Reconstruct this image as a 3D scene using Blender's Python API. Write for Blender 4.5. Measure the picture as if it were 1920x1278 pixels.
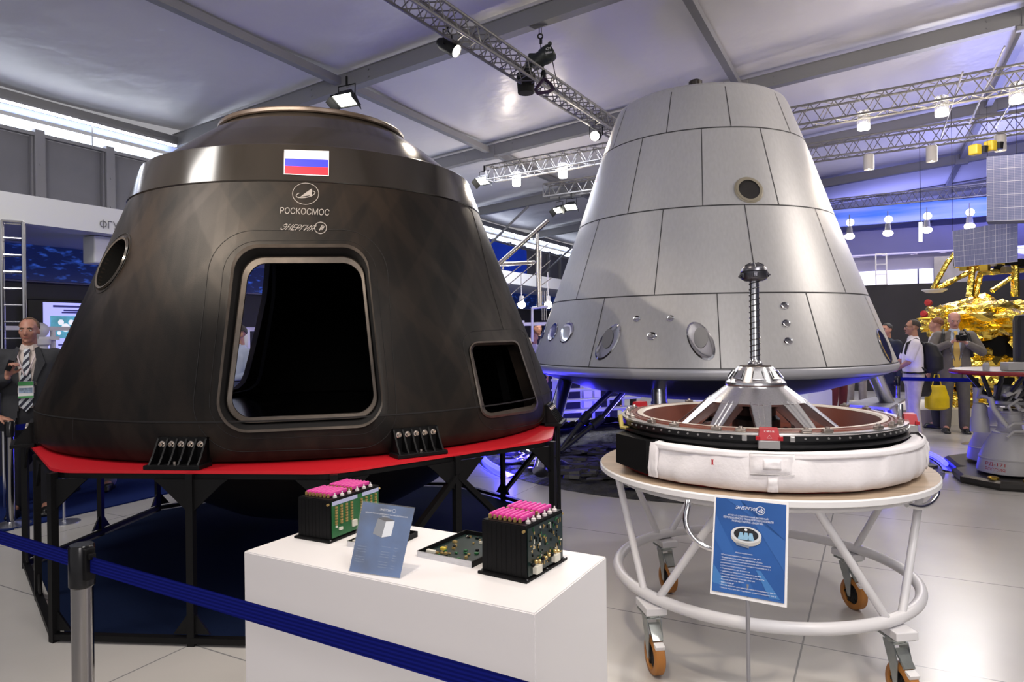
import bpy, bmesh, math, random
from mathutils import Vector, Matrix, noise
from mathutils.geometry import delaunay_2d_cdt
PI = math.pi
random.seed(7)
for o in list(bpy.data.objects): bpy.data.objects.remove(o)
SC = bpy.context.scene
COL = SC.collection

# ------------------------------------------------------------------ camera
EYE = 1.6; FPX = 1280.0; HY = 625.0; ROLL = math.radians(0.7)
cam = bpy.data.cameras.new('camera'); cam.sensor_width = 36; cam.lens = 24.0
cam.shift_y = -(639.0-HY)/1920.0; cam.clip_start = .05; cam.clip_end = 200
camo = bpy.data.objects.new('camera', cam); COL.objects.link(camo)
camo.location = (0, 0, EYE)
camo.rotation_euler = (Matrix.Rotation(PI/2, 3, 'X') @ Matrix.Rotation(-ROLL, 3, 'Z')).to_euler()
SC.camera = camo

# ------------------------------------------------------------------ world, exposure
SC.view_settings.view_transform = 'Standard'; SC.view_settings.look = 'None'
SC.view_settings.gamma = 1; SC.view_settings.exposure = 0.0
SC.view_settings.use_curve_mapping = False
W = bpy.data.worlds.new('hall_air'); SC.world = W; W.use_nodes = True
W.node_tree.nodes['Background'].inputs[0].default_value = (.90, .88, .93, 1)
W.node_tree.nodes['Background'].inputs[1].default_value = .38

def light(kind, name, loc, energy, color=(1, 1, 1), target=None, size=.2, spot=60, blend=.6, sy=None):
    d = bpy.data.lights.new(name, kind); d.energy = energy; d.color = color
    if kind == 'AREA':
        d.size = size
        if sy: d.shape = 'RECTANGLE'; d.size_y = sy
    else: d.shadow_soft_size = size
    if kind == 'SPOT': d.spot_size = math.radians(spot); d.spot_blend = blend
    o = bpy.data.objects.new(name, d); COL.objects.link(o); o.location = loc
    if target is not None:
        o.rotation_euler = (Vector(target)-Vector(loc)).to_track_quat('-Z', 'Y').to_euler()
    return o
WARM = (1, .86, .70); NEUT = (1, .95, .9); COOL = (.84, .87, 1)
# added lights: warm spots for shoulder streaks, fill elsewhere, blue washes for the ceiling
for x, y in ((-4.4, 1.6), (-3.5, .6), (-2.5, .0), (-1.5, -.5)):
    light('SPOT', 'added_light', (x, y, 4.9), 620, WARM, (-1.9, 4.3, 2.85), .06, 30)
light('AREA', 'added_light', (2.0, -.4, 5.0), 105, NEUT, (1.4, 4, .6), 1.6)
light('SPOT', 'added_light', (-.5, 1.0, 4.9), 290, WARM, (-.25, 1.95, .9), .12, 60)
light('SPOT', 'added_light', (2.4, 1.2, 4.9), 270, NEUT, (1.3, 3.4, .9), .12, 60)
light('SPOT', 'added_light', (-.2, 3.4, 5.0), 110, WARM, (1.5, 3.0, .2), .10, 80)
light('AREA', 'added_light', (.3, -3.2, 3.6), 95, (1, .93, .92), (.4, 2.2, .7), 1.6)
light('SPOT', 'added_light', (3.4, 3.0, 5.0), 30, NEUT, (1.6, 3.6, .2), .10, 80)
light('AREA', 'added_light', (7.8, 6.0, 5.3), 150, (1, .90, .80), (4.0, 9.5, 2.4), 1.6)
light('AREA', 'blue_wash', (12.5, 22, 3.6), 210, (.33, .35, 1), (13.5, 23, 7), 2.5)
light('AREA', 'added_light', (-4.8, 3.0, 4.9), 130, NEUT, (-4.5, 6.5, 1), 1.5)
light('AREA', 'added_light', (0.5, 14, 5.0), 260, COOL, (0.5, 14, 0), 3)
light('SPOT', 'added_light', (1.0, 12.6, 4.6), 150, NEUT, (-5, 15.0, 2.9), .2, 70)
light('AREA', 'added_light', (9.0, 13, 5.2), 260, NEUT, (8.0, 11.5, 0), 2)
light('AREA', 'blue_wash', (11.8, 15.2, 3.2), 290, (.36, .38, 1), (12.3, 14.6, 6.2), 2.5)
light('AREA', 'blue_wash', (7.5, 13.5, 3.0), 25, (.40, .40, 1), (8.0, 13.0, 6.2), 1.5)

# ------------------------------------------------------------------ photo geometry
CR, SR = math.cos(ROLL), math.sin(ROLL)
def ray(px, py):
    u = px-960; v = py-HY
    return ((u*CR-v*SR)/FPX, 1.0, -(v*CR+u*SR)/FPX)
def at(px, py, Y):
    r = ray(px, py); return Vector((r[0]*Y, Y, EYE+r[2]*Y))
def gnd(px, py, z=0.0):
    r = ray(px, py); return at(px, py, (z-EYE)/r[2])
AZ = math.radians(28.1)
DV = Vector((math.sin(AZ), math.cos(AZ), 0)); RV = Vector((math.cos(AZ), -math.sin(AZ), 0))
O0 = RV*-10.64
def hall(u, t, z): return O0 + RV*u + DV*t + Vector((0, 0, z))
def onwall(px, py, p):
    r = ray(px, py); n = -RV
    Y = p/(n.x*r[0]+n.y); return at(px, py, Y)
def rz(a): return Matrix.Rotation(a, 3, 'Z')

# ------------------------------------------------------------------ materials
MATS = {}
def lin(c):
    return tuple(((x/255.0)/12.92 if x/255.0 <= .04045 else ((x/255.0+.055)/1.055)**2.4) for x in c)
def mat(name, col, rough=.5, metal=0., emit=0., ecol=None, noise_=None, bump=None, coat=0., alpha=None, trans=0., ior=None, spec=None, aniso=None):
    if name in MATS: return MATS[name]
    m = bpy.data.materials.new(name); m.use_nodes = True; nt = m.node_tree; b = nt.nodes['Principled BSDF']
    c = (*col, 1)
    b.inputs['Base Color'].default_value = c; b.inputs['Roughness'].default_value = rough
    b.inputs['Metallic'].default_value = metal
    if emit:
        b.inputs['Emission Color'].default_value = (*(ecol or col), 1); b.inputs['Emission Strength'].default_value = emit
    if coat: b.inputs['Coat Weight'].default_value = coat; b.inputs['Coat Roughness'].default_value = .15
    if trans: b.inputs['Transmission Weight'].default_value = trans
    if ior: b.inputs['IOR'].default_value = ior
    if spec is not None: b.inputs['Specular IOR Level'].default_value = spec
    tc = nt.nodes.new('ShaderNodeTexCoord')
    if noise_:
        sc, amt = noise_[:2]
        n = nt.nodes.new('ShaderNodeTexNoise'); n.inputs['Scale'].default_value = sc; n.inputs['Detail'].default_value = 6
        mp = nt.nodes.new('ShaderNodeMapping')
        if len(noise_) > 2: mp.inputs['Scale'].default_value = noise_[2]
        nt.links.new(tc.outputs['Object'], mp.inputs[0]); nt.links.new(mp.outputs[0], n.inputs['Vector'])
        r = nt.nodes.new('ShaderNodeValToRGB')
        r.color_ramp.elements[0].position = .3; r.color_ramp.elements[1].position = .7
        r.color_ramp.elements[0].color = (*[x*(1-amt) for x in col], 1)
        r.color_ramp.elements[1].color = (*[min(1, x*(1+amt)) for x in col], 1)
        nt.links.new(n.outputs[0], r.inputs[0]); nt.links.new(r.outputs[0], b.inputs['Base Color'])
    if bump:
        n = nt.nodes.new('ShaderNodeTexNoise'); n.inputs['Scale'].default_value = bump[0]; n.inputs['Detail'].default_value = 4
        nt.links.new(tc.outputs['Object'], n.inputs['Vector'])
        bp = nt.nodes.new('ShaderNodeBump'); bp.inputs['Strength'].default_value = bump[1]; bp.inputs['Distance'].default_value = bump[2] if len(bump) > 2 else .01
        nt.links.new(n.outputs[0], bp.inputs['Height']); nt.links.new(bp.outputs[0], b.inputs['Normal'])
    MATS[name] = m; return m
M_white = mat('white_paint', (.80, .79, .80), .45)
M_alu = mat('brushed_aluminium', (.62, .63, .66), .32, 1, noise_=(30, .12, (1, 1, 8)))
M_alumatt = mat('tent_frame_aluminium', (.24, .24, .25), .45, .3)
M_chrome = mat('polished_steel', (.75, .75, .77), .12, 1)
M_blackp = mat('black_powder_coat', (.0035, .0035, .004), .5, spec=.22)
M_blackg = mat('gloss_black_plastic', (.008, .008, .009), .2)
M_dark = mat('matt_black', (.004, .004, .004), .8, spec=.15)
M_truss = mat('truss_aluminium', (.20, .195, .19), .5, .4)
M_red = mat('red_table_laminate', (.62, .012, .022), .4)
M_navy = mat('navy_carpet', (.004, .010, .035), .95, bump=(300, .4), spec=.1)
M_rubber = mat('black_rubber', (.01, .01, .01), .7)

# ------------------------------------------------------------------ mesh building
ORG = {}
class MB:
    def __init__(s): s.v = []; s.f = []
    def add(s, vs, fs):
        o = len(s.v); s.v += [tuple(v) for v in vs]; s.f += [tuple(i+o for i in f) for f in fs]; return s
    def box(s, c, d, R=None, bev=0):
        x, y, z = [k/2 for k in d]; c = Vector(c); R = R or Matrix.Identity(3)
        if bev <= 0:
            vs = [c+R@Vector((i*x, j*y, k*z)) for k in (-1, 1) for j in (-1, 1) for i in (-1, 1)]
            return s.add(vs, [(0, 2, 3, 1), (4, 5, 7, 6), (0, 1, 5, 4), (2, 6, 7, 3), (0, 4, 6, 2), (1, 3, 7, 5)])
        bm = bmesh.new(); bmesh.ops.create_cube(bm, size=1)
        for v in bm.verts: v.co = Vector((v.co.x*d[0], v.co.y*d[1], v.co.z*d[2]))
        bmesh.ops.bevel(bm, geom=list(bm.edges)+list(bm.verts), offset=bev, segments=2, affect='EDGES', profile=.5)
        bm.verts.index_update()
        s.add([c+R@v.co for v in bm.verts], [[v.index for v in f.verts] for f in bm.faces]); bm.free(); return s
    def hexa(s, p):  # 8 points: bottom 0-3 loop, top 4-7 loop
        return s.add(p, [(3, 2, 1, 0), (4, 5, 6, 7), (0, 1, 5, 4), (1, 2, 6, 5), (2, 3, 7, 6), (3, 0, 4, 7)])
    def bar(s, a, b, w, h=None, up=(0, 0, 1)):
        a = Vector(a); b = Vector(b); h = h or w; t = (b-a); L = t.length
        if L < 1e-6: return s
        t.normalize(); up = Vector(up)
        if abs(t.dot(up)) > .98: up = Vector((1, 0, 0))
        x = t.cross(up).normalized(); y = x.cross(t)
        return s.hexa([a-x*w/2-y*h/2, a+x*w/2-y*h/2, a+x*w/2+y*h/2, a-x*w/2+y*h/2, b-x*w/2-y*h/2, b+x*w/2-y*h/2, b+x*w/2+y*h/2, b-x*w/2+y*h/2])
    def tube(s, pts, r, n=12, closed=False, caps=True):
        pts = [Vector(p) for p in pts]; N = len(pts); rr = r if isinstance(r, (list, tuple)) else [r]*N
        up = None; rings = []
        for i, p in enumerate(pts):
            if closed: t = pts[(i+1) % N]-pts[i-1]
            else: t = pts[min(i+1, N-1)]-pts[max(i-1, 0)]
            t.normalize()
            if up is None:
                up = Vector((0, 0, 1)) if abs(t.z) < .9 else Vector((1, 0, 0))
            x = t.cross(up)
            if x.length < 1e-4: x = t.cross(Vector((0, 1, 0)))
            x.normalize(); y = x.cross(t).normalized(); up = y
            rings.append([p+(x*math.cos(2*PI*k/n)+y*math.sin(2*PI*k/n))*rr[i] for k in range(n)])
        vs = [v for g in rings for v in g]; fs = []
        for i in range(N if closed else N-1):
            a = i*n; b = ((i+1) % N)*n
            for k in range(n): fs.append((a+k, a+(k+1) % n, b+(k+1) % n, b+k))
        if not closed and caps: fs.append(tuple(reversed(range(n)))); fs.append(tuple(range((N-1)*n, N*n)))
        return s.add(vs, fs)
    def lathe(s, c, prof, n=96, a0=0, a1=2*PI, axis=None, capb=False, capt=False, closed=False):
        c = Vector(c); R = Matrix.Identity(3)
        if axis is not None: R = Vector((0, 0, 1)).rotation_difference(Vector(axis)).to_matrix()
        full = abs(a1-a0-2*PI) < 1e-6; m = n if full else n+1; P = len(prof)
        vs = []
        for k in range(m):
            a = a0+(a1-a0)*k/n
            for r, z in prof: vs.append(c+R@Vector((r*math.cos(a), r*math.sin(a), z)))
        fs = []
        for k in range(n):
            k2 = (k+1) % m if full else k+1
            for j in range(P if closed else P-1):
                j2 = (j+1) % P
                fs.append((k*P+j, k2*P+j, k2*P+j2, k*P+j2))
        if full and capb: fs.append(tuple(k*P for k in reversed(range(m))))
        if full and capt: fs.append(tuple(k*P+P-1 for k in range(m)))
        if not full and closed:
            fs.append(tuple(range(P))); fs.append(tuple(n*P+j for j in reversed(range(P))))
        return s.add(vs, fs)
    def prism(s, pts, vec):  # planar polygon extruded by vec
        pts = [Vector(p) for p in pts]; v = Vector(vec); n = len(pts)
        return s.add(pts+[p+v for p in pts], [tuple(reversed(range(n))), tuple(range(n, 2*n))]+[(i, (i+1) % n, n+(i+1) % n, n+i) for i in range(n)])
    def sphere(s, c, r, n=16, m=10, sc=(1, 1, 1), R=None):
        c = Vector(c); R = R or Matrix.Identity(3); vs = []; fs = []
        for j in range(1, m):
            b = PI*j/m
            for k in range(n):
                a = 2*PI*k/n; vs.append(c+R@Vector((r*sc[0]*math.sin(b)*math.cos(a), r*sc[1]*math.sin(b)*math.sin(a), r*sc[2]*math.cos(b))))
        t = len(vs); vs += [c+R@Vector((0, 0, r*sc[2])), c+R@Vector((0, 0, -r*sc[2]))]
        for j in range(m-2):
            for k in range(n): fs.append((j*n+k, (j+1)*n+k, (j+1)*n+(k+1) % n, j*n+(k+1) % n))
        for k in range(n): fs.append((t, k, (k+1) % n)); fs.append((t+1, (m-2)*n+(k+1) % n, (m-2)*n+k))
        return s.add(vs, fs)
    def grid(s, P):  # P[i][j] vectors
        a = len(P); b = len(P[0])
        return s.add([v for r in P for v in r], [(i*b+j, i*b+j+1, (i+1)*b+j+1, (i+1)*b+j) for i in range(a-1) for j in range(b-1)])
    def build(s, name, m, parent=None, smooth=False, at_=None, fixn=False):
        me = bpy.data.meshes.new(name)
        org = ORG.get(parent.name if parent else None, Vector((0, 0, 0))) if parent else (Vector(at_) if at_ is not None else Vector((0, 0, 0)))
        me.from_pydata([tuple(Vector(v)-org) for v in s.v], [], s.f)
        if fixn:
            bm = bmesh.new(); bm.from_mesh(me); bmesh.ops.recalc_face_normals(bm, faces=bm.faces); bm.to_mesh(me); bm.free()
        if smooth:
            me.polygons.foreach_set('use_smooth', [True]*len(me.polygons))
            try: me.set_sharp_from_angle(angle=math.radians(smooth if smooth > 1 else 35))
            except Exception: pass
        if m is not None:
            for q in (m if isinstance(m, (list, tuple)) else [m]): me.materials.append(q)
        me.update()
        o = bpy.data.objects.new(name, me); COL.objects.link(o)
        if parent: o.parent = parent; ORG[o.name] = org
        else: o.location = org; ORG[o.name] = org
        return o
def thing(name, label, cat, loc=(0, 0, 0), group=None, rot=0):
    o = bpy.data.objects.new(name, None); COL.objects.link(o); o.location = loc; o.empty_display_size = .1
    o.rotation_euler = (0, 0, rot); ORG[o.name] = Vector(loc)
    o['label'] = label; o['category'] = cat
    if group: o['group'] = group
    return o
def tag(o, label, cat, group=None):
    o['label'] = label; o['category'] = cat
    if group: o['group'] = group
    return o
def struct(o): o['kind'] = 'structure'; return o
def stuff(o): o['kind'] = 'stuff'; return o
def kids(o): return [c for c in bpy.data.objects if c.parent == o]
def dup(o, loc, label=None, rot=None, scale=None, group=None):
    r = o.copy(); COL.objects.link(r); r.location = loc
    if rot is not None: r.rotation_euler = (0, 0, rot)
    if scale is not None: r.scale = (scale,)*3
    if label: r['label'] = label
    if group: r['group'] = group
    ORG[r.name] = Vector(loc)
    for ch in kids(o):
        c = ch.copy(); COL.objects.link(c); c.parent = r
        for g in kids(ch):
            d = g.copy(); COL.objects.link(d); d.parent = c
    return r
_TC = {}
def text_geo(body, size=1., italic=0., bold=0.):
    key = (body, italic, bold)
    if key not in _TC:
        cu = bpy.data.curves.new('t', 'FONT'); cu.body = body; cu.size = 1; cu.resolution_u = 3; cu.shear = italic; cu.offset = bold; cu.fill_mode = 'NONE'
        ob = bpy.data.objects.new('t', cu); COL.objects.link(ob)
        dg = bpy.context.evaluated_depsgraph_get(); dg.update(); me = ob.evaluated_get(dg).to_mesh()
        v2 = [Vector((v.co.x, v.co.y)) for v in me.vertices]; ed = [tuple(e.vertices) for e in me.edges]
        adj = {}
        for i, j in ed: adj.setdefault(i, []).append(j); adj.setdefault(j, []).append(i)
        seen = set(); dirs = []
        for i in sorted(adj):
            if i in seen: continue
            seen.add(i); c = i; n = min(adj[i])
            while True:
                dirs.append((v2[c], v2[n])); seen.add(n); nx = [q for q in adj[n] if q != c]
                if n == i or not nx: break
                c, n = n, nx[0]
        def inside(x, y):
            w = 0
            for a, b in dirs:
                if (a.y <= y) != (b.y <= y):
                    xx = a.x+(y-a.y)*(b.x-a.x)/(b.y-a.y)
                    if xx > x: w += 1 if b.y > a.y else -1
            return w != 0
        r_ = delaunay_2d_cdt(v2, ed, [], 1, 1e-6)
        vs = [Vector((v.x, v.y, 0)) for v in r_[0]]
        fs = [tuple(f) for f in r_[2] if inside(sum(r_[0][k].x for k in f)/len(f), sum(r_[0][k].y for k in f)/len(f))]
        ob.evaluated_get(dg).to_mesh_clear(); bpy.data.objects.remove(ob); bpy.data.curves.remove(cu)
        _TC[key] = (vs, fs)
    return _TC[key]
def text_uv(body, italic=0, bold=0):  # verts normalised to the unit box of the string, plus its aspect
    vs, fs = text_geo(body, 1, italic, bold)
    x0 = min(v.x for v in vs); x1 = max(v.x for v in vs); y0 = min(v.y for v in vs); y1 = max(v.y for v in vs)
    return [((v.x-x0)/(x1-x0), (v.y-y0)/(y1-y0)) for v in vs], fs, (x1-x0)/(y1-y0)
def put_text(mb, body, f, italic=0, bold=0):  # f(u,v) -> Vector
    uv, fs, _ = text_uv(body, italic, bold); mb.add([f(u, v) for u, v in uv], fs)
def quadmap(tl, tr, br, bl):
    def f(u, v): return (bl*(1-u)+br*u)*(1-v)+(tl*(1-u)+tr*u)*v
    return f
def rquad(cs, r, n=6):  # rounded polygon in 2D, r per corner
    out = []; N = len(cs); rr = r if isinstance(r, (list, tuple)) else [r]*N
    for i in range(N):
        p = Vector(cs[i]); a = Vector(cs[i-1]); b = Vector(cs[(i+1) % N])
        da = (a-p).normalized(); db = (b-p).normalized(); q = rr[i]
        ang = math.acos(max(-1, min(1, da.dot(db)))); L = q/math.tan(ang/2)
        s0 = p+da*L; s1 = p+db*L; bis = (da+db).normalized(); cc = p+bis*(q/math.sin(ang/2))
        v0 = s0-cc; v1 = s1-cc; A0 = math.atan2(v0.y, v0.x); A1 = math.atan2(v1.y, v1.x)
        dA = (A1-A0+PI) % (2*PI)-PI
        for k in range(n+1):
            t = A0+dA*k/n; out.append((cc.x+q*math.cos(t), cc.y+q*math.sin(t)))
    return out
def evalmesh(mb, mods):
    me = bpy.data.meshes.new('tmp'); me.from_pydata([tuple(v) for v in mb.v], [], mb.f)
    bm = bmesh.new(); bm.from_mesh(me); bmesh.ops.recalc_face_normals(bm, faces=bm.faces); bm.to_mesh(me); bm.free()
    ob = bpy.data.objects.new('tmp', me); COL.objects.link(ob)
    for k, kw in mods:
        m = ob.modifiers.new('m', k)
        for a, b in kw.items(): setattr(m, a, b)
    dg = bpy.context.evaluated_depsgraph_get(); dg.update(); e = ob.evaluated_get(dg).to_mesh()
    out = MB(); out.v = [tuple(v.co) for v in e.vertices]; out.f = [tuple(p.vertices) for p in e.polygons]
    ob.evaluated_get(dg).to_mesh_clear(); bpy.data.objects.remove(ob); bpy.data.meshes.remove(me)
    return out

# PART-STRUCTURE
# ------------------------------------------------------------------ floor, ceiling, tent frame
def floor_mat():
    m = mat('floor_panels', lin((186, 183, 179)), .22, noise_=(1.1, .05)); nt = m.node_tree; b = nt.nodes['Principled BSDF']
    tc = nt.nodes.new('ShaderNodeTexCoord'); mp = nt.nodes.new('ShaderNodeMapping')
    mp.inputs['Rotation'].default_value = (0, 0, AZ)
    nt.links.new(tc.outputs['Object'], mp.inputs[0]); sx = nt.nodes.new('ShaderNodeSeparateXYZ'); nt.links.new(mp.outputs[0], sx.inputs[0])
    def ln(out, off, step):
        a = nt.nodes.new('ShaderNodeMath'); a.operation = 'ADD'; a.inputs[1].default_value = off+step*40; nt.links.new(out, a.inputs[0])
        w = nt.nodes.new('ShaderNodeMath'); w.operation = 'PINGPONG'; w.inputs[1].default_value = step/2; nt.links.new(a.outputs[0], w.inputs[0])
        c = nt.nodes.new('ShaderNodeMath'); c.operation = 'LESS_THAN'; c.inputs[1].default_value = .0045; nt.links.new(w.outputs[0], c.inputs[0]); return c.outputs[0]
    l1 = ln(sx.outputs[1], -3.757, 1.41); l2 = ln(sx.outputs[0], .35, 2.82)
    mx = nt.nodes.new('ShaderNodeMath'); mx.operation = 'MAXIMUM'; nt.links.new(l1, mx.inputs[0]); nt.links.new(l2, mx.inputs[1])
    mix = nt.nodes.new('ShaderNodeMix'); mix.data_type = 'RGBA'
    src = b.inputs['Base Color'].links[0].from_socket
    nt.links.new(mx.outputs[0], mix.inputs[0]); nt.links.new(src, mix.inputs[6]); mix.inputs[7].default_value = (.22, .22, .22, 1)
    nt.links.new(mix.outputs[2], b.inputs['Base Color'])
    n = nt.nodes.new('ShaderNodeTexNoise'); n.inputs['Scale'].default_value = 2.2; n.inputs['Detail'].default_value = 5; nt.links.new(tc.outputs['Object'], n.inputs['Vector'])
    mr = nt.nodes.new('ShaderNodeMapRange'); mr.inputs[3].default_value = .20; mr.inputs[4].default_value = .30; nt.links.new(n.outputs[0], mr.inputs[0]); nt.links.new(mr.outputs[0], b.inputs['Roughness'])
    return m
mb = MB(); mb.add([hall(-.2, -14, 0), hall(34, -14, 0), hall(34, 34, 0), hall(-.2, 34, 0)], [(0, 1, 2, 3)])
struct(mb.build('floor', floor_mat()))
RT = [7.73, 12.09, 16.66, 21.4, 26.0]; PU = [3.72, 8.63, 12.66, 17.4]; SL = .0824
def roofz(u): return 5.0+SL*u
M_pvc = mat('tent_membrane', (.66, .65, .67), .34, bump=(.8, .25, .25))
mb = MB(); rts = [-3, 3.3]+RT+[31, 36]
for i in range(len(rts)-1):
    a, c = rts[i], rts[i+1]; P = []
    for iu in range(0, 61):
        u = iu*.5; row = []
        for k in range(13):
            w = k/12; t = a+(c-a)*w
            row.append(hall(u, t, roofz(u)+.20-.10*math.sin(PI*w)*(1 if True else 0)))
        P.append(row)
    mb.grid(P)
struct(mb.build('ceiling', M_pvc, smooth=1))
tn = [0]
def trim(mb, m=None):
    tn[0] += 1; return struct(mb.build('trim_%d' % tn[0], m or M_alumatt))
for t in RT+[3.3]:
    mb = MB()
    a = hall(-.05, t, roofz(0)); b = hall(30, t, roofz(30))
    mb.bar(a, b, .12, .22); mb.bar(a+Vector((0, 0, -.115)), b+Vector((0, 0, -.115)), .15, .012); mb.bar(a+Vector((0, 0, .105)), b+Vector((0, 0, .105)), .15, .012)
    for u in PU:   # joint plates and bolts where purlins meet the rafter
        p = hall(u, t, roofz(u)); mb.box(p+Vector((0, 0, -.02)), (.30, .16, .26), rz(-AZ), .01)
        for q in (-.55, .55):
            for zz in (-.05, .05):
                c = hall(u+q, t-.062, roofz(u+q)+zz); mb.lathe(c, [(.016, 0), (.016, .012)], 8, axis=-DV, capt=True)
    trim(mb)
for i, u in enumerate(PU):
    mb = MB(); mb.bar(hall(u, -3, roofz(u)+.02), hall(u, 34, roofz(u)+.02), .11, .11); trim(mb)
mb = MB(); mb.bar(hall(.0, -3, 4.99), hall(.0, 34, 4.99), .14, .13); trim(mb)     # eaves beam
mb = MB()
for t0 in (4.2, 9.0, 13.4, 18.0):                                             # rods under the eaves beam
    for t in (t0, t0+2): mb.bar(hall(.10, t, 4.95), hall(.10, t, 4.5), .012)
trim(mb)
# diagonal stays of the tent frame
mb = MB()
mb.tube([hall(.15, 16.66, 3.4), hall(2.3, 16.66, roofz(2.3)-.12)], .035, 8); mb.tube([hall(.15, 21.4, 3.4), hall(2.3, 21.4, roofz(2.3)-.12)], .035, 8)
for t in (12.09, 16.66): mb.bar(hall(13.0, t, roofz(13)-.2), hall(20, t, roofz(20)-.42), .06); mb.box(hall(12.7, t, roofz(12.7)-.17), (.5, .1, .07), rz(-AZ), .01)
trim(mb)
# side wall: grey panels, posts, bright glazed strip above
M_panel = mat('grey_wall_panel', lin((128, 128, 136)), .55, noise_=(3, .05)); M_post = mat('grey_wall_post', lin((142, 142, 148)), .4, .2)
mb = MB(); mb.add([hall(0, -6, 0), hall(0, 34, 0), hall(0, 34, 4.5), hall(0, -6, 4.5)], [(0, 1, 2, 3)]); struct(mb.build('wall_left', M_panel))
mb = MB()
for k in range(-6, 34):
    t = 5.52+1.02*k-.06
    if t < -5 or t > 33: continue
    mb.box(hall(.05, t, 2.3), (.10, .13, 4.6), rz(-AZ), .004)
    for s in (-1, 1): mb.box(hall(.035, t+s*.085, 2.25), (.05, .03, 4.5), rz(-AZ))
    for z in (3.2, 3.65, 4.1): mb.lathe(hall(.1, t, z), [(.014, 0), (.014, .01)], 8, axis=RV, capt=True)
mb.bar(hall(.04, -6, 4.53), hall(.04, 34, 4.53), .10, .05)
trim(mb, M_post)
M_day = mat('daylit_glazing', (.80, .88, 1), .3, emit=2.6, ecol=(.74, .84, 1))
mb = MB()
mb.bar(hall(-.02, -6, 4.64), hall(-.02, 34, 4.64), .02, .16)
struct(mb.build('window_1', M_day))
mb = MB()
mb.bar(hall(-.02, -6, 4.83), hall(-.02, 34, 4.83), .02, .10)
struct(mb.build('window_2', mat('frosted_glazing', lin((150, 165, 215)), .4, emit=.25, ecol=(.5, .6, 1))))
M_tube = mat('strip_light', (1, 1, 1), .3, emit=14, ecol=(.92, .93, 1))
for t0, t1, lb in ((3.45, 7.6, 'white strip light under the eaves above the panels left of the dark capsule'), (7.85, 11.9, 'long white strip light under the eaves running behind the dark capsule'), (16.8, 21.25, 'white strip light under the eaves in the gap, the one nearer the dark capsule'), (21.5, 25.9, 'white strip light under the eaves in the gap, the one nearer the silver cone')):
    o = thing('strip_light', lb, 'light', hall(.12, t0, 4.87), 'strip lights under the eaves')
    m2 = MB(); m2.bar(hall(.12, t0, 4.87), hall(.12, t1, 4.87), .035, .03); m2.build('tube', M_tube, o)
    m2 = MB(); m2.bar(hall(.12, t0, 4.895), hall(.12, t1+.02, 4.895), .05, .02); m2.build('housing', M_post, o)
# far wall and open stand wall on the other side of the hall
M_lav = mat('lavender_grey_wall', lin((128, 128, 178)), .6)
mb = MB(); mb.add([hall(-.2, 33.5, 0), hall(34, 33.5, 0), hall(34, 33.5, 9), hall(-.2, 33.5, 9)], [(0, 1, 2, 3)]); struct(mb.build('wall_back', M_lav))
mb = MB(); mb.add([hall(33.5, -14, 0), hall(33.5, 34, 0), hall(33.5, 34, 9), hall(33.5, -14, 9)], [(0, 1, 2, 3)]); struct(mb.build('wall_right', M_panel))

# ------------------------------------------------------------------ stand along the side wall
M_fascia = mat('white_fascia', (.74, .76, .76), .45); PF = 7.3
def wl(u, t, z): return hall(10.64-u, t, z)      # u = distance from the viewer's plane
f0 = thing('stand_fascia', 'long white overhead fascia board of the stand with grey lettering', 'fascia', wl(PF, 5, 2.73))
mb = MB(); mb.box(wl(PF+.15, 12, 2.87), (.30, 30, .28), rz(-AZ)); mb.build('board', M_fascia, f0)
c0 = onwall(187, 419, PF-.004); c1 = onwall(262, 431, PF-.004)
Z = Vector((0, 0, 1)); a = onwall(187, 411, PF-.006); b = onwall(234, 419, PF-.006); hgt = a.z-onwall(187, 427, PF-.006).z
mb = MB(); put_text(mb, 'ФГУП', quadmap(a, Vector((b.x, b.y, a.z)), Vector((b.x, b.y, a.z-hgt)), a-Z*hgt)); mb.build('lettering', mat('grey_letters', (.12, .12, .13), .5), f0)
f1 = MB(); f1.box(wl(PF+.955, 12, 2.745), (1.3, 30, .03), rz(-AZ)); f1.build('soffit', M_fascia, f0)
def star_mat():
    m = mat('night_sky_print', (.006, .012, .10), .5, emit=.0); nt = m.node_tree; b = nt.nodes['Principled BSDF']
    tc = nt.nodes.new('ShaderNodeTexCoord'); mp = nt.nodes.new('ShaderNodeMapping'); mp.inputs['Scale'].default_value = (3, 3, 9)
    n = nt.nodes.new('ShaderNodeTexNoise'); n.inputs['Scale'].default_value = 2.2; n.inputs['Detail'].default_value = 2
    nt.links.new(tc.outputs['Object'], mp.inputs[0]); nt.links.new(mp.outputs[0], n.inputs['Vector'])
    r = nt.nodes.new('ShaderNodeValToRGB'); e = r.color_ramp.elements; e[0].position = .55; e[0].color = (.004, .012, .075, 1); e[1].position = .78; e[1].color = (.05, .16, .75, 1)
    nt.links.new(n.outputs[0], r.inputs[0]); nt.links.new(r.outputs[0], b.inputs['Base Color'])
    nt.links.new(r.outputs[0], b.inputs['Emission Color']); b.inputs['Emission Strength'].default_value = .5
    return m
M_star = star_mat()
mb = MB(); mb.box(wl(8.9, 12, 2.52), (.04, 30, .42), rz(-AZ)); tag(mb.build('backlit_banner', M_star, at_=wl(8.9, 12, 2.5)), 'long dark blue starry banner band above the dark stand wall', 'banner')
mb = MB(); mb.box(wl(9.05, 12, 1.15), (.06, 30, 2.3), rz(-AZ)); tag(mb.build('stand_wall', mat('charcoal_wall', (.022, .022, .024), .6, noise_=(4, .1)), at_=wl(9, 12, 0)), 'tall charcoal back wall of the stand behind the speaker', 'wall panel')
mb = MB(); mb.bar(wl(9.0, -3, 2.305), wl(9.0, 27, 2.305), .1, .025); tag(mb.build('wall_ledge', M_post, at_=wl(9, 12, 2.3)), 'thin grey ledge between the charcoal wall and the starry banner', 'ledge')
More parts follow.
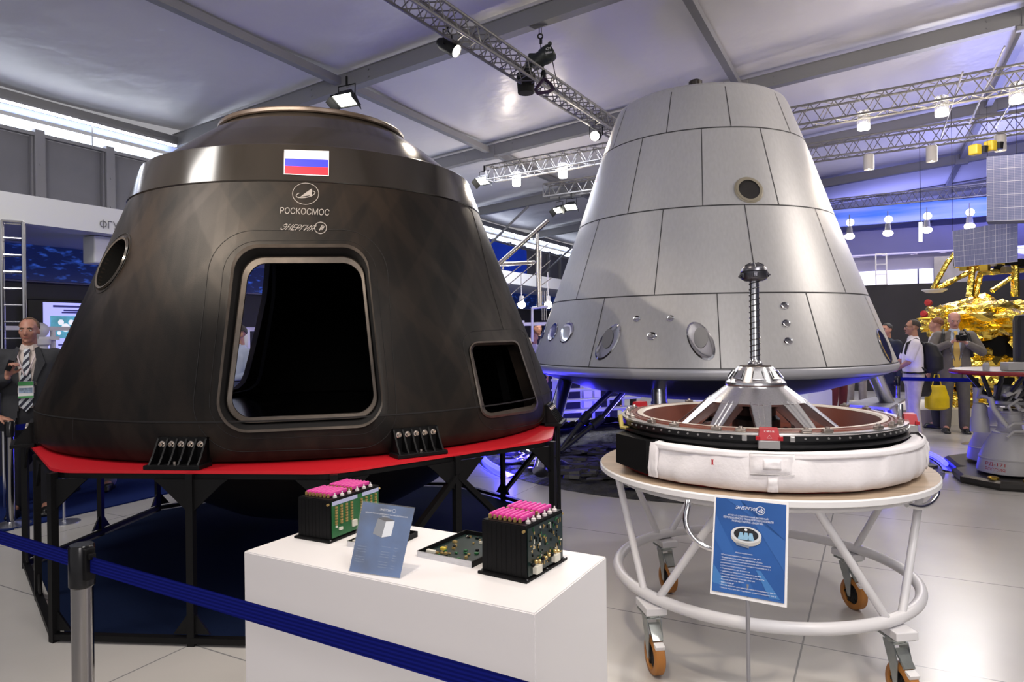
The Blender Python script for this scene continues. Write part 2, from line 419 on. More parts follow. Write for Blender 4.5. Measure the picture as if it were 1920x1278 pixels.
mb = MB(); p = 6.42
mb.prism([wl(p, -6, .002), wl(9.0, -6, .002), wl(9.0, 30, .002), wl(p, 30, .002)], (0, 0, .012)); tag(mb.build('stand_carpet', mat('royal_blue_carpet', (.010, .022, .11), .95, bump=(250, .4), spec=.1), at_=wl(8, 5, 0)), 'royal blue carpet of the stand along the tent wall', 'carpet')
# steel lattice column
def lattice(name, label, cat, a, b, s, step, r=.022, sq=4, group=None, up=(0, 0, 1), m=None, parts=True, spin=0.):
    a = Vector(a); b = Vector(b); t = (b-a); L = t.length; t.normalize(); up = Vector(up)
    if abs(t.dot(up)) > .95: up = DV.copy()
    x = t.cross(up).normalized(); y = x.cross(t)
    if spin: x, y = x*math.cos(spin)+y*math.sin(spin), y*math.cos(spin)-x*math.sin(spin)
    h = s/2; cs = [x*-h+y*-h, x*h+y*-h, x*h+y*h, x*-h+y*h] if sq == 4 else [x*-h+y*h, x*h+y*h, y*-h]
    o = thing(name, label, cat, a, group); n = max(1, round(L/step))
    for c in cs:
        q = MB(); q.tube([a+c, b+c], r, 8); q.build('chord', m or M_truss, o, smooth=1)
    q = MB(); w = len(cs)
    for i in range(n):
        for k in range(w):
            c0 = cs[k]; c1 = cs[(k+1) % w]; p0 = a+t*(L*i/n); p1 = a+t*(L*(i+.5)/n); p2 = a+t*(L*(i+1)/n)
            if cat == 'column':
                q.tube([p0+c0, p0+c1], r*.42, 5, caps=False)
            else:
                q.tube([p0+c0, p1+c1], r*.42, 5, caps=False); q.tube([p1+c1, p2+c0], r*.42, 5, caps=False)
    for e in (a, b):
        for k in range(w): q.tube([e+cs[k], e+cs[(k+1) % w]], r*.6, 6)
    q.build('lacing', m or M_truss, o)
    return o
Bp = onwall(27, 700, 7.34); Bp.z = .016; Tp = Vector((Bp.x, Bp.y, 2.73))
lattice('lattice_column', 'polished steel lattice column holding up the white fascia behind the speaker', 'column', Bp, Tp, .17, .16, .017, m=M_chrome, spin=.5)
# television
tv = onwall(108, 592, 8.96)
def frame_on(p, u0, v0, px0, py0, px1, py1):
    a = onwall(px0, py0, p); b = onwall(px1, py1, p); return a, b
a = onwall(52, 560, 8.93); w = 1.12; h = .66
tvo = thing('television', 'wall television showing a pale slide with a photo of a spacecraft', 'television', a)
D0 = DV*w
mb = MB(); cc = a+D0*.5-Z*h*.5; mb.box(cc-RV*.03, (.05, w, h), rz(-AZ), .01); mb.build('casing', M_blackg, tvo)
def tvq(u0, v0, u1, v1, off): # u along wall, v down
    q = a+RV*off
    return [q+D0*u0-Z*h*v1, q+D0*u1-Z*h*v1, q+D0*u1-Z*h*v0, q+D0*u0-Z*h*v0]
mb = MB(); mb.add(tvq(.15, .05, .97, .93, 0), [(0, 1, 2, 3)]); scr = mb.build('screen', mat('screen_slide', (.45, .45, .9), .3, emit=.95, ecol=(.42, .43, .95)), tvo)
mb = MB(); mb.add(tvq(.22, .30, .55, .72, .003), [(0, 1, 2, 3)]); mb.build('slide_photo', mat('slide_photo', (.1, .4, .5), .3, emit=.5, ecol=(.12, .42, .55), noise_=(6, .8)), scr)
mb = MB(); R0 = DV.cross(Z)
for (u, v, s) in ((.33, .42, .05), (.44, .42, .05), (.38, .52, .075), (.31, .62, .035), (.46, .62, .035)):
    mb.lathe(a+RV*.006+D0*u-Z*h*v, [(0, 0), (s*.7, .001)], 14, axis=RV)
mb.build('spacecraft_picture', mat('slide_white', (.8, .8, .8), .3, emit=.8, ecol=(.85, .85, .9)), scr)
mb = MB()
for k, (u0, u1, v) in enumerate(((.25, .88, .10), (.36, .80, .18), (.34, .78, .22), (.72, .90, .36), (.30, .95, .83))):
    mb.add(tvq(u0, v, u1, v+(.028 if k else .04), .004), [(0, 1, 2, 3)])
mb.add(tvq(.60, .44, .70, .60, .004), [(0, 1, 2, 3)])
mb.build('slide_lines', mat('slide_ink', (.05, .05, .3), .4, emit=.1, ecol=(.1, .1, .5)), scr)
# white rail with model instruments in front of the television
ml = thing('white_model', 'white instrument model hanging on a long white boom in front of the television', 'model', wl(8.3, 5, 1.6))
mb = MB(); p0 = onwall(-30, 614, 8.3); p1 = onwall(137, 616, 8.3)
mb.bar(p0, p1, .05, .045); mb.build('boom', M_white, ml)
mb = MB(); c = onwall(76, 622, 8.3)
mb.sphere(c+Z*.02, .085, 14, 8); mb.lathe(c-Z*.42, [(.13, 0), (.13, .05), (.07, .09), (.07, .26), (.10, .28), (.10, .34)], 16, capb=True, capt=True); mb.build('instrument', M_white, ml, smooth=1)
mb = MB(); c = onwall(99, 618, 8.3); mb.tube([c, c-Z*.30], .028, 8); mb.box(onwall(88, 634, 8.28), (.1, .22, .04), rz(-AZ)); mb.build('strut', M_white, ml)
for px, pm in ((430, 8.3), (462, 7.75)):
    q = thing('white_model', 'white satellite model on a boom seen through the hatch opening of the dark capsule' if px == 430 else 'white branched antenna model seen through the hatch opening beside the boom', 'model', onwall(px, 640, pm))
    mb = MB(); c = onwall(px, 617, pm)
    if px == 430: mb.bar(onwall(404, 617, 8.3), onwall(478, 617, 8.3), .06, .06)
    mb.tube([c, c-Z*.75], .05, 8); mb.bar(c-Z*.35-DV*.2, c-Z*.25+DV*.3, .04); mb.bar(c-Z*.6-DV*.2, c-Z*.6+DV*.35, .05, .03); mb.build('mast', M_white, q)
    mb = MB(); mb.lathe(c-Z*1.05, [(.12, 0), (.16, .15), (.05, .3)], 14, capb=True, capt=True); mb.build('instrument', M_white, q, smooth=1)
# loudspeaker hanging below the fascia
sp = thing('hanging_loudspeaker', 'white box loudspeaker hanging below the fascia beside the dark capsule', 'loudspeaker', onwall(192, 475, 7.6))
mb = MB(); mb.box(onwall(188, 470, 7.6), (.22, .26, .30), rz(-AZ), .015); mb.build('cabinet', M_fascia, sp)
mb = MB(); q = onwall(188, 470, 7.6)
for s in (-.1, .1): mb.bar(q+DV*s+Z*.14, q+DV*s+Z*.30, .015)
mb.build('bracket', M_post, sp)
# blue screen mounted on the tent wall and the dark one beside it
mb = MB(); a = onwall(880, 440, 10.4); b = onwall(985, 470, 10.4); mb.prism([a, b, Vector((b.x, b.y, onwall(985, 530, 10.4).z)), Vector((a.x, a.y, onwall(985, 530, 10.4).z))], RV*.05)
tag(mb.build('blue_wall_screen', mat('deep_blue_print', (.004, .015, .18), .4, emit=.35, ecol=(.01, .05, .6), noise_=(1.2, .7)), at_=a), 'deep blue picture panel high on the tent wall between the two capsules', 'panel')
# ------------------------------------------------------------------ dark capsule
BC = Vector((-1.594, 5.57, 0))
BPROF = [(1.60, .925), (1.80, .915), (1.86, .925), (1.888, .955), (1.897, 1.0), (1.897, 1.143), (1.886, 1.152), (1.340, 2.558), (1.340, 2.566), (1.346, 2.570), (1.262, 2.808), (1.250, 2.824), (1.228, 2.832)]
def prof_r(prof, z):
    for (r0, z0), (r1, z1) in zip(prof, prof[1:]):
        if z0 <= z <= z1 and z1 > z0: return r0+(r1-r0)*(z-z0)/(z1-z0)
    return prof[-1][0] if z > prof[-1][1] else prof[0][0]
BOUT = [(1.888, .945), (1.897, 1.0), (1.897, 1.143), (1.340, 2.562), (1.346, 2.570), (1.262, 2.808)]
def hitlathe(px, py, C, prof, off=0., far=False):
    r = ray(px, py); D = math.hypot(C.x, C.y)
    def g(Y):
        p = Vector((r[0]*Y, Y, EYE+r[2]*Y)); return math.hypot(p.x-C.x, p.y-C.y)-(prof_r(prof, p.z)+off)
    Yc = (r[0]*C.x+C.y)/(r[0]**2+1)
    if far:
        a, b = Yc, Yc+3.2
    else:
        a, b = max(.5, Yc-3.2), Yc
    N = 90; prev = g(a) if not far else g(b); ya = a if not far else b
    for i in range(1, N+1):
        y = a+(b-a)*i/N if not far else b+(a-b)*i/N
        c = g(y)
        if prev > 0 and c <= 0:
            lo, hi = ya, y
            for _ in range(40):
                m = (lo+hi)/2
                if g(m) > 0: lo = m
                else: hi = m
            p = Vector((r[0]*hi, hi, EYE+r[2]*hi)); return p
        prev = c; ya = y
    p = Vector((r[0]*Yc, Yc, EYE+r[2]*Yc)); d = Vector((p.x-C.x, p.y-C.y, 0)).normalized()*(prof_r(prof, p.z)+off)
    return Vector((C.x+d.x, C.y+d.y, p.z))
def bh(px, py, off=0., far=False): return hitlathe(px, py, BC, BOUT, off, far)
def dens(pts, step=12, closed=True):
    out = []; n = len(pts)
    for i in range(n if closed else n-1):
        a = Vector(pts[i]); b = Vector(pts[(i+1) % n]); k = max(1, int((b-a).length/step))
        for j in range(k): out.append(tuple(a+(b-a)*j/k))
    if not closed: out.append(tuple(pts[-1]))
    return out
def capsule_mat():
    m = mat('dark_composite', (.036, .029, .025), .48, spec=.20); nt = m.node_tree; b = nt.nodes['Principled BSDF']
    tc = nt.nodes.new('ShaderNodeTexCoord')
    def nd(t, **k):
        n = nt.nodes.new(t)
        for a, v in k.items(): setattr(n, a, v)
        return n
    def tape(rot, sc, seed):
        mp = nd('ShaderNodeMapping', vector_type='TEXTURE'); mp.inputs['Location'].default_value = (seed, seed*.7, 0); mp.inputs['Rotation'].default_value = (0, 0, math.radians(rot)); mp.inputs['Scale'].default_value = (1/sc, 1/.35, 1)
        n = nd('ShaderNodeTexNoise'); n.inputs['Scale'].default_value = 1; n.inputs['Detail'].default_value = 2
        nt.links.new(tc.outputs['UV'], mp.inputs[0]); nt.links.new(mp.outputs[0], n.inputs['Vector'])
        r = nd('ShaderNodeMapRange'); r.inputs[1].default_value = .50; r.inputs[2].default_value = .56; nt.links.new(n.outputs[0], r.inputs[0]); return r.outputs[0]
    def add(a, c, k=1.):
        q = nd('ShaderNodeMath', operation='MULTIPLY_ADD'); q.inputs[1].default_value = k; nt.links.new(a, q.inputs[0]); nt.links.new(c, q.inputs[2]); return q.outputs[0]
    n0 = nd('ShaderNodeTexNoise'); n0.inputs['Scale'].default_value = 1.7; n0.inputs['Detail'].default_value = 8; nt.links.new(tc.outputs['UV'], n0.inputs['Vector'])
    s_ = add(tape(40, 5, 1.3), n0.outputs[0], .16); s_ = add(tape(-40, 5, 4.1), s_, .16); s_ = add(tape(8, 9, 7.7), s_, .10)
    cr = nd('ShaderNodeValToRGB'); e = cr.color_ramp.elements; e[0].position = .32; e[0].color = (.0026, .0024, .0025, 1); e[1].position = .92; e[1].color = (.021, .0150, .0112, 1)
    nt.links.new(s_, cr.inputs[0]); nt.links.new(cr.outputs[0], b.inputs['Base Color'])
    rr = nd('ShaderNodeMapRange'); rr.inputs[1].default_value = .3; rr.inputs[2].default_value = .9; rr.inputs[3].default_value = .54; rr.inputs[4].default_value = .42; nt.links.new(s_, rr.inputs[0]); nt.links.new(rr.outputs[0], b.inputs['Roughness'])
    bn = nd('ShaderNodeTexNoise'); bn.inputs['Scale'].default_value = 230; nt.links.new(tc.outputs['UV'], bn.inputs['Vector'])
    h_ = add(s_, bn.outputs[0], .6)
    bp = nd('ShaderNodeBump'); bp.inputs['Strength'].default_value = .16; bp.inputs['Distance'].default_value = .003; nt.links.new(h_, bp.inputs['Height']); nt.links.new(bp.outputs[0], b.inputs['Normal'])
    return m
def wrap_uv(o, C):
    me = o.data; uv = me.uv_layers.new(name='wrap'); org = ORG.get(o.name, Vector())
    for l in me.loops:
        p = me.vertices[l.vertex_index].co+org; a = math.atan2(p.x-C.x, -(p.y-C.y)); uv.data[l.index].uv = (a*1.6, p.z)
M_cap = capsule_mat()
M_capg = mat('glossy_composite', (.018, .015, .0125), .15, coat=.2, spec=.6, noise_=(3, .3, (1, 1, .2)), bump=(120, .05, .002))
M_bronze = mat('bronze_frame', (.082, .066, .054), .45, .3, noise_=(14, .22))
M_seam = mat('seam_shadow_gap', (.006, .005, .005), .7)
cap = thing('black_capsule', 'huge dark brown cone-shaped space capsule with a tricolour flag standing on the red-topped table', 'space capsule', (BC.x, BC.y, .910))
# cut the body shell
W_OUT = rquad([(441, 461), (686, 460), (722, 797), (402, 811)], [50, 50, 50, 55])
W_IN = rquad([(468, 494), (675, 493), (704, 772), (430, 784)], [38, 38, 34, 36])
H_OUT = rquad([(878, 642), (970, 638), (1013, 768), (906, 784)], [16, 14, 16, 20])
H_IN = rquad([(883, 648), (967, 645), (1005, 759), (911, 776)], [10, 10, 10, 14])
def port_pts(C, th, z, rad, prof, n=32, off=0., ry=1.):
    r0 = prof_r(prof, z); r1 = prof_r(prof, z+.05); nrm = Vector((math.cos(th)*.05, math.sin(th)*.05, (r0-r1))).normalized()
    c = C+Vector((r0*math.cos(th), r0*math.sin(th), z)); e1 = Vector((-math.sin(th), math.cos(th), 0)); e2 = nrm.cross(e1)
    return [c+e1*rad*math.cos(2*PI*k/n)+e2*rad*ry*math.sin(2*PI*k/n)+nrm*off for k in range(n)], nrm, c
TH_P = math.radians(230.3)
pc, pn, pcc = port_pts(BC, TH_P, 2.085, .168, BOUT)
BACK = dens([(360, 488), (497, 488), (495, 515), (490, 560), (478, 615), (466, 665), (457, 700), (450, 716), (438, 727), (360, 745)], 14)
def cutter(p_out, p_in): # closed prism between two loops
    n = len(p_out); mb = MB(); mb.add(list(p_out)+list(p_in), [tuple(reversed(range(n))), tuple(range(n, 2*n))]+[(i, (i+1) % n, n+(i+1) % n, n+i) for i in range(n)]); return mb
def ray_loop(pts, off, far=False): return [bh(px, py, off, far) for px, py in pts]
def scaleto(pts, f):   # move points along their view ray
    e = Vector((0, 0, EYE)); return [e+(p-e)*f for p in pts]
cuts = []
for pts in (W_OUT, H_OUT):
    base = ray_loop(dens(pts, 14), 0); ax = sum(base, Vector())/len(base); d = Vector((ax.x-BC.x, ax.y-BC.y, .36*1.5)).normalized()
    cuts.append(cutter([p+d*.25 for p in base], [p-d*.32 for p in base]))
cuts.append(cutter([p+pn*.2 for p in pc], [p-pn*.3 for p in pc]))
bk = ray_loop(BACK, 0, True); ax = sum(bk, Vector())/len(bk); d = Vector((ax.x-BC.x, ax.y-BC.y, 0)).normalized()
cuts.append(cutter([p+d*.5 for p in bk], [p-d*.45 for p in bk]))
TK = .09
shell_prof = [(1.60, .925), (1.80, .912), (1.86, .922), (1.888, .955), (1.897, 1.0), (1.897, 1.143), (1.340, 2.562)]+[(1.25, 2.562), (1.79, 1.143), (1.79, 1.0), (1.60, 1.0)]
def boolcut(mb, cs, name, m, parent, smooth=30):
    o = mb.build(name, m, parent, fixn=True); tmp = []
    for c in cs:
        q = c.build('cut', None, parent, fixn=True); tmp.append(q)
        k = o.modifiers.new('b', 'BOOLEAN'); k.operation = 'DIFFERENCE'; k.solver = 'EXACT'; k.object = q
    dg = bpy.context.evaluated_depsgraph_get(); dg.update()
    me = bpy.data.meshes.new_from_object(o.evaluated_get(dg)); o.modifiers.clear(); o.data = me
    for q in tmp: bpy.data.objects.remove(q)
    me.polygons.foreach_set('use_smooth', [True]*len(me.polygons)); me.set_sharp_from_angle(angle=math.radians(smooth))
    return o
mb = MB(); mb.lathe(BC, shell_prof, 180, closed=True); wrap_uv(boolcut(mb, cuts, 'conical_shell', M_cap, cap), BC)
# dark lining
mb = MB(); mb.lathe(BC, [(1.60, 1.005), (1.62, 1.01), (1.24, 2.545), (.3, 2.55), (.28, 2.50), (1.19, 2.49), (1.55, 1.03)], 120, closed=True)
cin = []
for pts in (W_OUT, H_OUT):
    base = ray_loop(dens(pts, 14), -.1); ax = sum(base, Vector())/len(base); d = Vector((ax.x-BC.x, ax.y-BC.y, .5)).normalized(); cin.append(cutter([p+d*.3 for p in base], [p-d*.45 for p in base]))
cin.append(cutter([p+pn*.2 for p in pc], [p-pn*.5 for p in pc])); d = Vector((ax.x, 0, 0)); cin.append(cuts[3])
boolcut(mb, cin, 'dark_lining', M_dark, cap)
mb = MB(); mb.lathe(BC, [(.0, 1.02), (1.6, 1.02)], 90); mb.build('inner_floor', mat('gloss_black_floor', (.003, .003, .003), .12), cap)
# shoulder ring and top cap
mb = MB(); mb.lathe(BC, [(1.25, 2.560), (1.334, 2.560), (1.340, 2.566), (1.344, 2.572), (1.264, 2.800), (1.258, 2.815), (1.245, 2.825), (1.225, 2.829), (1.17, 2.832), (1.10, 2.832)], 160); mb.build('shoulder_ring', M_capg, cap, smooth=25)
mb = MB(); mb.lathe(BC, [(1.19, 2.828), (1.18, 2.838), (.955, 3.020), (.945, 3.028), (.708, 3.196), (.700, 3.203), (.690, 3.203)], 140); tc_ = mb.build('top_cap', M_capg, cap, smooth=25)
mb = MB(); mb.lathe(BC, [(.690, 3.198), (.718, 3.200), (.726, 3.208), (.726, 3.228), (.718, 3.238), (.655, 3.240), (.640, 3.225), (.60, 3.14), (0, 3.12)], 140); mb.build('rim', mat('brown_rim_lit', (.085, .062, .048), .34, .3), tc_, smooth=25)  # light caught by the lip is put into a lighter brown
# heat shield bowl
mb = MB(); mb.lathe(BC, [(0, .16), (.35, .19), (.70, .30), (1.0, .46), (1.25, .66), (1.38, .82), (1.42, .90), (1.60, .905)], 110); mb.build('heat_shield', M_capg, cap, smooth=60)
def ribbon(pts, w, off, close, name, m, parent, C=BC, hit=bh, raised=None):
    P = [hit(px, py, off) for px, py in dens(pts, 10, close)]
    mb = MB(); mb.tube(P, w, 6, closed=close); return mb.build(name, m, parent, smooth=80)
def ring_strip(outer, inner, name, m, parent, smooth=30, n=None):
    N = len(outer); mb = MB(); mb.add(list(outer)+list(inner), [(i, (i+1) % N, N+(i+1) % N, N+i) for i in range(N)]); return mb.build(name, m, parent, smooth=smooth)
# window: raised rim, dark reveal, inset bronze frame
def lerp_loop(A, B, t): return [(a[0]*(1-t)+b[0]*t, a[1]*(1-t)+b[1]*t) for a, b in zip(A, B)]
LO = rquad([(441, 461), (686, 460), (722, 797), (402, 811)], [50, 50, 50, 55], 10); LI = rquad([(468, 494), (675, 493), (704, 772), (430, 784)], [38, 38, 34, 36], 10)
def dn2(A, B, k=6):
    oa = []; ob = []; n = len(A)
    for i in range(n):
        L = max(1, int(math.hypot(A[i][0]-A[(i+1) % n][0], A[i][1]-A[(i+1) % n][1])/14))
        for j in range(L):
            t = j/L; oa.append(tuple(A[i][q]*(1-t)+A[(i+1) % n][q]*t for q in (0, 1))); ob.append(tuple(B[i][q]*(1-t)+B[(i+1) % n][q]*t for q in (0, 1)))
    return oa, ob
LO, LI = dn2(LO, LI)
win = ring_strip([bh(x, y, .018) for x, y in lerp_loop(LO, LI, -.10)], [bh(x, y, .004) for x, y in lerp_loop(LO, LI, .10)], 'window_frame', M_bronze, cap)
MID = lerp_loop(LO, LI, .60)
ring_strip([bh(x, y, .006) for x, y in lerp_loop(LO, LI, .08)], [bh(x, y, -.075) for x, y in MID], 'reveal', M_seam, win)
R1 = [bh(x, y, -.045) for x, y in MID]; R2 = [bh(x, y, -.055) for x, y in lerp_loop(LO, LI, .66)]; R3 = [bh(x, y, -.065) for x, y in lerp_loop(LO, LI, .97)]; R4 = [bh(x, y, -.13) for x, y in lerp_loop(LO, LI, 1.02)]
N = len(R1); mb = MB(); mb.add([p for R in (R1, R2, R3, R4) for p in R], [(q*N+i, q*N+(i+1) % N, (q+1)*N+(i+1) % N, (q+1)*N+i) for q in range(3) for i in range(N)]); mb.build('inner_frame', M_bronze, win, smooth=30)
LO2, LI2 = dn2(rquad([(878, 642), (970, 638), (1013, 768), (906, 784)], [16, 14, 16, 20], 8), rquad([(883, 648), (967, 645), (1005, 759), (911, 776)], [10, 10, 10, 14], 8))
hf = ring_strip([bh(x, y, .006) for x, y in lerp_loop(LO2, LI2, -.25)], [bh(x, y, .012) for x, y in lerp_loop(LO2, LI2, .25)], 'hatch_frame', M_bronze, cap)
ring_strip([bh(x, y, .012) for x, y in lerp_loop(LO2, LI2, .25)], [bh(x, y, -.03) for x, y in lerp_loop(LO2, LI2, 1.05)], 'bevel', M_bronze, hf)
# porthole
o1, nn, cc = port_pts(BC, TH_P, 2.085, .192, BOUT, 48, .002); o2 = port_pts(BC, TH_P, 2.085, .181, BOUT, 48, .011)[0]; o3 = port_pts(BC, TH_P, 2.085, .168, BOUT, 48, .007)[0]; o4 = port_pts(BC, TH_P, 2.085, .166, BOUT, 48, -.10)[0]
pr = ring_strip(o1, o2, 'porthole_ring', M_capg, cap)
ring_strip(o2, o3, 'lip', M_bronze, pr); ring_strip(o3, o4, 'tube', M_dark, pr)
mb = MB(); mb.tube(port_pts(BC, TH_P, 2.085, .212, BOUT, 48, .001)[0], .0022, 6, closed=True); mb.build('panel_joint', M_seam, cap)
# joint lines
def seam_pts(pts, close=False, w=.0022, C=BC, hit=bh, parent=cap): return ribbon(pts, w, .0005, close, 'panel_joint', M_seam, parent, hit=hit)
mb = MB(); mb.lathe(BC, [(1.8995, 1.140), (1.899, 1.149)], 180); mb.build('panel_joint', M_seam, cap)
seam_pts(rquad([(398, 432), (722, 430), (748, 838), (352, 850)], [88, 88, 70, 90], 8), True)
seam_pts(rquad([(424, 452), (700, 449), (736, 812), (384, 826)], [66, 66, 62, 70], 8), True, .0016)
seam_pts([(883, 388), (900, 448), (922, 540), (944, 618)], False)
seam_pts(rquad([(862, 622), (982, 615), (1028, 790), (905, 812)], [24, 22, 26, 40], 8), True, .0016)
seam_pts([(137, 784), (137, 826)], False); 
# flag and markings
def surfpatch(q, nu, nv, off, name, m, parent, hit=bh):
    tl, tr, br, bl = [Vector(c) for c in q]; P = []
    for i in range(nv+1):
        v = i/nv; row = []
        for j in range(nu+1):
            u = j/nu; p = (tl*(1-u)+tr*u)*(1-v)+(bl*(1-u)+br*u)*v; row.append(hit(p.x, p.y, off))
        P.append(row)
    mb = MB(); mb.grid(P); return mb.build(name, m, parent, smooth=60)
FQ = [(533, 280.5), (617, 283), (616.5, 330), (532, 326.5)]
def sub(q, u0, v0, u1, v1):
    tl, tr, br, bl = [Vector(c) for c in q]
    g = lambda u, v: tuple((tl*(1-u)+tr*u)*(1-v)+(bl*(1-u)+br*u)*v)
    return [g(u0, v0), g(u1, v0), g(u1, v1), g(u0, v1)]
fl = surfpatch(FQ, 10, 2, .003, 'flag', mat('flag_white', (.85, .83, .86), .35), cap)
surfpatch(sub(FQ, .015, .35, .985, .655), 10, 2, .0045, 'blue_stripe', mat('flag_blue', (.045, .05, .62), .35), fl)
surfpatch(sub(FQ, .015, .655, .985, .965), 10, 2, .0045, 'red_stripe', mat('flag_red', (.72, .03, .05), .35), fl)
M_mark = mat('grey_marking', (.24, .22, .21), .5)
def surftext(body, q, hit, off, m, parent, italic=0, bold=0, name='lettering'):
    tl, tr, br, bl = [Vector(c) for c in q]; mb = MB()
    def f(u, v):
        p = (bl*(1-u)+br*u)*(1-v)+(tl*(1-u)+tr*u)*v; return hit(p.x, p.y, off)
    put_text(mb, body, f, italic, bold); return mb.build(name, m, parent)
surftext('РОСКОСМОС', [(526, 388), (618, 392), (617, 404), (525, 400)], bh, .003, M_mark, cap, 0, 0)
surftext('ЭНЕРГИЯ', [(531, 419), (594, 422.5), (588, 433.5), (525, 430.5)], bh, .003, M_mark, cap, .35, 0)
def surfring(cx, cy, rx, ry, w, hit, m, parent, name='emblem', a0=0, a1=360, off=.003, rot=0):
    o_ = []; i_ = []
    for k in range(33):
        a = math.radians(a0+(a1-a0)*k/32); c, s = math.cos(a), math.sin(a); cr, sr = math.cos(rot), math.sin(rot)
        for L, q in ((o_, 1), (i_, 0)):
            x = (rx+w*q)*c; y = (ry+w*q)*s; L.append(hit(cx+x*cr-y*sr, cy+x*sr+y*cr, off))
    mb = MB(); mb.add(o_+i_, [(i, i+1, 34+i, 33+i) for i in range(32)]); return mb.build(name, m, parent)
em = surfring(573, 363, 24, 19.5, 1.1, bh, M_mark, cap)
def surfpoly(pts, hit, m, parent, name, off=.003):
    mb = MB(); mb.add([hit(x, y, off) for x, y in pts], [tuple(range(len(pts)))]); return mb.build(name, m, parent)
surfpoly([(585, 353), (584.5, 369), (580, 366), (564, 369), (558, 373), (573, 361)], bh, M_mark, em, 'arrowhead')
surfring(573, 364, 17, 5.0, 1.6, bh, M_mark, em, 'orbit', -40, 230, rot=-.18)
em = surfring(601, 427, 10.5, 10, 1.3, bh, M_mark, cap)
for k in range(3): surfpoly([(598+k*2.6, 431-k*.5), (604+k*2, 421+k*1.2), (605+k*2, 422+k*1.2), (599.4+k*2.6, 432-k*.5)], bh, M_mark, em, 'stroke')
# bolted mounting brackets around the rim
M_bolt = mat('bolt_steel', (.70, .62, .55), .25, 1)
for k in range(8):
    th = math.radians([264.5, 302.5, 349, 34, 79, 124, 169, 214][k]); er = Vector((math.cos(th), math.sin(th), 0)); et = Vector((-er.y, er.x, 0)); R = Matrix((et, er, Z)).transposed()
    p = BC+er*1.90+Vector((0, 0, .910))
    mb = MB(); mb.box(p+er*.055+Z*.011, (.31, .13, .022), R, .003)
    for j in range(6):
        q = p+et*(-.135+.054*j)
        mb.prism([q-et*.005-er*.03+Z*.022, q-et*.005+er*.10+Z*.022, q-et*.005+er*.07+Z*.06, q-et*.005+er*.012+Z*.155, q-et*.005-er*.03+Z*.155], et*.010)
    mb.box(p+er*.006+Z*.085, (.28, .02, .14), R)
    br = mb.build('rim_bracket', M_blackp, cap)
    for j in range(5):
        q = p+et*(-.108+.054*j)+er*.016+Z*.120
        mb = MB(); mb.lathe(q, [(.017, 0), (.017, .008), (.011, .010), (.011, .024), (.007, .024), (.005, .014), (0, .014)], 16, axis=er); mb.build('bolt', M_bolt, br, smooth=30)
    if k < 2:
        mb = MB(); mb.lathe(p+er*.085+Z*.022, [(.009, 0), (.009, .016), (0, .018)], 10); mb.build('bolt', M_bolt, br)
# small spheres added as bolt reflections seen through the window
for j, px in enumerate((480, 491, 501, 511, 521)):
    q = bh(px, 738, -.34, True)
    mb = MB(); mb.sphere(q, .012, 10, 6); mb.build('bolt_reflection', M_bolt, cap)

# ------------------------------------------------------------------ red-topped steel table under the dark capsule
TC_ = Vector((-1.52, 5.39, 0)); RO = 2.03
tb = thing('octagonal_table', 'black steel octagonal table with a glossy red top carrying the dark capsule', 'table', (TC_.x, TC_.y, 0))
def octa(R, n=8, rot=-5, rad=0., C=TC_):
    pts = [(C.x+R*math.cos(math.radians(22.5+45*k+rot)), C.y+R*math.sin(math.radians(22.5+45*k+rot))) for k in range(8)]
    return rquad(pts, rad, 8) if rad else pts
def slab(outer, inner, z0, z1, name, m, parent):
    n = len(outer); mb = MB(); V = [Vector((x, y, z)) for z in (z0, z1) for L in (outer, inner) for x, y in L]
    F = []
    for i in range(n):
        j = (i+1) % n; F += [(i, j, 2*n+j, 2*n+i), (n+j, n+i, 3*n+i, 3*n+j), (2*n+i, 2*n+j, 3*n+j, 3*n+i), (j, i, n+i, n+j)]
    mb.add(V, F); return mb.build(name, m, parent)
OUT = octa(RO-.03, rad=.30); INN = []
for x, y in OUT:
    d = Vector((x-BC.x, y-BC.y)).normalized()*1.70; INN.append((BC.x+d.x, BC.y+d.y))
slab(OUT, INN, .892, .908, 'table_top', M_red, tb)
slab(octa(RO-.04, rad=.25), [(a*1.0, b) for a, b in [(TC_.x+(x-TC_.x)*.955, TC_.y+(y-TC_.y)*.955) for x, y in octa(RO-.04, rad=.25)]], .862, .892, 'apron_rail', M_blackp, tb)
O8 = octa(RO-.03); B8 = octa(RO-.03)
mb = MB()
for k in range(8):
    a = Vector((*O8[k], .03)); b = Vector((*O8[(k+1) % 8], .03)); mb.bar(a, b, .04, .03)
mb.build('base_rail', M_blackp, tb)
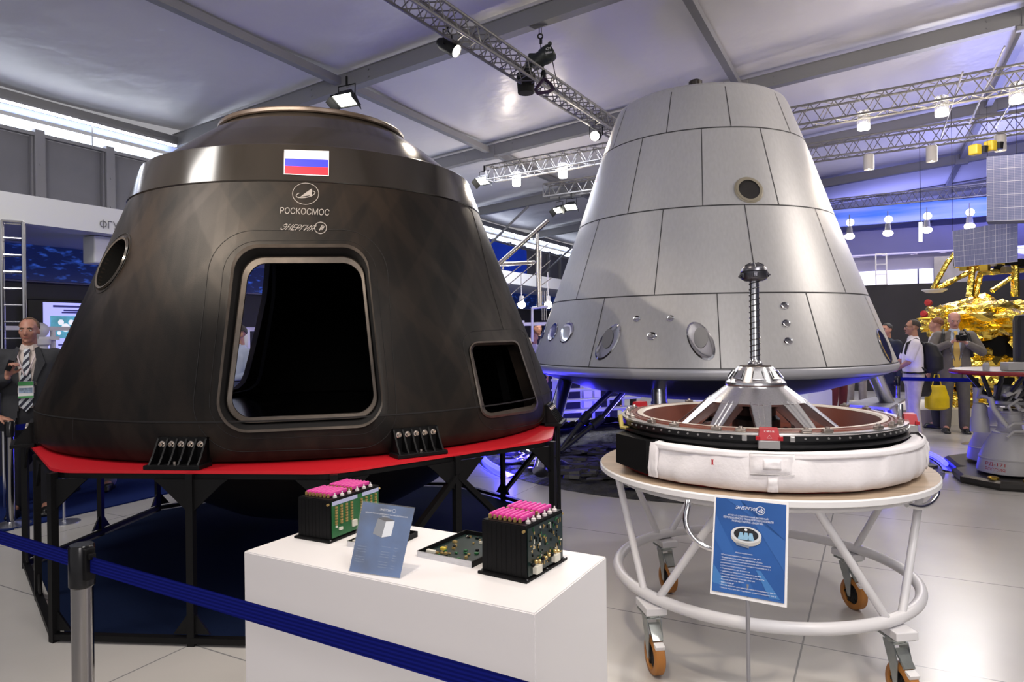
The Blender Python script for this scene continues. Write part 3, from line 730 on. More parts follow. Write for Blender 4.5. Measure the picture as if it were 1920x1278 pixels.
for k in range(8):
    a = Vector((*O8[k], 0)); b = Vector((*O8[(k+1) % 8], 0)); m_ = (a+b)/2
    for p, tdir in ((a, None), (m_, (b-a).normalized())):
        mb = MB(); d = (p-TC_).normalized(); R = rz(math.atan2(d.y, d.x)); mb.box(p+Z*.446, (.038, .038, .892), R)
        dirs = [tdir, -tdir] if tdir else [(b-a).normalized(), (Vector((*O8[k-1], 0))-a).normalized()]
        for t_ in dirs:   # gusset plates top and bottom
            s_ = t_.cross(Z)*.006
            mb.prism([p+Z*.862-s_, p+t_*.20+Z*.862-s_, p+t_*.16+Z*.83-s_, p+t_*.02+Z*.70-s_, p+Z*.70-s_], s_*2)
            mb.prism([p+Z*.06-s_, p+t_*.10+Z*.06-s_, p+t_*.025+Z*.16-s_, p+Z*.16-s_], s_*2)
        mb.build('leg', M_blackp, tb)
    if k in (6, 7, 2, 3):
        pass
    if k == 6:
        for e in (a, b):
            mb = MB(); mb.bar(m_+Z*.78, e+Z*.06, .045, .03); mb.build('brace', M_blackp, tb)
    if k == 7:
        mb = MB(); mb.bar(m_+Z*.06, a+Z*.80, .045, .03); mb.build('brace', M_blackp, tb)
        mb = MB(); mb.bar(m_+Z*.06, b+Z*.80, .045, .03); mb.build('brace', M_blackp, tb)
    if k == 0:
        mb = MB(); mb.bar(a+Z*.80, m_+Z*.06, .045, .03); mb.build('brace', M_blackp, tb)
mb = MB(); n8 = [Vector((TC_.x+(x-TC_.x)*.97, TC_.y+(y-TC_.y)*.97, .004)) for x, y in O8]; mb.prism(n8, (0, 0, .012)); tag(mb.build('octagonal_carpet', M_navy, at_=(TC_.x, TC_.y, 0)), 'dark navy carpet inside the base of the red-topped octagonal table', 'carpet')
# ------------------------------------------------------------------ silver capsule
SCX = Vector((2.507, 9.0, 0))
SPROF = [(2.249, 1.213), (1.955, 1.992), (1.604, 2.966), (1.30, 3.86), (1.10, 4.40), (1.06, 4.475), (1.0, 4.515), (.92, 4.53)]
def sh(px, py, off=0., far=False): return hitlathe(px, py, SCX, SPROF, off, far)
M_sil = mat('satin_silver_paint', (.60, .60, .61), .42, .28, noise_=(40, .04, (1, 1, .15)), bump=(220, .06, .002))
M_silr = mat('rim_white', (.55, .56, .62), .35, .2)
M_line = mat('grey_joint', (.05, .05, .055), .6)
M_port = mat('port_chrome', (.85, .85, .87), .10, 1)
sc = thing('silver_capsule', 'tall satin silver truncated cone capsule with panel joints on slanted steel legs', 'space capsule', (SCX.x, SCX.y, .07))
mb = MB(); mb.lathe(SCX, SPROF, 180); oo = mb.build('conical_hull', M_sil, sc, smooth=20)
mb = MB(); mb.lathe(SCX, [(.92, 4.53), (.90, 4.52), (.5, 4.50), (0, 4.5)], 80); mb.build('top_plate', M_sil, sc)
mb = MB(); mb.lathe(SCX, [(2.251, 1.215), (2.262, 1.205), (2.262, 1.165), (2.24, 1.13), (2.17, 1.10)], 160); mb.build('rim_band', M_silr, sc, smooth=50)
mb = MB(); mb.lathe(SCX, [(2.18, 1.10), (1.9, 1.0), (1.5, .88), (1.1, .80), (0, .78)], 120); mb.build('heat_shield', mat('navy_shield', (.03, .03, .045), .35), sc, smooth=60)
def lring(z, w=.007):
    r = prof_r(SPROF, z); mb = MB(); mb.lathe(SCX, [(r+.0045, z-w), (r+.001, z+w)], 160); mb.build('panel_joint', M_line, sc)
for z in (1.992, 2.966, 3.905): lring(z)
lring(1.222, .005)
def vseam(a, b):
    p = sh(*a); q = sh(*b); t0 = math.atan2(p.y-SCX.y, p.x-SCX.x); t1 = math.atan2(q.y-SCX.y, q.x-SCX.x); t = (t0+t1)/2
    def pt(tt, z, o=.003): r = prof_r(SPROF, z)+o; return Vector((SCX.x+r*math.cos(tt), SCX.y+r*math.sin(tt), z))
    return t, pt
rows = [(3.905, 4.50, [((1188, 183), (1166, 262)), ((1263, 162), (1257, 245)), ((1357, 155), (1370, 238)), ((1440, 160), (1462, 246))]),
        (2.966, 3.905, [((1206, 255), (1178, 398)), ((1314, 243), (1319, 385)), ((1426, 244), (1460, 383)), ((1125, 300), (1098, 408))]),
        (1.992, 2.966, [((1120, 415), (1085, 560)), ((1242, 394), (1229, 551)), ((1393, 386), (1425, 547)), ((1533, 395), (1580, 546))]),
        (1.22, 1.992, [((1132, 560), (1107, 684)), ((1344, 550), (1352, 690)), ((1512, 550), (1548, 682))])]
for z0, z1, L in rows:
    ths = [vseam(a, b)[0] for a, b in L]; ths.sort(); stp = sum(ths[i+1]-ths[i] for i in range(len(ths)-1))/(len(ths)-1)
    t = ths[-1]+stp
    while t < ths[0]+2*PI-stp*.5: ths.append(t); t += stp
    for th in ths:
        mb = MB(); a = []
        for k in range(9):
            z = z0+(z1-z0)*k/8; r = prof_r(SPROF, z)+.003; hw = .005/r
            for s in (-hw, hw): a.append(Vector((SCX.x+r*math.cos(th+s), SCX.y+r*math.sin(th+s), z)))
        mb.add(a, [(2*k, 2*k+1, 2*k+3, 2*k+2) for k in range(8)]); mb.build('panel_joint', M_line, sc)
def sth(px, py):
    p = sh(px, py); return math.atan2(p.y-SCX.y, p.x-SCX.x), p.z
def sport(px, py, rad, name='port', ry=1., rim=None, inner=None, depth=.03, tilt=0.):
    th, z = sth(px, py)
    def P(rr, off):
        pts, nrm, c = port_pts(SCX, th, z, rr, SPROF, 36, off, ry)
        if tilt:
            Rm = Matrix.Rotation(tilt, 3, nrm); pts = [c+nrm*off+Rm@(p-c-nrm*off) for p in pts]
        return pts
    a = P(rad*1.12, .002); b = P(rad, .010); c = P(rad*.93, -depth*.5 if depth > 0 else .02)
    o = ring_strip(a, b, name, rim or M_port, sc)
    N = len(a); mb = MB(); mb.add(P(rad, .0102)+P(rad*.80, .0055)+P(rad*.55, .004), [(i, (i+1) % N, N+(i+1) % N, N+i) for i in range(N)]+[(N+i, N+(i+1) % N, 2*N+(i+1) % N, 2*N+i) for i in range(N)]+[tuple(range(2*N, 3*N))])
    mb.build('recess', inner or M_port, o, smooth=60)
    return o
M_tan = mat('tan_rim', (.36, .32, .24), .45); M_pgl = mat('dark_window_glass', (.03, .028, .025), .08, spec=.8)
o = sport(1404, 356, .145, 'porthole', rim=M_tan, inner=M_pgl)
th, z = sth(1404, 356)
pA = port_pts(SCX, th, z, .145, SPROF, 36, .013)[0]; pB = port_pts(SCX, th, z, .118, SPROF, 36, .016)[0]; ring_strip(pA, pB, 'rim', M_tan, o)
for px, py, r in ((1194, 598, .038), (1257, 597, .038), (1222, 630, .048), (1471, 573, .042), (1474, 606, .042), (1478, 639, .042)): sport(px, py, r, 'sensor_port', ry=.9)
for px, py, r, ry, tl in ((1140, 641, .105, 1.9, -.42), (1314, 639, .105, 1.9, .42), (1062, 623, .12, 1.0, 0), (1037, 622, .11, 1.0, 0), (1020, 621, .10, 1, 0), (1658, 648, .13, 1.4, -.2)):
    q = sport(px, py, r, 'thruster_port', ry=ry, tilt=tl)
    if r == .105:
        th, z = sth(px, py-6); pts, nrm, c = port_pts(SCX, th, z, r*.66, SPROF, 30, .0125, ry*.85)
        mb = MB(); mb.add(pts, [tuple(range(len(pts)))]); mb.build('nozzle_cover', mat('grey_cover', (.30, .30, .31), .5), q)
mb = MB(); c = Vector((0, 0, 0)); q = at(1304, 152, 8.3); q.z = 4.50
q = Vector((ray(1304, 150)[0]*8.35, 8.35, 4.5)); mb.lathe(q, [(.11, 0), (.10, .06), (.075, .07)], 20); mb.build('mast_foot', M_sil, sc)
mb = MB(); mb.lathe(q, [(.075, .07), (.082, .09), (.082, .15), (.05, .17), (0, .17)], 20); mb.build('top_knob', mat('brown_black', (.02, .012, .010), .4), sc, smooth=40)
surfpoly([(1117, 330), (1120, 330), (1119, 340), (1116, 340)], sh, mat('flag_red', (.7, .03, .05), .35), sc, 'red_mark', .004)
# legs
M_leg = mat('leg_steel', (.55, .55, .60), .22, 1)
gA = at(1235, 702, 7.55); gB = at(1237, 790, 7.45); d = (gB-gA); d.normalize()
mb = MB(); e = gA+d*((gA.z-.16)/-d.z); mb.tube([gA+Z*.1, e], .085, 20); mb.tube([gA+d*.3, e+Z*.25], [.092, .092], 20)
mb.tube([at(1237, 764, 7.5), at(1237, 775, 7.5)], [.09, .12], 20); mb.build('leg', M_leg, sc, smooth=40)
for (a, b, r) in ((at(1066, 700, 8.6), at(1040, 790, 7.9), .085), (at(1632, 690, 8.3), at(1660, 750, 8.8), .085), (at(1450, 700, 10.4), at(1450, 770, 11.3), .085)):
    d = (b-a).normalized(); e = a+d*((a.z-.12)/-d.z); mb = MB(); mb.tube([a+Z*.05, e], r, 16); mb.build('leg', M_leg, sc, smooth=40)
M_dst = mat('damper_black', (.02, .02, .025), .35)
for s in (0, 26):
    a = at(1152+s*.9, 728, 8.3); b = at(1103+s, 775+s*.3, 8.05); c = at(1048+s*.1, 846, 7.8)
    mb = MB(); mb.tube([a, b], .035, 12); st = mb.build('strut', M_leg, sc, smooth=40)
    mb = MB(); mb.tube([b, b+(c-b)*.25, b+(c-b)*.26, c], [.05, .05, .028, .028], 12); mb.build('damper', M_dst, st, smooth=40)
# footpads
for px, py, Y in ((1040, 862, 7.75),):
    c = at(px, py, Y); c.z = .0; mb = MB(); mb.lathe(c+Z*.06, [(.22, 0), (.20, .04), (.08, .10)], 24, capt=True); mb.build('footpad', M_leg, sc)
fp = thing('steel_ledge', 'light grey steel ledge plate on a post beside the right leg of the silver capsule', 'ledge', gnd(1640, 850, 0))
a, b, c, d = at(1578, 757, 8.7), at(1668, 776, 8.2), at(1698, 752, 9.3), at(1640, 745, 9.6)
zz = a.z
pts = [Vector((p.x, p.y, zz)) for p in (a, b, c, d)]
mb = MB(); mb.prism(pts, (0, 0, -.03)); mb.build('plate', mat('plate_grey', (.40, .41, .45), .35, .5), fp)
mb = MB(); q = (pts[0]+pts[1]+pts[2]+pts[3])/4; mb.box(Vector((q.x, q.y, zz/2-.02)), (.08, .08, zz-.04)); mb.build('post', M_leg, fp)
# rock bed disc with blue light ring
RC = Vector((2.4, 9.0, 0)); RR = 2.78
mb = MB(); random.seed(3)
n_a = 120
P = []
for i in range(46):
    r = RR*i/45; row = []
    for k in range(n_a+1):
        a = 2*PI*(k % n_a)/n_a; x = RC.x+r*math.cos(a); y = RC.y+r*math.sin(a)
        h = .045+.05*noise.noise(Vector((x*3.2, y*7, 0)))+.03*abs(noise.noise(Vector((x*9, y*16, 3))))
        if i > 43: h = .02 if i == 44 else 0
        row.append(Vector((x, y, max(h, .0)+.004)))
    P.append(row)
mb.grid(P)
stuff(tag(mb.build('rock_bed', mat('dark_slate', (.035, .034, .033), .55, noise_=(9, .5), bump=(14, 1., .03)), at_=RC), 'round bed of dark layered slate rocks on the floor under the silver capsule', 'rocks'))
mb = MB(); random.seed(11)
for i in range(420):
    a = random.uniform(-PI, -.25); r = RR*math.sqrt(random.uniform(.1, .88)); c = Vector((RC.x+r*math.cos(a), RC.y+r*math.sin(a), .07+random.uniform(0, .03)))
    w = random.uniform(.10, .30); d_ = w*random.uniform(.35, .8); n_ = 7; pts = []
    for k in range(n_):
        q = 2*PI*k/n_+random.uniform(-.3, .3); pts.append(c+Vector((w*.5*math.cos(q), d_*.5*math.sin(q), random.uniform(-.006, .006))))
    mb.prism(pts, (random.uniform(-.01, .01), random.uniform(-.01, .01), random.uniform(.015, .04)))
stuff(tag(mb.build('slate_slabs', mat('slate_slab', (.05, .048, .046), .5, noise_=(5, .4)), at_=RC), 'loose flat grey slate slabs strewn over the round rock bed', 'rocks'))
M_blue = mat('blue_neon', (.02, .02, 1), .3, emit=9, ecol=(.03, .03, 1))
M_whn = mat('white_blue_neon', (.6, .6, 1), .3, emit=14, ecol=(.45, .5, 1))
def arcpts(C, R, a0, a1, z, n=60): return [C+Vector((R*math.cos(math.radians(a0+(a1-a0)*k/n)), R*math.sin(math.radians(a0+(a1-a0)*k/n)), z)) for k in range(n+1)]
nr = thing('neon_ring', 'glowing blue neon light ring around the rock bed', 'light', (RC.x, RC.y, 0))
for a0, a1 in ((-25, 60), (62, 140), (142, 206)):
    mb = MB(); mb.tube(arcpts(RC, RR+.03, a0, a1, .05), .028, 8); mb.build('tube', M_blue, nr, smooth=60)
mb = MB(); mb.lathe(RC, [(RR+.12, .003), (RR+.10, 0), (RR-.02, .025)], 120, math.radians(-30), math.radians(210)); mb.build('channel', mat('channel_chrome', (.5, .5, .55), .2, 1), nr)
# crumpled foil
def foil(c, R, seed, sc=(1, 1, 1), amp=.25, fr=1.6, sub=4, oct_=4):
    bm = bmesh.new(); bmesh.ops.create_icosphere(bm, subdivisions=sub, radius=1)
    for v in bm.verts:
        p = v.co.copy(); q = Vector((p.x*fr+seed, p.y*fr, p.z*fr)); a = 0; w = 1
        for k in range(oct_): a += w*(abs(noise.noise(q))-.25); q = q*2.1+Vector((3, 7, 1)); w *= .52
        p = p*(1+amp*a*2); v.co = Vector((p.x*sc[0]*R, p.y*sc[1]*R, p.z*sc[2]*R))
    mb = MB(); bm.verts.index_update(); mb.add([Vector(c)+v.co for v in bm.verts], [[v.index for v in f.verts] for f in bm.faces]); bm.free(); return mb
M_sfoil = mat('silver_foil', (.55, .53, .50), .16, 1)
mb = MB(); P = []
for i in range(50):
    row = []
    for k in range(16):
        a = math.radians(100+110*i/49); r = RR-.25-k*.03; q = RC+Vector((r*math.cos(a), r*math.sin(a), 0)); h = .05+.012*k+.09*abs(noise.noise(Vector((q.x*4, q.y*4, k*.4))))
        row.append(q+Z*h)
    P.append(row)
mb.grid(P); stuff(tag(mb.build('foil_sheet', M_sfoil, at_=RC), 'crumpled silver foil along the back edge of the rock bed', 'foil'))
for a_, e in ((195, 6), (170, 8), (150, 8), (120, 8), (5, 8)):
    p = RC+Vector(((RR-.2)*math.cos(math.radians(a_)), (RR-.2)*math.sin(math.radians(a_)), .25)); light('POINT', 'neon_glow', p, e*3.5, (.04, .03, 1), size=.08)
light('SPOT', 'blue_uplight', (RC.x-1.2, RC.y-.9, .18), 130, (.12, .10, 1), (SCX.x, SCX.y, 1.0), .1, 130)
light('SPOT', 'blue_uplight', (RC.x+1.3, RC.y-.9, .18), 130, (.12, .10, 1), (SCX.x, SCX.y, 1.0), .1, 130)
# ------------------------------------------------------------------ round cart with the docking unit
KC = Vector((1.288, 3.60, 0)); TZ = .904
cart = thing('round_cart', 'round white steel tube cart with a plywood top on four orange-wheeled castors', 'cart', (KC.x, KC.y, 0))
M_ply = mat('plywood', (.42, .32, .23), .5, noise_=(6, .16, (1, 8, 1)))
M_tubew = mat('white_tube_paint', (.70, .69, .71), .35)
mb = MB(); mb.lathe(KC, [(.818, TZ), (0, TZ)], 120); 
mb.build('plywood_top', M_ply, cart)
mb = MB(); mb.lathe(KC, [(0, TZ-.034), (.812, TZ-.034), (.824, TZ-.028), (.824, TZ-.006), (.818, TZ)], 120); mb.build('edge_band', M_white, cart, smooth=30)
def kp(deg, r, z): return KC+Vector((r*math.cos(math.radians(deg)), r*math.sin(math.radians(deg)), z))
mb = MB(); mb.tube([kp(3*k, .735, .345) for k in range(120)], .027, 12, closed=True); mb.build('ring_tube', M_tubew, cart, smooth=60)
mb = MB(); mb.tube([kp(3*k, .74, .85) for k in range(120)], .018, 10, closed=True); mb.build('ring_tube', M_tubew, cart, smooth=60)
for a in (299, 209, 119, 29):
    for s in (-1, 1):
        mb = MB(); mb.tube([kp(a+s*4, .735, .35), kp(a+s*31, .74, .86)], .018, 10); mb.build('strut', M_tubew, cart, smooth=60)
def castor_parts(parent, spin, brake_col):
    R = rz(spin); P = lambda x, y, z: R@Vector((x, y, z))
    mb = MB(); mb.box((0, 0, .300), (.16, .10, .036), R, .004); mb.build('mount_block', M_tubew, parent)
    ca = MB(); ca.box((0, 0, .276), (.12, .10, .010), R, .002); ca.lathe((0, 0, .252), [(.036, 0), (.040, .006), (.040, .016), (.030, 0)], 24, capb=True)
    for s in (-1, 1):
        ca.prism([P(-.036, s*.031, .252), P(.036, s*.031, .252), P(.060, s*.031, .18), P(.054, s*.031, .075), P(.034, s*.031, .075), P(.005, s*.031, .16)], P(0, s*.004, 0))
    ca.prism([P(-.036, -.034, .248), P(.036, -.034, .248), P(.036, -.034, .256), P(-.036, -.034, .256)], P(0, .068, 0))
    fk = ca.build('castor_fork', mat('zinc_plate', (.42, .45, .44), .30, .9, noise_=(20, .15)), parent)
    w = MB(); c = P(.044, 0, .088); ax = P(0, 1, 0)
    w.lathe(c-ax*.026, [(.060, 0), (.080, .001), (.088, .008), (.088, .044), (.080, .051), (.060, .052), (.056, .042), (.056, .010)], 40, axis=ax, closed=True)
    wo = w.build('wheel', mat('orange_tread', (.42, .17, .035), .5, noise_=(8, .15)), parent, smooth=40)
    w = MB(); w.lathe(c-ax*.016, [(.0, 0), (.022, 0), (.056, .006), (.056, .026), (.022, .032), (0, .032)], 30, axis=ax)
    for k in range(6):
        q = 2*PI*k/6; e = R@Vector((math.cos(q), 0, math.sin(q))); w.bar(c+e*.012-ax*.0, c+e*.055, .012, .036, up=ax)
    w.build('hub', M_rubber, wo)
    b = MB(); b.hexa([P(.030, -.026, .225), P(.085, -.024, .165), P(.085, .024, .165), P(.030, .026, .225), P(.034, -.026, .236), P(.094, -.024, .174), P(.094, .024, .174), P(.034, .026, .236)]); b.build('brake_plate', MATS['zinc_plate'], parent)
    b = MB(); b.hexa([P(.086, -.022, .150), P(.118, -.022, .140), P(.118, .022, .140), P(.086, .022, .150), P(.090, -.022, .166), P(.124, -.022, .156), P(.124, .022, .156), P(.090, .022, .166)]); b.build('brake_pedal', M_white, parent)
# castors are parts of the cart (each a sub-tree one level deep)
for a, spin in ((299, -84), (209, -82), (119, -76), (29, -76)):
    hold = MB(); hold.lathe((0, 0, .318), [(.0, 0), (.03, 0), (.03, .014), (0, .014)], 14)
    co = hold.build('castor', M_tubew, cart); co.location = kp(a, .735, 0)-KC; ORG[co.name] = Vector((0, 0, 0))
    R = math.radians(spin); before = set(bpy.data.objects); castor_parts(co, R, None)
    for n_ in set(bpy.data.objects)-before:      # flatten one level: hub joins the castor level
        if n_.parent != co: n_.parent = co
for a_, pts in ((0, [(1291, 938, 2.93), (1290, 948, 2.92), (1286, 975, 2.9), (1295, 1000, 2.88), (1315, 1020, 2.86), (1345, 1030, 2.84), (1375, 1020, 2.83), (1382, 985, 2.83), (1380, 955, 2.83)]), (1, [(1700, 945, 3.02), (1725, 950, 3.05), (1745, 942, 3.12), (1757, 925, 3.2), (1752, 912, 3.3)])):
    P = [at(*p) for p in pts]; mb = MB(); Q = []
    for i in range(len(P)-1):
        p0 = P[max(i-1, 0)]; p1 = P[i]; p2 = P[i+1]; p3 = P[min(i+2, len(P)-1)]
        for k in range(5):
            t = k/5; Q.append(.5*((2*p1)+(p2-p0)*t+(2*p0-5*p1+4*p2-p3)*t*t+(3*p1-p0-3*p2+p3)*t**3))
    Q.append(P[-1]); mb.tube(Q, .013, 12); mb.build('handle', M_chrome, cart, smooth=60)

dk = thing('docking_unit', 'ring-shaped spacecraft docking unit with white quilted cover and a central probe on the round cart', 'docking unit', (KC.x, KC.y, TZ))
DC = Vector((1.275, 3.585, 0))
def dp(deg, r, z): return DC+Vector((r*math.cos(math.radians(deg)), r*math.sin(math.radians(deg)), z))
M_brown = mat('red_brown_coating', (.13, .032, .018), .42, noise_=(5, .2))
M_ringal = mat('ring_aluminium', (.60, .59, .58), .30, .9)
M_blk = mat('satin_black_anodised', (.010, .010, .011), .30)
mb = MB(); mb.lathe(DC, [(.60, TZ+.005), (.70, TZ+.005), (.71, TZ+.03), (.66, TZ+.03)], 100, closed=True); mb.build('bottom_flange', mat('red_flange', (.25, .01, .012), .4), dk)
mb = MB(); mb.lathe(DC, [(.60, .93), (.665, .93), (.665, 1.10), (.702, 1.10), (.702, 1.112), (.675, 1.114), (.675, 1.125), (.696, 1.127), (.696, 1.150), (.66, 1.150)], 140); mb.build('outer_drum', M_blk, dk, smooth=20)
mb = MB(); mb.lathe(DC, [(.697, 1.150), (.699, 1.154), (.697, 1.160), (.655, 1.160)], 140); dr = mb.build('deck_ring', M_ringal, dk, smooth=20)
mb = MB(); mb.lathe(DC, [(.655, 1.160), (.650, 1.166), (.640, 1.166), (.637, 1.160), (.632, 1.166), (.622, 1.166), (.619, 1.160), (.612, 1.168), (.598, 1.168)], 140); mb.build('seal_ring', M_brown, dk, smooth=20)
mb = MB(); mb.lathe(DC, [(.637, 1.1625), (.632, 1.1625)], 140); mb.lathe(DC, [(.619, 1.1625), (.612, 1.1625)], 140)
mb = MB(); mb.lathe(DC, [(.612, 1.169), (.588, 1.169), (.580, 1.160)], 140); mb.build('inner_lip', mat('cream_lip', (.62, .55, .48), .4), dk)
mb = MB(); mb.lathe(DC, [(.582, 1.162), (.560, 1.10), (.545, 1.055), (.52, 1.05), (.34, 1.035), (.31, 1.02), (.28, .93)], 140); mb.build('inner_cone', M_brown, dk, smooth=25)
mb = MB(); mb.lathe(DC, [(.31, .93), (0, .93)], 60); mb.build('inner_base', M_dark, dk)
for a in range(8): # dark machinery at the bottom
    mb = MB(); mb.box(dp(a*45+20, .16, .985), (.10, .07, .09), rz(math.radians(a*45+20)), .008); mb.lathe(dp(a*45+40, .20, .95), [(.03, 0), (.03, .07), (0, .075)], 14); mb.build('actuator', M_blk, dk)
for k in range(42):
    a = 193+k*4.1
    if a > 345 or 250 < a < 259: continue
    mb = MB(); c = dp(a, .696, 1.139); e = (dp(a, 1, 0)-DC).normalized(); mb.lathe(c, [(.0055, 0), (.0045, .004), (0, .004)], 8, axis=e); mb.build('rivet', M_ringal, dr)
for a in (205, 218, 236, 245, 268, 276, 300, 311, 322, 12, 25, 60, 72, 95, 106, 150, 160, 176, 186):
    mb = MB(); c = dp(a, .668, 1.160); R = rz(math.radians(a+90)); mb.box(c+Z*.008, (.045, .026, .016), R, .005); mb.lathe(c+Z*.016, [(.011, 0), (.008, .008), (0, .008)], 10); mb.build('latch', mat('latch_metal', (.38, .33, .30), .35, .9), dr)
for a in (338, 80):
    mb = MB(); mb.lathe(dp(a, .665, 1.16), [(.014, 0), (.014, .07), (.012, .074), (0, .074)], 16); mb.build('guide_pin', M_chrome, dr, smooth=40)
M_redb = mat('red_cover', (.42, .010, .018), .32)
for a in (254.5, 340, 70, 137):
    R = rz(math.radians(a+90)); c = dp(a, .708, 0); e = Vector((math.cos(math.radians(a)), math.sin(math.radians(a)), 0)); tt = Vector((-e.y, e.x, 0))
    mb = MB(); mb.box(c+Z*1.118, (.088, .060, .036), R, .003); blk = mb.build('sensor_block', M_ringal, dk)
    mb = MB(); b0 = .044; b1 = .036; z0 = 1.137; z1 = 1.186
    mb.hexa([c+tt*-b0-e*.028+Z*z0, c+tt*b0-e*.028+Z*z0, c+tt*b0+e*.032+Z*z0, c+tt*-b0+e*.032+Z*z0, c+tt*-b1-e*.026+Z*z1, c+tt*b1-e*.026+Z*z1, c+tt*b1+e*.024+Z*z1, c+tt*-b1+e*.024+Z*z1])
    for s in (-1, 1): mb.box(c+tt*s*.045+e*.026+Z*1.145, (.018, .016, .016), R)
    rc = mb.build('red_cover', M_redb, blk)
    if a == 254.5:
        n = Vector((e.x, e.y, (.008/.049))).normalized(); m_ = MB(); q = c+e*.0295+Z*1.171; up = n.cross(tt).normalized()
        if up.z < 0: up = -up
        put_text(m_, 'К №1-16', lambda u, v: q+tt*(-.020+.040*u)+up*(.008*v)+e*.001); 
        q2 = q-up*.012
        m_.tube([q2-tt*.010-up*.012+e*.001, q2+e*.002, q2+tt*.010-up*.012+e*.001], .0008, 4, closed=True); m_.build('lettering', M_white, blk)
for a in (246.5, 262.5, 333, 347):
    mb = MB(); mb.box(dp(a, .690, 1.137), (.022, .018, .024), rz(math.radians(a+90)), .003); mb.build('end_clamp', M_ringal, dr)
# hub, skirt, ten struts
M_petal = mat('machined_aluminium', (.74, .74, .76), .24, 1, noise_=(25, .10, (8, 8, 1)))
mb = MB(); mb.lathe(DC, [(.072, 1.412), (.088, 1.412), (.096, 1.404), (.142, 1.338), (.150, 1.332), (.152, 1.322), (.150, 1.316), (.135, 1.314)], 90); hub = mb.build('hub_cone', M_petal, dk, smooth=25)
mb = MB(); mb.lathe(DC, [(.05, 1.40), (.060, 1.418), (.078, 1.418), (.080, 1.412)], 40, capb=True); mb.build('collar', mat('dark_bronze', (.10, .08, .07), .35, .6), hub)
for k in range(8):
    a = 256+45*k; r_, z_ = .119, 1.372; c = dp(a, r_, z_); e = (dp(a, 1, 0)-DC).normalized(); tt = Vector((-e.y, e.x, 0)); n = Vector((e.x*.82, e.y*.82, .57)).normalized(); up = n.cross(tt); up = up if up.z > 0 else -up
    mb = MB(); mb.prism([c-tt*.030-up*.026+n*.002, c+tt*.030-up*.026+n*.002, c+tt*.022+up*.024+n*.002, c-tt*.022+up*.024+n*.002], n*.004); mb.build('facet', M_petal, hub)
    for s in (-1, 1):
        mb = MB(); mb.bar(c+tt*s*.026-up*.02+n*.006, c+tt*s*.020+up*.02+n*.006, .004, .006); mb.build('slot', M_blk, hub)
mb = MB(); mb.lathe(DC, [(.135, 1.318), (.146, 1.316), (.252, 1.236), (.250, 1.226), (.14, 1.305)], 90, closed=True); skirt = mb.build('skirt', M_petal, dk, smooth=25)
for k in range(10):
    a = 256+36*k; e = (dp(a, 1, 0)-DC).normalized(); tt = Vector((-e.y, e.x, 0))
    p0 = DC+e*.235+Z*1.247; p1 = DC+e*.44+Z*1.075; ax = (p1-p0).normalized(); n = ax.cross(tt); n = n if n.z > 0 else -n
    mb = MB(); w0, w1 = .050, .026
    mb.hexa([p0-tt*w0-n*.006, p0+tt*w0-n*.006, p1+tt*w1-n*.006, p1-tt*w1-n*.006, p0-tt*w0, p0+tt*w0, p1+tt*w1, p1-tt*w1])
    for s in (-1, 1):  # side webs and centre ribs
        mb.hexa([p0+tt*s*w0-n*.05, p0+tt*s*(w0-.004)-n*.05, p1+tt*s*(w1-.004)-n*.022, p1+tt*s*w1-n*.022, p0+tt*s*w0, p0+tt*s*(w0-.004), p1+tt*s*(w1-.004), p1+tt*s*w1])
        mb.hexa([p0+tt*(s*.013-.003), p0+tt*(s*.013+.003), p1-ax*.06+tt*(s*.010+.003), p1-ax*.06+tt*(s*.010-.003)]+[q+n*.005 for q in (p0+tt*(s*.013-.003), p0+tt*(s*.013+.003), p1-ax*.06+tt*(s*.010+.003), p1-ax*.06+tt*(s*.010-.003))])
    st = mb.build('strut', M_petal, dk)
    mb = MB(); mb.prism([p1-ax*.05-tt*.014+n*.001, p1-ax*.05+tt*.014+n*.001, p1-ax*.015+tt*.014+n*.001, p1-ax*.015-tt*.014+n*.001], n*.002); mb.build('slot', M_blk, st)
    mb = MB(); mb.lathe(p1-ax*.03-tt*.012, [(.010, 0), (.010, .024), (0, .024)], 12, axis=tt, capb=True); mb.build('pin', M_chrome, st)
    mb = MB(); mb.box(p1-n*.03+Z*.005, (.05, .04, .05), rz(math.radians(a)), .004); mb.build('foot', M_petal, st)
for k in range(5):
    a = 220+72*k; e = (dp(a, 1, 0)-DC).normalized(); tt = Vector((-e.y, e.x, 0)); c = DC+e*.26+Z*1.12
    mb = MB(); mb.prism([c-e*.06-tt*.01, c+e*.10-tt*.01-Z*.05, c+e*.10-tt*.01-Z*.08, c-e*.05-tt*.01-Z*.06], tt*.02); mb.build('linkage', M_petal, dk)
mb = MB(); mb.lathe(DC, [(.12, .95), (.12, 1.14), (.10, 1.16), (.10, 1.20), (.06, 1.22), (.06, 1.32)], 30); mb.build('core_drum', M_blk, dk, smooth=30)
# probe: polished rod with black spiral and mushroom head
mb = MB(); mb.lathe(DC, [(.034, 1.40), (.036, 1.43), (.028, 1.44), (.0235, 1.45), (.0235, 1.862)], 30); rod = mb.build('probe_rod', M_chrome, dk, smooth=40)
mb = MB(); H = [DC+Vector((.0255*math.cos(t), .0255*math.sin(t), 1.445+.415*t/(2*PI*14))) for t in [2*PI*14*k/330 for k in range(331)]]; mb.tube(H, .0024, 5); mb.build('spiral', M_blk, rod)
M_gun = mat('gunmetal', (.13, .13, .15), .30, .9)
mb = MB(); mb.lathe(DC, [(.024, 1.858), (.045, 1.860), (.062, 1.868), (.068, 1.880), (.071, 1.900), (.071, 1.905), (.064, 1.909), (.066, 1.912), (.062, 1.925), (.050, 1.940), (.030, 1.951), (0, 1.955)], 50); hd = mb.build('probe_head', M_gun, rod, smooth=30)
hd.parent = dk
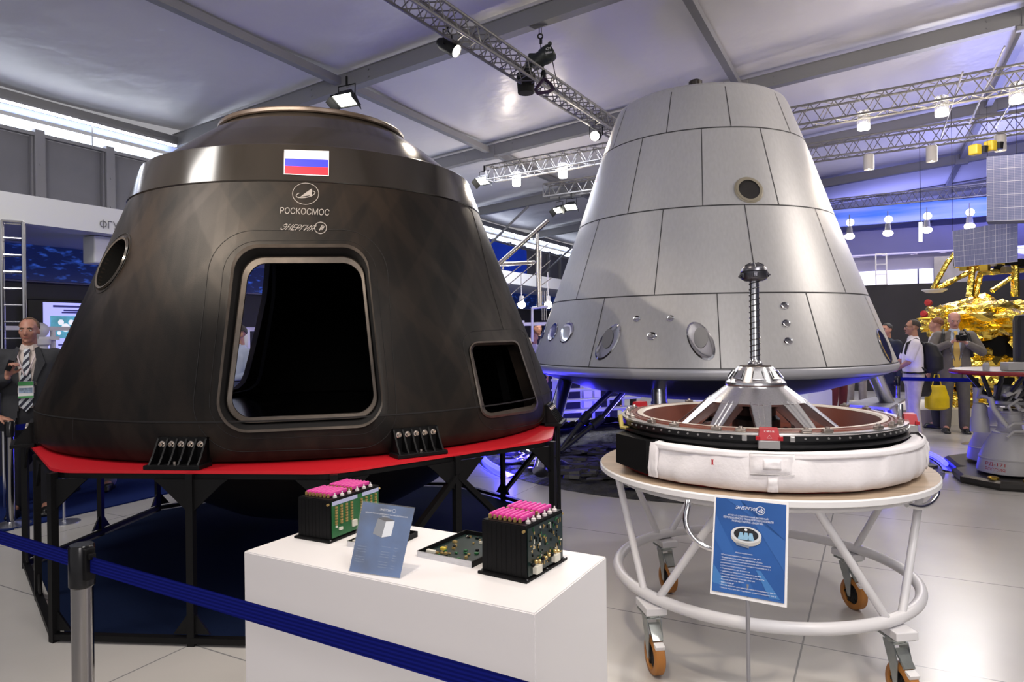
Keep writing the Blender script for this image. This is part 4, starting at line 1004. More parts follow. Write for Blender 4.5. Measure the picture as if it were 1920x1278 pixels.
for k in range(6):
    a = 60*k+16; e = (dp(a, 1, 0)-DC).normalized(); tt = Vector((-e.y, e.x, 0)); c = DC+e*.070+Z*1.888
    mb = MB(); mb.box(c, (.014, .022, .022), rz(math.radians(a)), .003); mb.tube([c+e*.004, c+e*.016], .005, 6); mb.build('capture_latch', M_gun, hd)
    mb = MB(); mb.tube([DC+e*.062+Z*1.918, DC+e*.05+Z*1.943, DC+e*.02+Z*1.956], .0022, 5); mb.build('rib', M_blk, hd)
# quilted white thermal cover (wraps the drum, open at the left where the black box sits)
def cover(a0, a1, R0, name, seed=0):
    P = []; n = 200
    prof = [(.700, 1.086), (.722, 1.090), (.742, 1.086), (.752, 1.070), (.757, 1.04), (.763, 1.0), (.765, .965), (.755, .935), (.735, .918), (.69, .912)]
    for i in range(n+1):
        a = a0+(a1-a0)*i/n; row = []
        edge = min(i, n-i)/n
        for j, (r, z) in enumerate(prof):
            w = .012*noise.noise(Vector((a*.055+seed, z*9, 1)))+.005*noise.noise(Vector((a*.3, z*30, 7)))+.010*noise.noise(Vector((a*.12, z*3, 3)))
            if edge < .012: w -= .012
            lf = .010*noise.noise(Vector((a*.06, 3, 0))) if j in (0, 1, 2, 8, 9) else 0
            row.append(dp(a, r+w, z+lf*(1 if j > 5 else .6)))
        P.append(row)
    mb = MB(); mb.grid(P); mb = evalmesh(mb, [('SUBSURF', dict(levels=1, render_levels=1))])
    return mb
M_quilt = mat('white_quilted_fabric', (.82, .79, .81), .8, noise_=(7, .05), bump=(60, .25, .006))
cv = cover(212, 392, .0, 'c').build('quilted_cover', M_quilt, dk, smooth=80)
def stitch(pts, name='stitched_seam', r=.0018):
    mb = MB(); mb.tube(pts, r, 5); mb.build(name, mat('stitch_grey', (.50, .49, .50), .8), cv)
for z, r in ((1.075, .760), (.955, .772)):
    for a0 in (214, 262): pass
def patch(a0, a1, z0, z1, off, name, m, rr=.020):
    P = []; n = 14
    for i in range(n+1):
        row = []
        for j in range(9):
            a = a0+(a1-a0)*i/n; z = z0+(z1-z0)*j/8; e = min(i, n-i, j, 8-j)
            o_ = off*(0.2 if e == 0 else .75 if e == 1 else 1)+.004*noise.noise(Vector((a*.7, z*40, 5)))
            base = .757+(.765-.757)*(1.04-z)/.075 if z > .965 else .762
            if z > 1.09: base = .757-(z-1.085)*1.2
            row.append(dp(a, base+o_, z))
        P.append(row)
    mb = MB(); mb.grid(P); return mb.build(name, m, cv, smooth=80)
patch(248.5, 261.5, .995, 1.092, .016, 'pocket_flap', M_quilt)
patch(252.0, 258.0, 1.015, 1.070, .028, 'pocket_bulge', M_quilt)
patch(253.6, 256.8, .925, .990, .010, 'strap', M_quilt)
patch(333, 350, .93, 1.105, .018, 'pocket_flap', M_quilt)
patch(337, 344, .99, 1.07, .030, 'pocket_bulge', M_quilt)
patch(212.2, 216.5, .93, 1.088, .010, 'hem', M_quilt)
for a0, a1 in ((214, 248), (262, 333)):
    patch(a0, a1, 1.062, 1.090, .010, 'top_hem', M_quilt)
for z in (1.0, 1.086):
    stitch([dp(248.5+13*k/14, .775, z) for k in range(15)])
m_ = MB(); q = dp(237.2, .778, 1.028); e = (q-DC); e.z = 0; e.normalize(); tt = Vector((-e.y, e.x, 0))
put_text(m_, 'I', lambda u, v: q+tt*(-.0035+.007*u)+Z*(.020*v)); m_.bar(q-tt*.006, q+tt*.006, .002); m_.bar(q-tt*.006+Z*.020, q+tt*.006+Z*.020, .002); m_.build('red_mark', mat('red_ink', (.5, .02, .03), .6), cv)
# faceted black box on the open side
e = (dp(205, 1, 0)-DC).normalized(); q1 = [at(x, y, Y) for x, y, Y in ((1155, 812, 3.38), (1211, 826, 3.22), (1234, 823, 3.20), (1234, 884, 3.20), (1211, 888, 3.22), (1155, 866, 3.38))]
bx = [at(1176, 805, 3.62), at(1232, 815, 3.44), at(1245, 818, 3.42), at(1245, 884, 3.36), at(1222, 880, 3.44), at(1176, 858, 3.62)]
mb = MB(); mb.add(q1+bx, [(0, 5, 4, 1), (1, 4, 3, 2), (6, 7, 8, 9, 10, 11), (0, 1, 7, 6), (1, 2, 8, 7), (2, 3, 9, 8), (3, 4, 10, 9), (4, 5, 11, 10), (5, 0, 6, 11)])
mb.build('black_box', M_blackp, dk)
c1_ = [at(1161, 832, 3.35), at(1192, 841, 3.26), at(1205, 829, 3.23), at(1205, 878, 3.23), at(1192, 876, 3.26), at(1161, 864, 3.35)]
mb = MB(); mb.tube([at(1163, 778, 3.55), at(1166, 800, 3.52), at(1180, 803, 3.50)], .012, 8); mb.build('cable', mat('yellow_wire', (.45, .36, .10), .5), dk)

# blue information board on a pole in front of the cart
M_poster = mat('blue_poster', (.018, .085, .30), .35, noise_=(3, .22))
bd = thing('information_board', 'blue information board about the docking unit on a thin pole before the round cart', 'sign', gnd(1410, 1400, 0))
tl, tr, br, bl = at(1340, 926, 2.70), at(1479, 941, 2.575), at(1475, 1139, 2.50), at(1331, 1112, 2.62)
def onplane(px, py, a, n):
    d = Vector(ray(px, py)); e = Vector((0, 0, EYE)); return e+d*((a-e).dot(n)/d.dot(n))
nn_ = (tr-tl).cross(bl-tl).normalized(); nn_ = nn_ if nn_.y < 0 else -nn_; br = onplane(1475, 1139, tl, nn_)
def Q(u, v, o=0): return quadmap(tl, tr, br, bl)(u, v)+nn_*o
mb = MB(); mb.hexa([Q(0, 0, -.012), Q(1, 0, -.012), Q(1, 1, -.012), Q(0, 1, -.012), Q(0, 0, 0), Q(1, 0, 0), Q(1, 1, 0), Q(0, 1, 0)]); mb.build('frame', M_white, bd)
mb = MB(); mb.grid([[Q(.025+.945*u/6, .035+.935*v/6, .0015) for u in range(7)] for v in range(7)]); po = mb.build('poster', M_poster, bd)
def band(pts, m, name='light_stripe', o=.0025): 
    mb = MB(); mb.add([Q(u, v, o) for u, v in pts], [tuple(range(len(pts)))]); mb.build(name, m, po)
M_b2 = mat('poster_light_blue', (.05, .18, .45), .4); M_b3 = mat('poster_mid_blue', (.026, .11, .36), .4); M_wt = mat('print_white', (.78, .82, .88), .45)
band([(.16, .97), (.36, .97), (.97, .32), (.97, .62)], M_b3); band([(.03, .80), (.03, .55), (.50, .05), (.62, .05), (.62, .06)], M_b3)
band([(.03, .30), (.03, .12), (.16, .05), (.30, .05)], M_b2, o=.003); band([(.60, .30), (.66, .30), (.92, .06), (.78, .06)], M_b2, o=.003)
band([(.03, .115), (.97, .05), (.97, .036), (.03, .036)], M_b3, o=.0035)
def line(s, u0, u1, v0, v1, it=0, bo=0, m=M_wt, name='lettering', par=None, QQ=None, o=.004):
    QF = QQ or Q; mb = MB(); put_text(mb, s, lambda u, v: QF(u0+(u1-u0)*u, v0+(v1-v0)*v, o), it, bo); mb.build(name, m, par or po)
line('ЭНЕРГИЯ', .30, .60, .876, .908, .3, 0)
def ringq(cu, cv_, ru, rv, w, QF, par, m=M_wt, o=.004, name='emblem', fill=False):
    A = [QF(cu+ru*math.cos(2*PI*k/28), cv_+rv*math.sin(2*PI*k/28), o) for k in range(28)]
    B = [QF(cu+(ru-w)*math.cos(2*PI*k/28), cv_+(rv-w*.75)*math.sin(2*PI*k/28), o) for k in range(28)]
    mb = MB()
    if fill: mb.add(A, [tuple(range(28))])
    else: mb.add(A+B, [(k, (k+1) % 28, 28+(k+1) % 28, 28+k) for k in range(28)])
    return mb.build(name, m, par)
ringq(.635, .885, .062, .040, .006, Q, po)
for k in range(3): band([(.60+k*.018, .872-k*.004), (.655+k*.012, .908-k*.012), (.661+k*.012, .903-k*.012), (.606+k*.018, .868-k*.004)], M_wt, 'emblem', .0045)
line('АГРЕГАТ СТЫКОВОЧНЫЙ АКТИВНЫЙ', .20, .74, .800, .820, 0, 0); line('ПЕРСПЕКТИВНОГО ТРАНСПОРТНОГО КОРАБЛЯ', .14, .81, .772, .792, 0, 0); line('РАЗРАБОТКИ РКК «ЭНЕРГИЯ»', .26, .68, .744, .764, 0, 0)
ringq(.455, .600, .205, .082, .01, Q, po, mat('print_grey', (.45, .44, .42), .5), .004, 'picture', True)
ringq(.455, .630, .205, .080, .01, Q, po, mat('print_pale', (.62, .64, .66), .5), .0045, 'picture', True)
ringq(.455, .632, .165, .064, .01, Q, po, mat('print_black', (.008, .008, .01), .5), .005, 'picture', True)
for cu in (.39, .455, .52): band([(cu-.045, .578), (cu+.045, .578), (cu+.02, .65), (cu-.02, .65)], mat('print_cyan', (.25, .45, .62), .5), 'picture', .0055)
ringq(.452, .678, .02, .012, .01, Q, po, M_wt, .006, 'picture', True)
band([(.33, .545), (.50, .525), (.50, .50), (.33, .52)], mat('print_grey2', (.20, .22, .26), .5), 'picture', .0055)
line('Характеристики:', .32, .55, .435, .450)
TX = ['• Стыковка кораблей массой от 5 до 30 т', '• Совместимость со всеми системами «Союз»', '• Работа на герметичных материалах для сохранения', '  работоспособности после схода 6 кораблей по 2 ч', '  с стыковочной скоростью', '• Перестыковка: до 10 полетов', '• Сдвижение нагрузок при стыковке до 40%', '• Несущая способность стыка до 17 000 кгс*м', '• Диаметр прохода люка: до 1000 мм', '• Высота агрегата 183 мм', '• Масса 246 кг', '• Масса агрегата для однократного использования 232 кг', '• Масса агрегата при отделении активной нагрузки 230 кг']
for k, s in enumerate(TX):
    v = .405-k*.0270; line(s, .13, .13+.0135*len(s), v-.008, v+.008)
mb = MB(); b0 = Q(.5, 0, -.008); mb.tube([b0+Z*.06-nn_*.01, b0, Vector((b0.x, b0.y-.0, 0))], .0075, 10); mb.build('pole', mat('pole_grey', (.35, .35, .38), .35, .6), bd)
mb = MB(); mb.lathe(Vector((b0.x, b0.y, 0)), [(.14, 0), (.14, .008), (.02, .02)], 40, capb=True, capt=True); mb.build('base', M_alu, bd)

# ------------------------------------------------------------------ white pedestal with electronics
PZ = .92
pa, pb_, pd = gnd(457, 1033, PZ), gnd(1003, 1150, PZ), gnd(1137, 1043, PZ); pc_ = pa+(pd-pb_)
mb = MB(); mb.hexa([Vector((p.x, p.y, 0)) for p in (pa, pb_, pd, pc_)]+[pa, pb_, pd, pc_]); ped = mb.build('display_plinth', mat('white_plinth', (.78, .76, .77), .5), at_=(pa.x, pa.y, 0), fixn=True)
bm = bmesh.new(); bm.from_mesh(ped.data); bmesh.ops.bevel(bm, geom=list(bm.edges), offset=.003, segments=2, affect='EDGES'); bm.to_mesh(ped.data); bm.free()
tag(ped, 'large plain white display plinth carrying the electronics boxes in the foreground', 'plinth')
U1 = (pb_-pa).normalized(); V1 = (pd-pb_).normalized(); V1 = (V1-U1*V1.dot(U1)).normalized()
M_anod = mat('black_anodised', (.0035, .0035, .004), .5, noise_=(3, .3), spec=.16)
M_pink = mat('pink_plug', (.62, .045, .30), .38); M_pcb = mat('green_board', (.015, .12, .035), .4); M_pcbd = mat('dark_green_board', (.008, .020, .018), .35)
M_gold = mat('gold_component', (.55, .38, .14), .3, .6); M_chipw = mat('pale_component', (.62, .60, .52), .5); M_conn = mat('white_cap', (.62, .58, .58), .5)
def ebox(name, label, cb, eu, ev, w, dpt, h, board, seed):
    # cb: near corner of the body on the plinth, eu/ev: horizontal unit vectors of the two visible faces
    rnd = random.Random(seed); o = thing(name, label, 'electronics box', cb)
    R = Matrix((eu, ev, Z)).transposed()
    C_ = cb+eu*w/2+ev*dpt/2
    mb = MB(); mb.box(C_+Z*.004, (w+.018, dpt+.026, .008), R, .002); 
    mb.build('base_flange', M_anod, o)
    for q in (-1, 1):
        for s in (-1, 0, 1):
            c = C_+eu*(w/2+.005)*q+ev*(dpt/2+.004)*s+Z*.008; mb = MB(); mb.lathe(c, [(.003, 0), (.003, .0012), (0, .0012)], 8); mb.build('screw', M_alu, o)
    mb = MB(); mb.box(C_+Z*(.008+h/2), (w, dpt, h), R, .0015); 
    n = 9
    for k in range(n+1):   # card edges showing as fine vertical ribs on the black face
        mb.box(C_-eu*(w/2)+eu*(w*k/n)-ev*(dpt/2+.0004)+Z*(.008+h/2), (.0008, .0005, h*.98), R)
    mb.build('housing', M_anod, o)
    f = lambda a, b, off=0: cb+eu*(w+off)+ev*(a*dpt)+Z*(.008+b*h)
    mb = MB(); mb.hexa([f(.03, .03, .0002), f(.97, .03, .0002), f(.97, .95, .0002), f(.03, .95, .0002), f(.03, .03, .003), f(.97, .03, .003), f(.97, .95, .003), f(.03, .95, .003)]); bo = mb.build('circuit_board', board, o)
    if board is M_pcb:
        mb = MB(); mb.hexa([f(.03, .86, .0025), f(.52, .86, .0025), f(.52, .96, .0025), f(.03, .96, .0025), f(.03, .86, .004), f(.52, .86, .004), f(.52, .96, .004), f(.03, .96, .004)]); mb.hexa([f(.62, .86, .0025), f(.97, .86, .0025), f(.97, .96, .0025), f(.62, .96, .0025), f(.62, .86, .004), f(.97, .86, .004), f(.97, .96, .004), f(.62, .96, .004)]); mb.build('edge_strip', mat('pale_blue_strip', (.45, .48, .70), .4), bo)
        for j in range(9):
            if j == 4: continue
            for i in range(7 if j < 4 else 6):
                c = f(.10+j*.10, .80-i*.072, .005); mb = MB(); mb.box(c, (.005, .0085, .0062), R); mb.build('memory_chip', M_gold, bo)
        mb = MB(); mb.box(f(.70, .36, .006), (.006, .026, .020), R); mb.build('gold_chip', M_gold, bo); mb = MB(); mb.box(f(.70, .36, .010), (.003, .016, .012), R); mb.build('chip_window', mat('chip_orange', (.5, .2, .05), .4), bo)
        for c, s in ((f(.18, .22, .006), (.006, .016, .010)), (f(.10, .30, .006), (.005, .008, .006)), (f(.44, .24, .008), (.008, .022, .022))):
            mb = MB(); mb.box(c, s, R, .001); mb.build('component', M_chipw, bo)
    else:
        for k in range(96):
            a, b = rnd.uniform(.08, .93), rnd.uniform(.08, .92); s = rnd.choice([(.002, .004, .008), (.002, .010, .003), (.002, .003, .003), (.003, .005, .006), (.002, .002, .012)])
            mb = MB(); mb.box(f(a, b, .004), s, R); mb.build('component', rnd.choice([M_gold, M_gold, M_pcb, M_chipw, M_anod]), bo)
        for a, b in ((.12, .12), (.62, .14)):
            mb = MB(); mb.box(f(a+.09, b, .010), (.016, .030, .022), R, .002); mb.build('connector', M_chipw, bo)
        for k in range(9):
            mb = MB(); mb.sphere(f(.10+k*.085, .24+.03*(k % 2), .009), .006, 8, 6); mb.build('capacitor', M_gold if k % 3 else M_anod, bo)
    # pink plugs in two rows on top, white caps beside them
    top = .008+h
    for r, (v0, L) in enumerate(((.08, .40), (.52, .42))):
        for k in range(7):
            c = cb+eu*(w*(.10+.115*k))+ev*(dpt*(v0+L/2))+Z*(top+.012)
            mb = MB(); mb.box(c, (w*.072, dpt*L*.88, .015), R, .004); pl = mb.build('pink_plug', M_pink, o)
            mb = MB(); mb.box(c-ev*(dpt*L*.46)-Z*.003, (w*.05, .006, .012), R); mb.build('contact', M_gold, pl)
        for k in range(3):
            c = cb+eu*(w*.93)+ev*(dpt*(v0+.06+.14*k))+Z*(top+.002)
            mb = MB(); mb.lathe(c, [(.007, 0), (.007, .007), (.003, .009), (.002, .016), (0, .016)], 10, capb=True); mb.build('white_cap', M_conn, o)
    mb = MB(); mb.box(C_+Z*(top+.001), (w*.98, dpt*.98, .003), R); mb.build('top_plate', M_anod, o)
    for q in (-1, 1):
        mb = MB(); mb.lathe(C_+eu*(w/2-.004)+ev*(dpt/2*q)+Z*(top-.012), [(.004, 0), (.004, .008), (0, .008)], 10, axis=ev*q); mb.build('corner_screw', M_gold, o)
    return o
nb = gnd(987, 1091, PZ); lb = gnd(905, 1073, PZ); rb = gnd(1049, 1049, PZ)
eu = (nb-lb); wv = eu.length; eu.normalize(); ev = (rb-nb); dv = ev.length; ev.normalize(); ev = (ev-eu*ev.dot(eu)).normalized()
ebox('electronics_box', 'black finned electronics box with pink plugs at the right end of the white plinth', nb-eu*wv, eu, ev, wv, dv, .142, M_pcbd, 3)
nb = gnd(619, 1017, PZ); lb = gnd(560, 1007, PZ); rb = gnd(692, 978, PZ)
eu2 = (nb-lb); w2 = eu2.length; eu2.normalize(); ev2 = (rb-nb); d2 = ev2.length; ev2.normalize(); ev2 = (ev2-eu2*ev2.dot(eu2)).normalized()
ebox('electronics_box', 'black electronics box with a green board and pink plugs behind the clear sign holder', nb-eu2*w2, eu2, ev2, w2, d2, .128, M_pcb, 5)
def tray(name, label, pts, seed):
    rnd = random.Random(seed); p = [gnd(x, y, PZ) for x, y in pts]; o = thing(name, label, 'circuit board', p[0])
    a, b, c = p; u = (b-a); w = u.length; u.normalize(); v = (c-b); d = v.length; v = (v-u*v.dot(u)).normalized(); R = Matrix((u, v, Z)).transposed(); C_ = a+u*w/2+v*d/2
    mb = MB(); mb.box(C_+Z*.003, (w, d, .004), R); mb.build('board', M_pcbd, o)
    for q, (s, t, L, ww) in enumerate(((0, -1, w, .004), (0, 1, w, .004), (-1, 0, .004, d), (1, 0, .004, d))):
        mb = MB(); mb.box(C_+u*s*w/2+v*t*d/2+Z*.009, (L if s == 0 else .004, ww if s == 0 else d, .018), R); mb.build('frame_rail', M_anod if q else M_alu, o)
    for k in range(46):
        c_ = C_+u*rnd.uniform(-.44, .44)*w+v*rnd.uniform(-.42, .42)*d+Z*.008
        mb = MB(); mb.box(c_, (rnd.uniform(.004, .012), rnd.uniform(.004, .010), rnd.uniform(.003, .007)), R); mb.build('component', rnd.choice([M_gold, M_gold, M_chipw, M_pcb, M_anod]), o)
    mb = MB(); mb.box(C_-u*w*.28-v*d*.22+Z*.012, (.018, .012, .010), R, .002); mb.build('yellow_coil', mat('yellow_part', (.6, .45, .05), .5), o)
    mb = MB(); mb.box(C_-u*w*.38-v*d*.36+Z*.010, (.032, .012, .010), R, .002); mb.build('connector', M_chipw, o)
tray('circuit_board_tray', 'open circuit board tray with a bare metal front edge in the middle of the plinth', [(783, 1043), (885, 1064), (958, 1018)], 2)
tray('circuit_board_tray', 'dark circuit board tray lying behind the clear sign holder', [(652, 1024), (722, 1035), (796, 1008)], 4)
# clear sign holder
M_acr = mat('clear_acrylic', (.85, .87, .9), .05); M_acr.node_tree.nodes['Principled BSDF'].inputs['Alpha'].default_value = .07
ah = thing('acrylic_sign_holder', 'small clear slanted sign holder with a blue sheet at the front of the plinth', 'sign holder', gnd(700, 1076, PZ))
tl, tr, br, bl = at(680, 938, 2.035), at(779, 951, 1.965), at(750, 1085, 1.895), at(653, 1070, 1.965)
bl.z = PZ+.001
nn_ = (tr-tl).cross(bl-tl).normalized(); nn_ = nn_ if nn_.y < 0 else -nn_; br = onplane(750, 1085, tl, nn_)
TL, TR, BR, BL = tl, tr, br, bl
def Q3(u, v, o=0, c=(TL, TR, BR, BL), n=nn_.copy()): return quadmap(*c)(u, v)+n*o
mb = MB(); mb.hexa([Q3(.012, .012, -.0015), Q3(.988, .012, -.0015), Q3(.988, .985, -.0015), Q3(.012, .985, -.0015), Q3(.012, .012, -.0005), Q3(.988, .012, -.0005), Q3(.988, .985, -.0005), Q3(.012, .985, -.0005)])
sh_ = mb.build('blue_sheet', mat('sheet_blue', (.040, .105, .27), .4, noise_=(9, .5)), ah)
mb = MB(); mb.hexa([Q3(0, 0, .0008), Q3(1, 0, .0008), Q3(1, 1, .0008), Q3(0, 1, .0008), Q3(0, 0, .0028), Q3(1, 0, .0028), Q3(1, 1, .0028), Q3(0, 1, .0028)]); mb.build('front_sheet', M_acr, ah)
b2 = [Vector((p.x, p.y, PZ+.0005)) for p in (br, bl)]; bk_ = [p+V1*.085 for p in b2]; mb = MB(); mb.prism([b2[1], b2[0], bk_[0], bk_[1]], Z*.002); mb.build('foot', M_acr, ah)
QF = Q3
line('ЭНЕРГИЯ', .36, .58, .895, .925, .3, 0, M_wt, 'lettering', sh_, Q3, .0001); ringq(.63, .912, .035, .024, .005, Q3, sh_, M_wt, .0001)
line('ЦЕНТРАЛЬНАЯ ЦИФРОВАЯ ВЫЧИСЛИТЕЛЬНАЯ', .10, .90, .835, .855, 0, 0, M_wt, 'lettering', sh_, Q3, .0001); line('МАШИНА', .43, .57, .808, .826, 0, 0, M_wt, 'lettering', sh_, Q3, .0001)
def q3poly(pts, m, nm='picture', o=.0002):
    mb = MB(); mb.add([Q3(u, v, o) for u, v in pts], [tuple(range(len(pts)))]); mb.build(nm, m, sh_)
q3poly([(.32, .56), (.36, .78), (.52, .76), (.50, .52)], MATS['print_grey2']); q3poly([(.36, .78), (.50, .81), (.68, .78), (.52, .75)], mat('print_dark', (.05, .05, .06), .5), o=.0004); q3poly([(.50, .52), (.52, .75), (.68, .77), (.67, .56)], M_wt, o=.0003)
for k in range(9):
    v = .40-k*.035
    for u0, s in ((.08, 'Бортовая система'), (.54, 'Цифровой модуль'), (.78, 'Блок 1')):
        if (k+len(s)) % 4 == 0: continue
        line(s, u0, u0+.011*len(s), v-.007, v+.007, 0, 0, mat('pale_print', (.28, .36, .52), .5), 'lettering', sh_, Q3, .0001)

# ------------------------------------------------------------------ barrier posts and belts
M_belt = mat('blue_webbing', (.006, .010, .15), .95, bump=(1, .0), spec=.05)
def belt_mat():
    m = M_belt; nt = m.node_tree; b = nt.nodes['Principled BSDF']; tc = nt.nodes.new('ShaderNodeTexCoord'); w = nt.nodes.new('ShaderNodeTexWave'); w.bands_direction = 'Z'; w.inputs['Scale'].default_value = 32
    nt.links.new(tc.outputs['Object'], w.inputs['Vector']); bp = nt.nodes.new('ShaderNodeBump'); bp.inputs['Strength'].default_value = .5; bp.inputs['Distance'].default_value = .003
    nt.links.new(w.outputs['Fac'], bp.inputs['Height']); nt.links.new(bp.outputs[0], b.inputs['Normal'])
belt_mat()
def post(c, label, h=.95, r=.0315, m=None, capm=None, cap_=True, group=None, basem=None, baser=.17):
    c = Vector((c.x, c.y, 0)); o = thing('barrier_post', label, 'barrier post', c, group)
    mb = MB(); mb.lathe(c, [(r, .02), (r, h-.13)], 32); mb.build('pole', m or mat('post_steel', (.34, .33, .33), .10, 1), o, smooth=40)
    mb = MB(); mb.lathe(c, [(baser, 0), (baser, .008), (baser*.7, .022), (r*1.3, .035), (r, .04)], 40, capb=True); mb.build('base', basem or M_alu, o, smooth=30)
    if cap_:
        mb = MB(); mb.lathe(c, [(r+.001, h-.135), (r+.006, h-.13), (r+.006, h-.006), (r+.002, h), (0, h)], 32); mb.build('cap', capm or M_blackg, o, smooth=40)
    return o
PC = Vector((ray(153, 1020)[0]*2.18, 2.18, 0))
po_ = post(PC, 'polished steel barrier post with black cap in the left foreground holding the blue belt', .945)
def belt(name, label, a, b, w=.05, sag=.0, n=16):
    P = []
    for i in range(n+1):
        t = i/n; q = a+(b-a)*t-Z*sag*4*t*(1-t); P.append([q+Z*w/2, q-Z*w/2])
    d = (b-a).normalized().cross(Z)*.001; m = MB(); m.grid([[p+d for p in r] for r in P]); m.grid([[p-d for p in reversed(r)] for r in P])
    return tag(m.build(name, M_belt, at_=a), label, 'barrier belt')
mb = MB(); d = (at(640, 1204, 1.62)-PC); d.z = 0; d.normalize(); mb.box(PC+d*.042+Z*.888, (.016, .032, .10), rz(math.atan2(d.y, d.x)), .003); mb.box(PC+d*.055+Z*.915, (.02, .02, .018), rz(math.atan2(d.y, d.x)), .002); mb.build('belt_slot', M_blackp, po_)
a = PC+d*.05; a.z = .888; e = at(640, 1204, 1.62); b = a+(e-a)*2.3; b.z = .872
belt('barrier_belt', 'dark blue belt stretching from the foreground post across the white plinth', a, b, .050)
d2_ = (at(0, 1002, 2.47)-PC); d2_.z = 0; d2_.normalize(); a = PC+d2_*.036; a.z = .888; b = PC+d2_*1.6; b.z = .882
belt('barrier_belt', 'short dark blue belt running from the foreground post out to the left', a, b, .050)
# ------------------------------------------------------------------ lighting rigs, lamps and hoist
def lz(px, py, z):
    r = ray(px, py); return at(px, py, (z-EYE)/r[2])
qa = lz(788, 6, 4.80); qb = lz(1120, 222, 4.80); dd = (qb-qa).normalized()
lattice('lighting_truss', 'aluminium lighting truss running away from the viewer towards the silver capsule, carrying the hoist', 'truss', qa-dd*5, qa+dd*6.2, .20, .22, .017, up=(0, 0, 1))
def two(px0, py0, px1, py1, z): return lz(px0, py0, z), lz(px1, py1, z)
a, b = two(1500, 221, 1915, 146, 4.95); d = (b-a).normalized(); T1a = a
e0 = a-d*((a.x-(-.42))/d.x)
lattice('lighting_truss', 'long aluminium truss crossing behind the top of the silver capsule', 'truss', e0, b+d*3, .29, .34, .018)
T1o, T1d = e0, d
a, b = two(1513, 288, 1915, 230, 4.95); d = (b-a).normalized(); e0 = a-d*((a.x-.85)/d.x)
lattice('lighting_truss', 'second aluminium truss crossing lower behind the silver capsule', 'truss', e0, b+d*3, .29, .34, .018)
T2o, T2d = e0, d
a, b = two(1545, 387, 1835, 357, 4.95); d = (b-a).normalized()
lattice('lighting_truss', 'far aluminium truss just above the glowing blue banner', 'truss', a-d*2, b+d*3, .29, .34, .018)
T3o, T3d = a, d
M_bulb = mat('lamp_glow', (1, .95, .85), .3, emit=60, ecol=(1, .90, .74)); M_bulbc = mat('flood_glow', (1, 1, .95), .3, emit=22, ecol=(1, .98, .86)); M_glassy = mat('lamp_glass', (.9, .9, .9), .1, trans=.9, ior=1.3)
def spotlamp(name, label, p, aim, L=.24, r=.075, group=None, body=None, glow=None, yoke=True):
    p = Vector(p); aim = Vector(aim).normalized(); o = thing(name, label, 'lamp', p, group)
    mb = MB(); mb.lathe(p-aim*L, [(0, 0), (r*.6, 0), (r, L*.25), (r*1.02, L), (r*.95, L+.005), (r*.9, L-.01)], 24, axis=aim); mb.build('housing', body or M_blackp, o, smooth=40)
    mb = MB(); mb.lathe(p-aim*.006, [(r*.9, 0), (0, .002)], 24, axis=aim); mb.build('lens', glow or M_bulb, o)
    if yoke:
        s = aim.cross(Z); s = s.normalized() if s.length > .05 else Vector((1, 0, 0)); c = p-aim*L*.5
        mb = MB(); mb.tube([c+s*r*1.05, c+s*r*1.3, c+s*r*1.3+Z*.15, c+Z*.17, c-s*r*1.3+Z*.15, c-s*r*1.3, c-s*r*1.05], .008, 6); mb.tube([c+Z*.17, c+Z*.24], .014, 8); mb.build('yoke', M_blackp, o)
    return o
p = lz(856, 96, 4.62); spotlamp('spot_lamp', 'black spot lamp clamped to the near lighting truss, pointing right', p, (.75, -.35, -.55), .26, .07)
light('SPOT', 'lamp_beam', p+Vector((.05, -.03, -.05)), 60, WARM, (1.0, 3.2, .9), .05, 70)
p = lz(1115, 255, 4.55); spotlamp('spot_lamp', 'bright round spot lamp at the far end of the near truss beside the silver cone', p, Vector((-.35, -.9, -.30)), .2, .075)
light('SPOT', 'lamp_beam', p+Vector((-.1, -.15, -.08)), 90, WARM, (-1.0, 4.4, 2.3), .05, 80)
def flood(label, p, aim, s=.36):
    p = Vector(p); aim = Vector(aim).normalized(); o = thing('flood_lamp', label, 'lamp', p); x = aim.cross(Z).normalized(); y = x.cross(aim)
    mb = MB(); w, h = s*.5, s*.34
    F = [p+x*i*w+y*j*h for i, j in ((-1, -1), (1, -1), (1, 1), (-1, 1))]; B = [p-aim*.13+x*i*w*.55+y*j*h*.5 for i, j in ((-1, -1), (1, -1), (1, 1), (-1, 1))]
    mb.add(F+B, [(4, 7, 6, 5), (0, 4, 5, 1), (1, 5, 6, 2), (2, 6, 7, 3), (3, 7, 4, 0)]); mb.tube([F[0], F[1], F[2], F[3]], .010, 6, closed=True); mb.build('housing', M_blackp, o)
    mb = MB(); mb.add([p+x*i*w*.92+y*j*h*.9-aim*.01 for i, j in ((-1, -1), (1, -1), (1, 1), (-1, 1))], [(0, 1, 2, 3)]); mb.build('lens', M_bulbc, o)
    for s_ in (-1, 1):
        mb = MB(); mb.prism([F[0 if s_ < 0 else 1], F[3 if s_ < 0 else 2], F[3 if s_ < 0 else 2]+aim*.1+x*s_*.05, F[0 if s_ < 0 else 1]+aim*.1+x*s_*.05], x*.004); mb.build('barn_door', M_blackp, o)
    c = p-aim*.06; mb = MB(); mb.tube([c+x*w*.8, c+x*w*.85+Z*.16, c-x*w*.85+Z*.16, c-x*w*.8], .009, 6); mb.tube([c+Z*.16, c+Z*.28], .016, 8); mb.build('yoke', M_blackp, o)
    return o
flood('black flood lamp hanging behind the top of the dark capsule', lz(648, 188, 4.80), (-.20, -.42, -.9), .34)
light('SPOT', 'lamp_beam', lz(646, 197, 4.75)+Vector((-.06, -.2, -.2)), 60, NEUT, (-1.8, 3.2, 3.0), .1, 100)
fp_ = T1o+T1d*(-.18)-Z*.12; flood('black flood lamp at the left end of the long crossing truss', fp_, (-.35, -.45, -.8), .32)
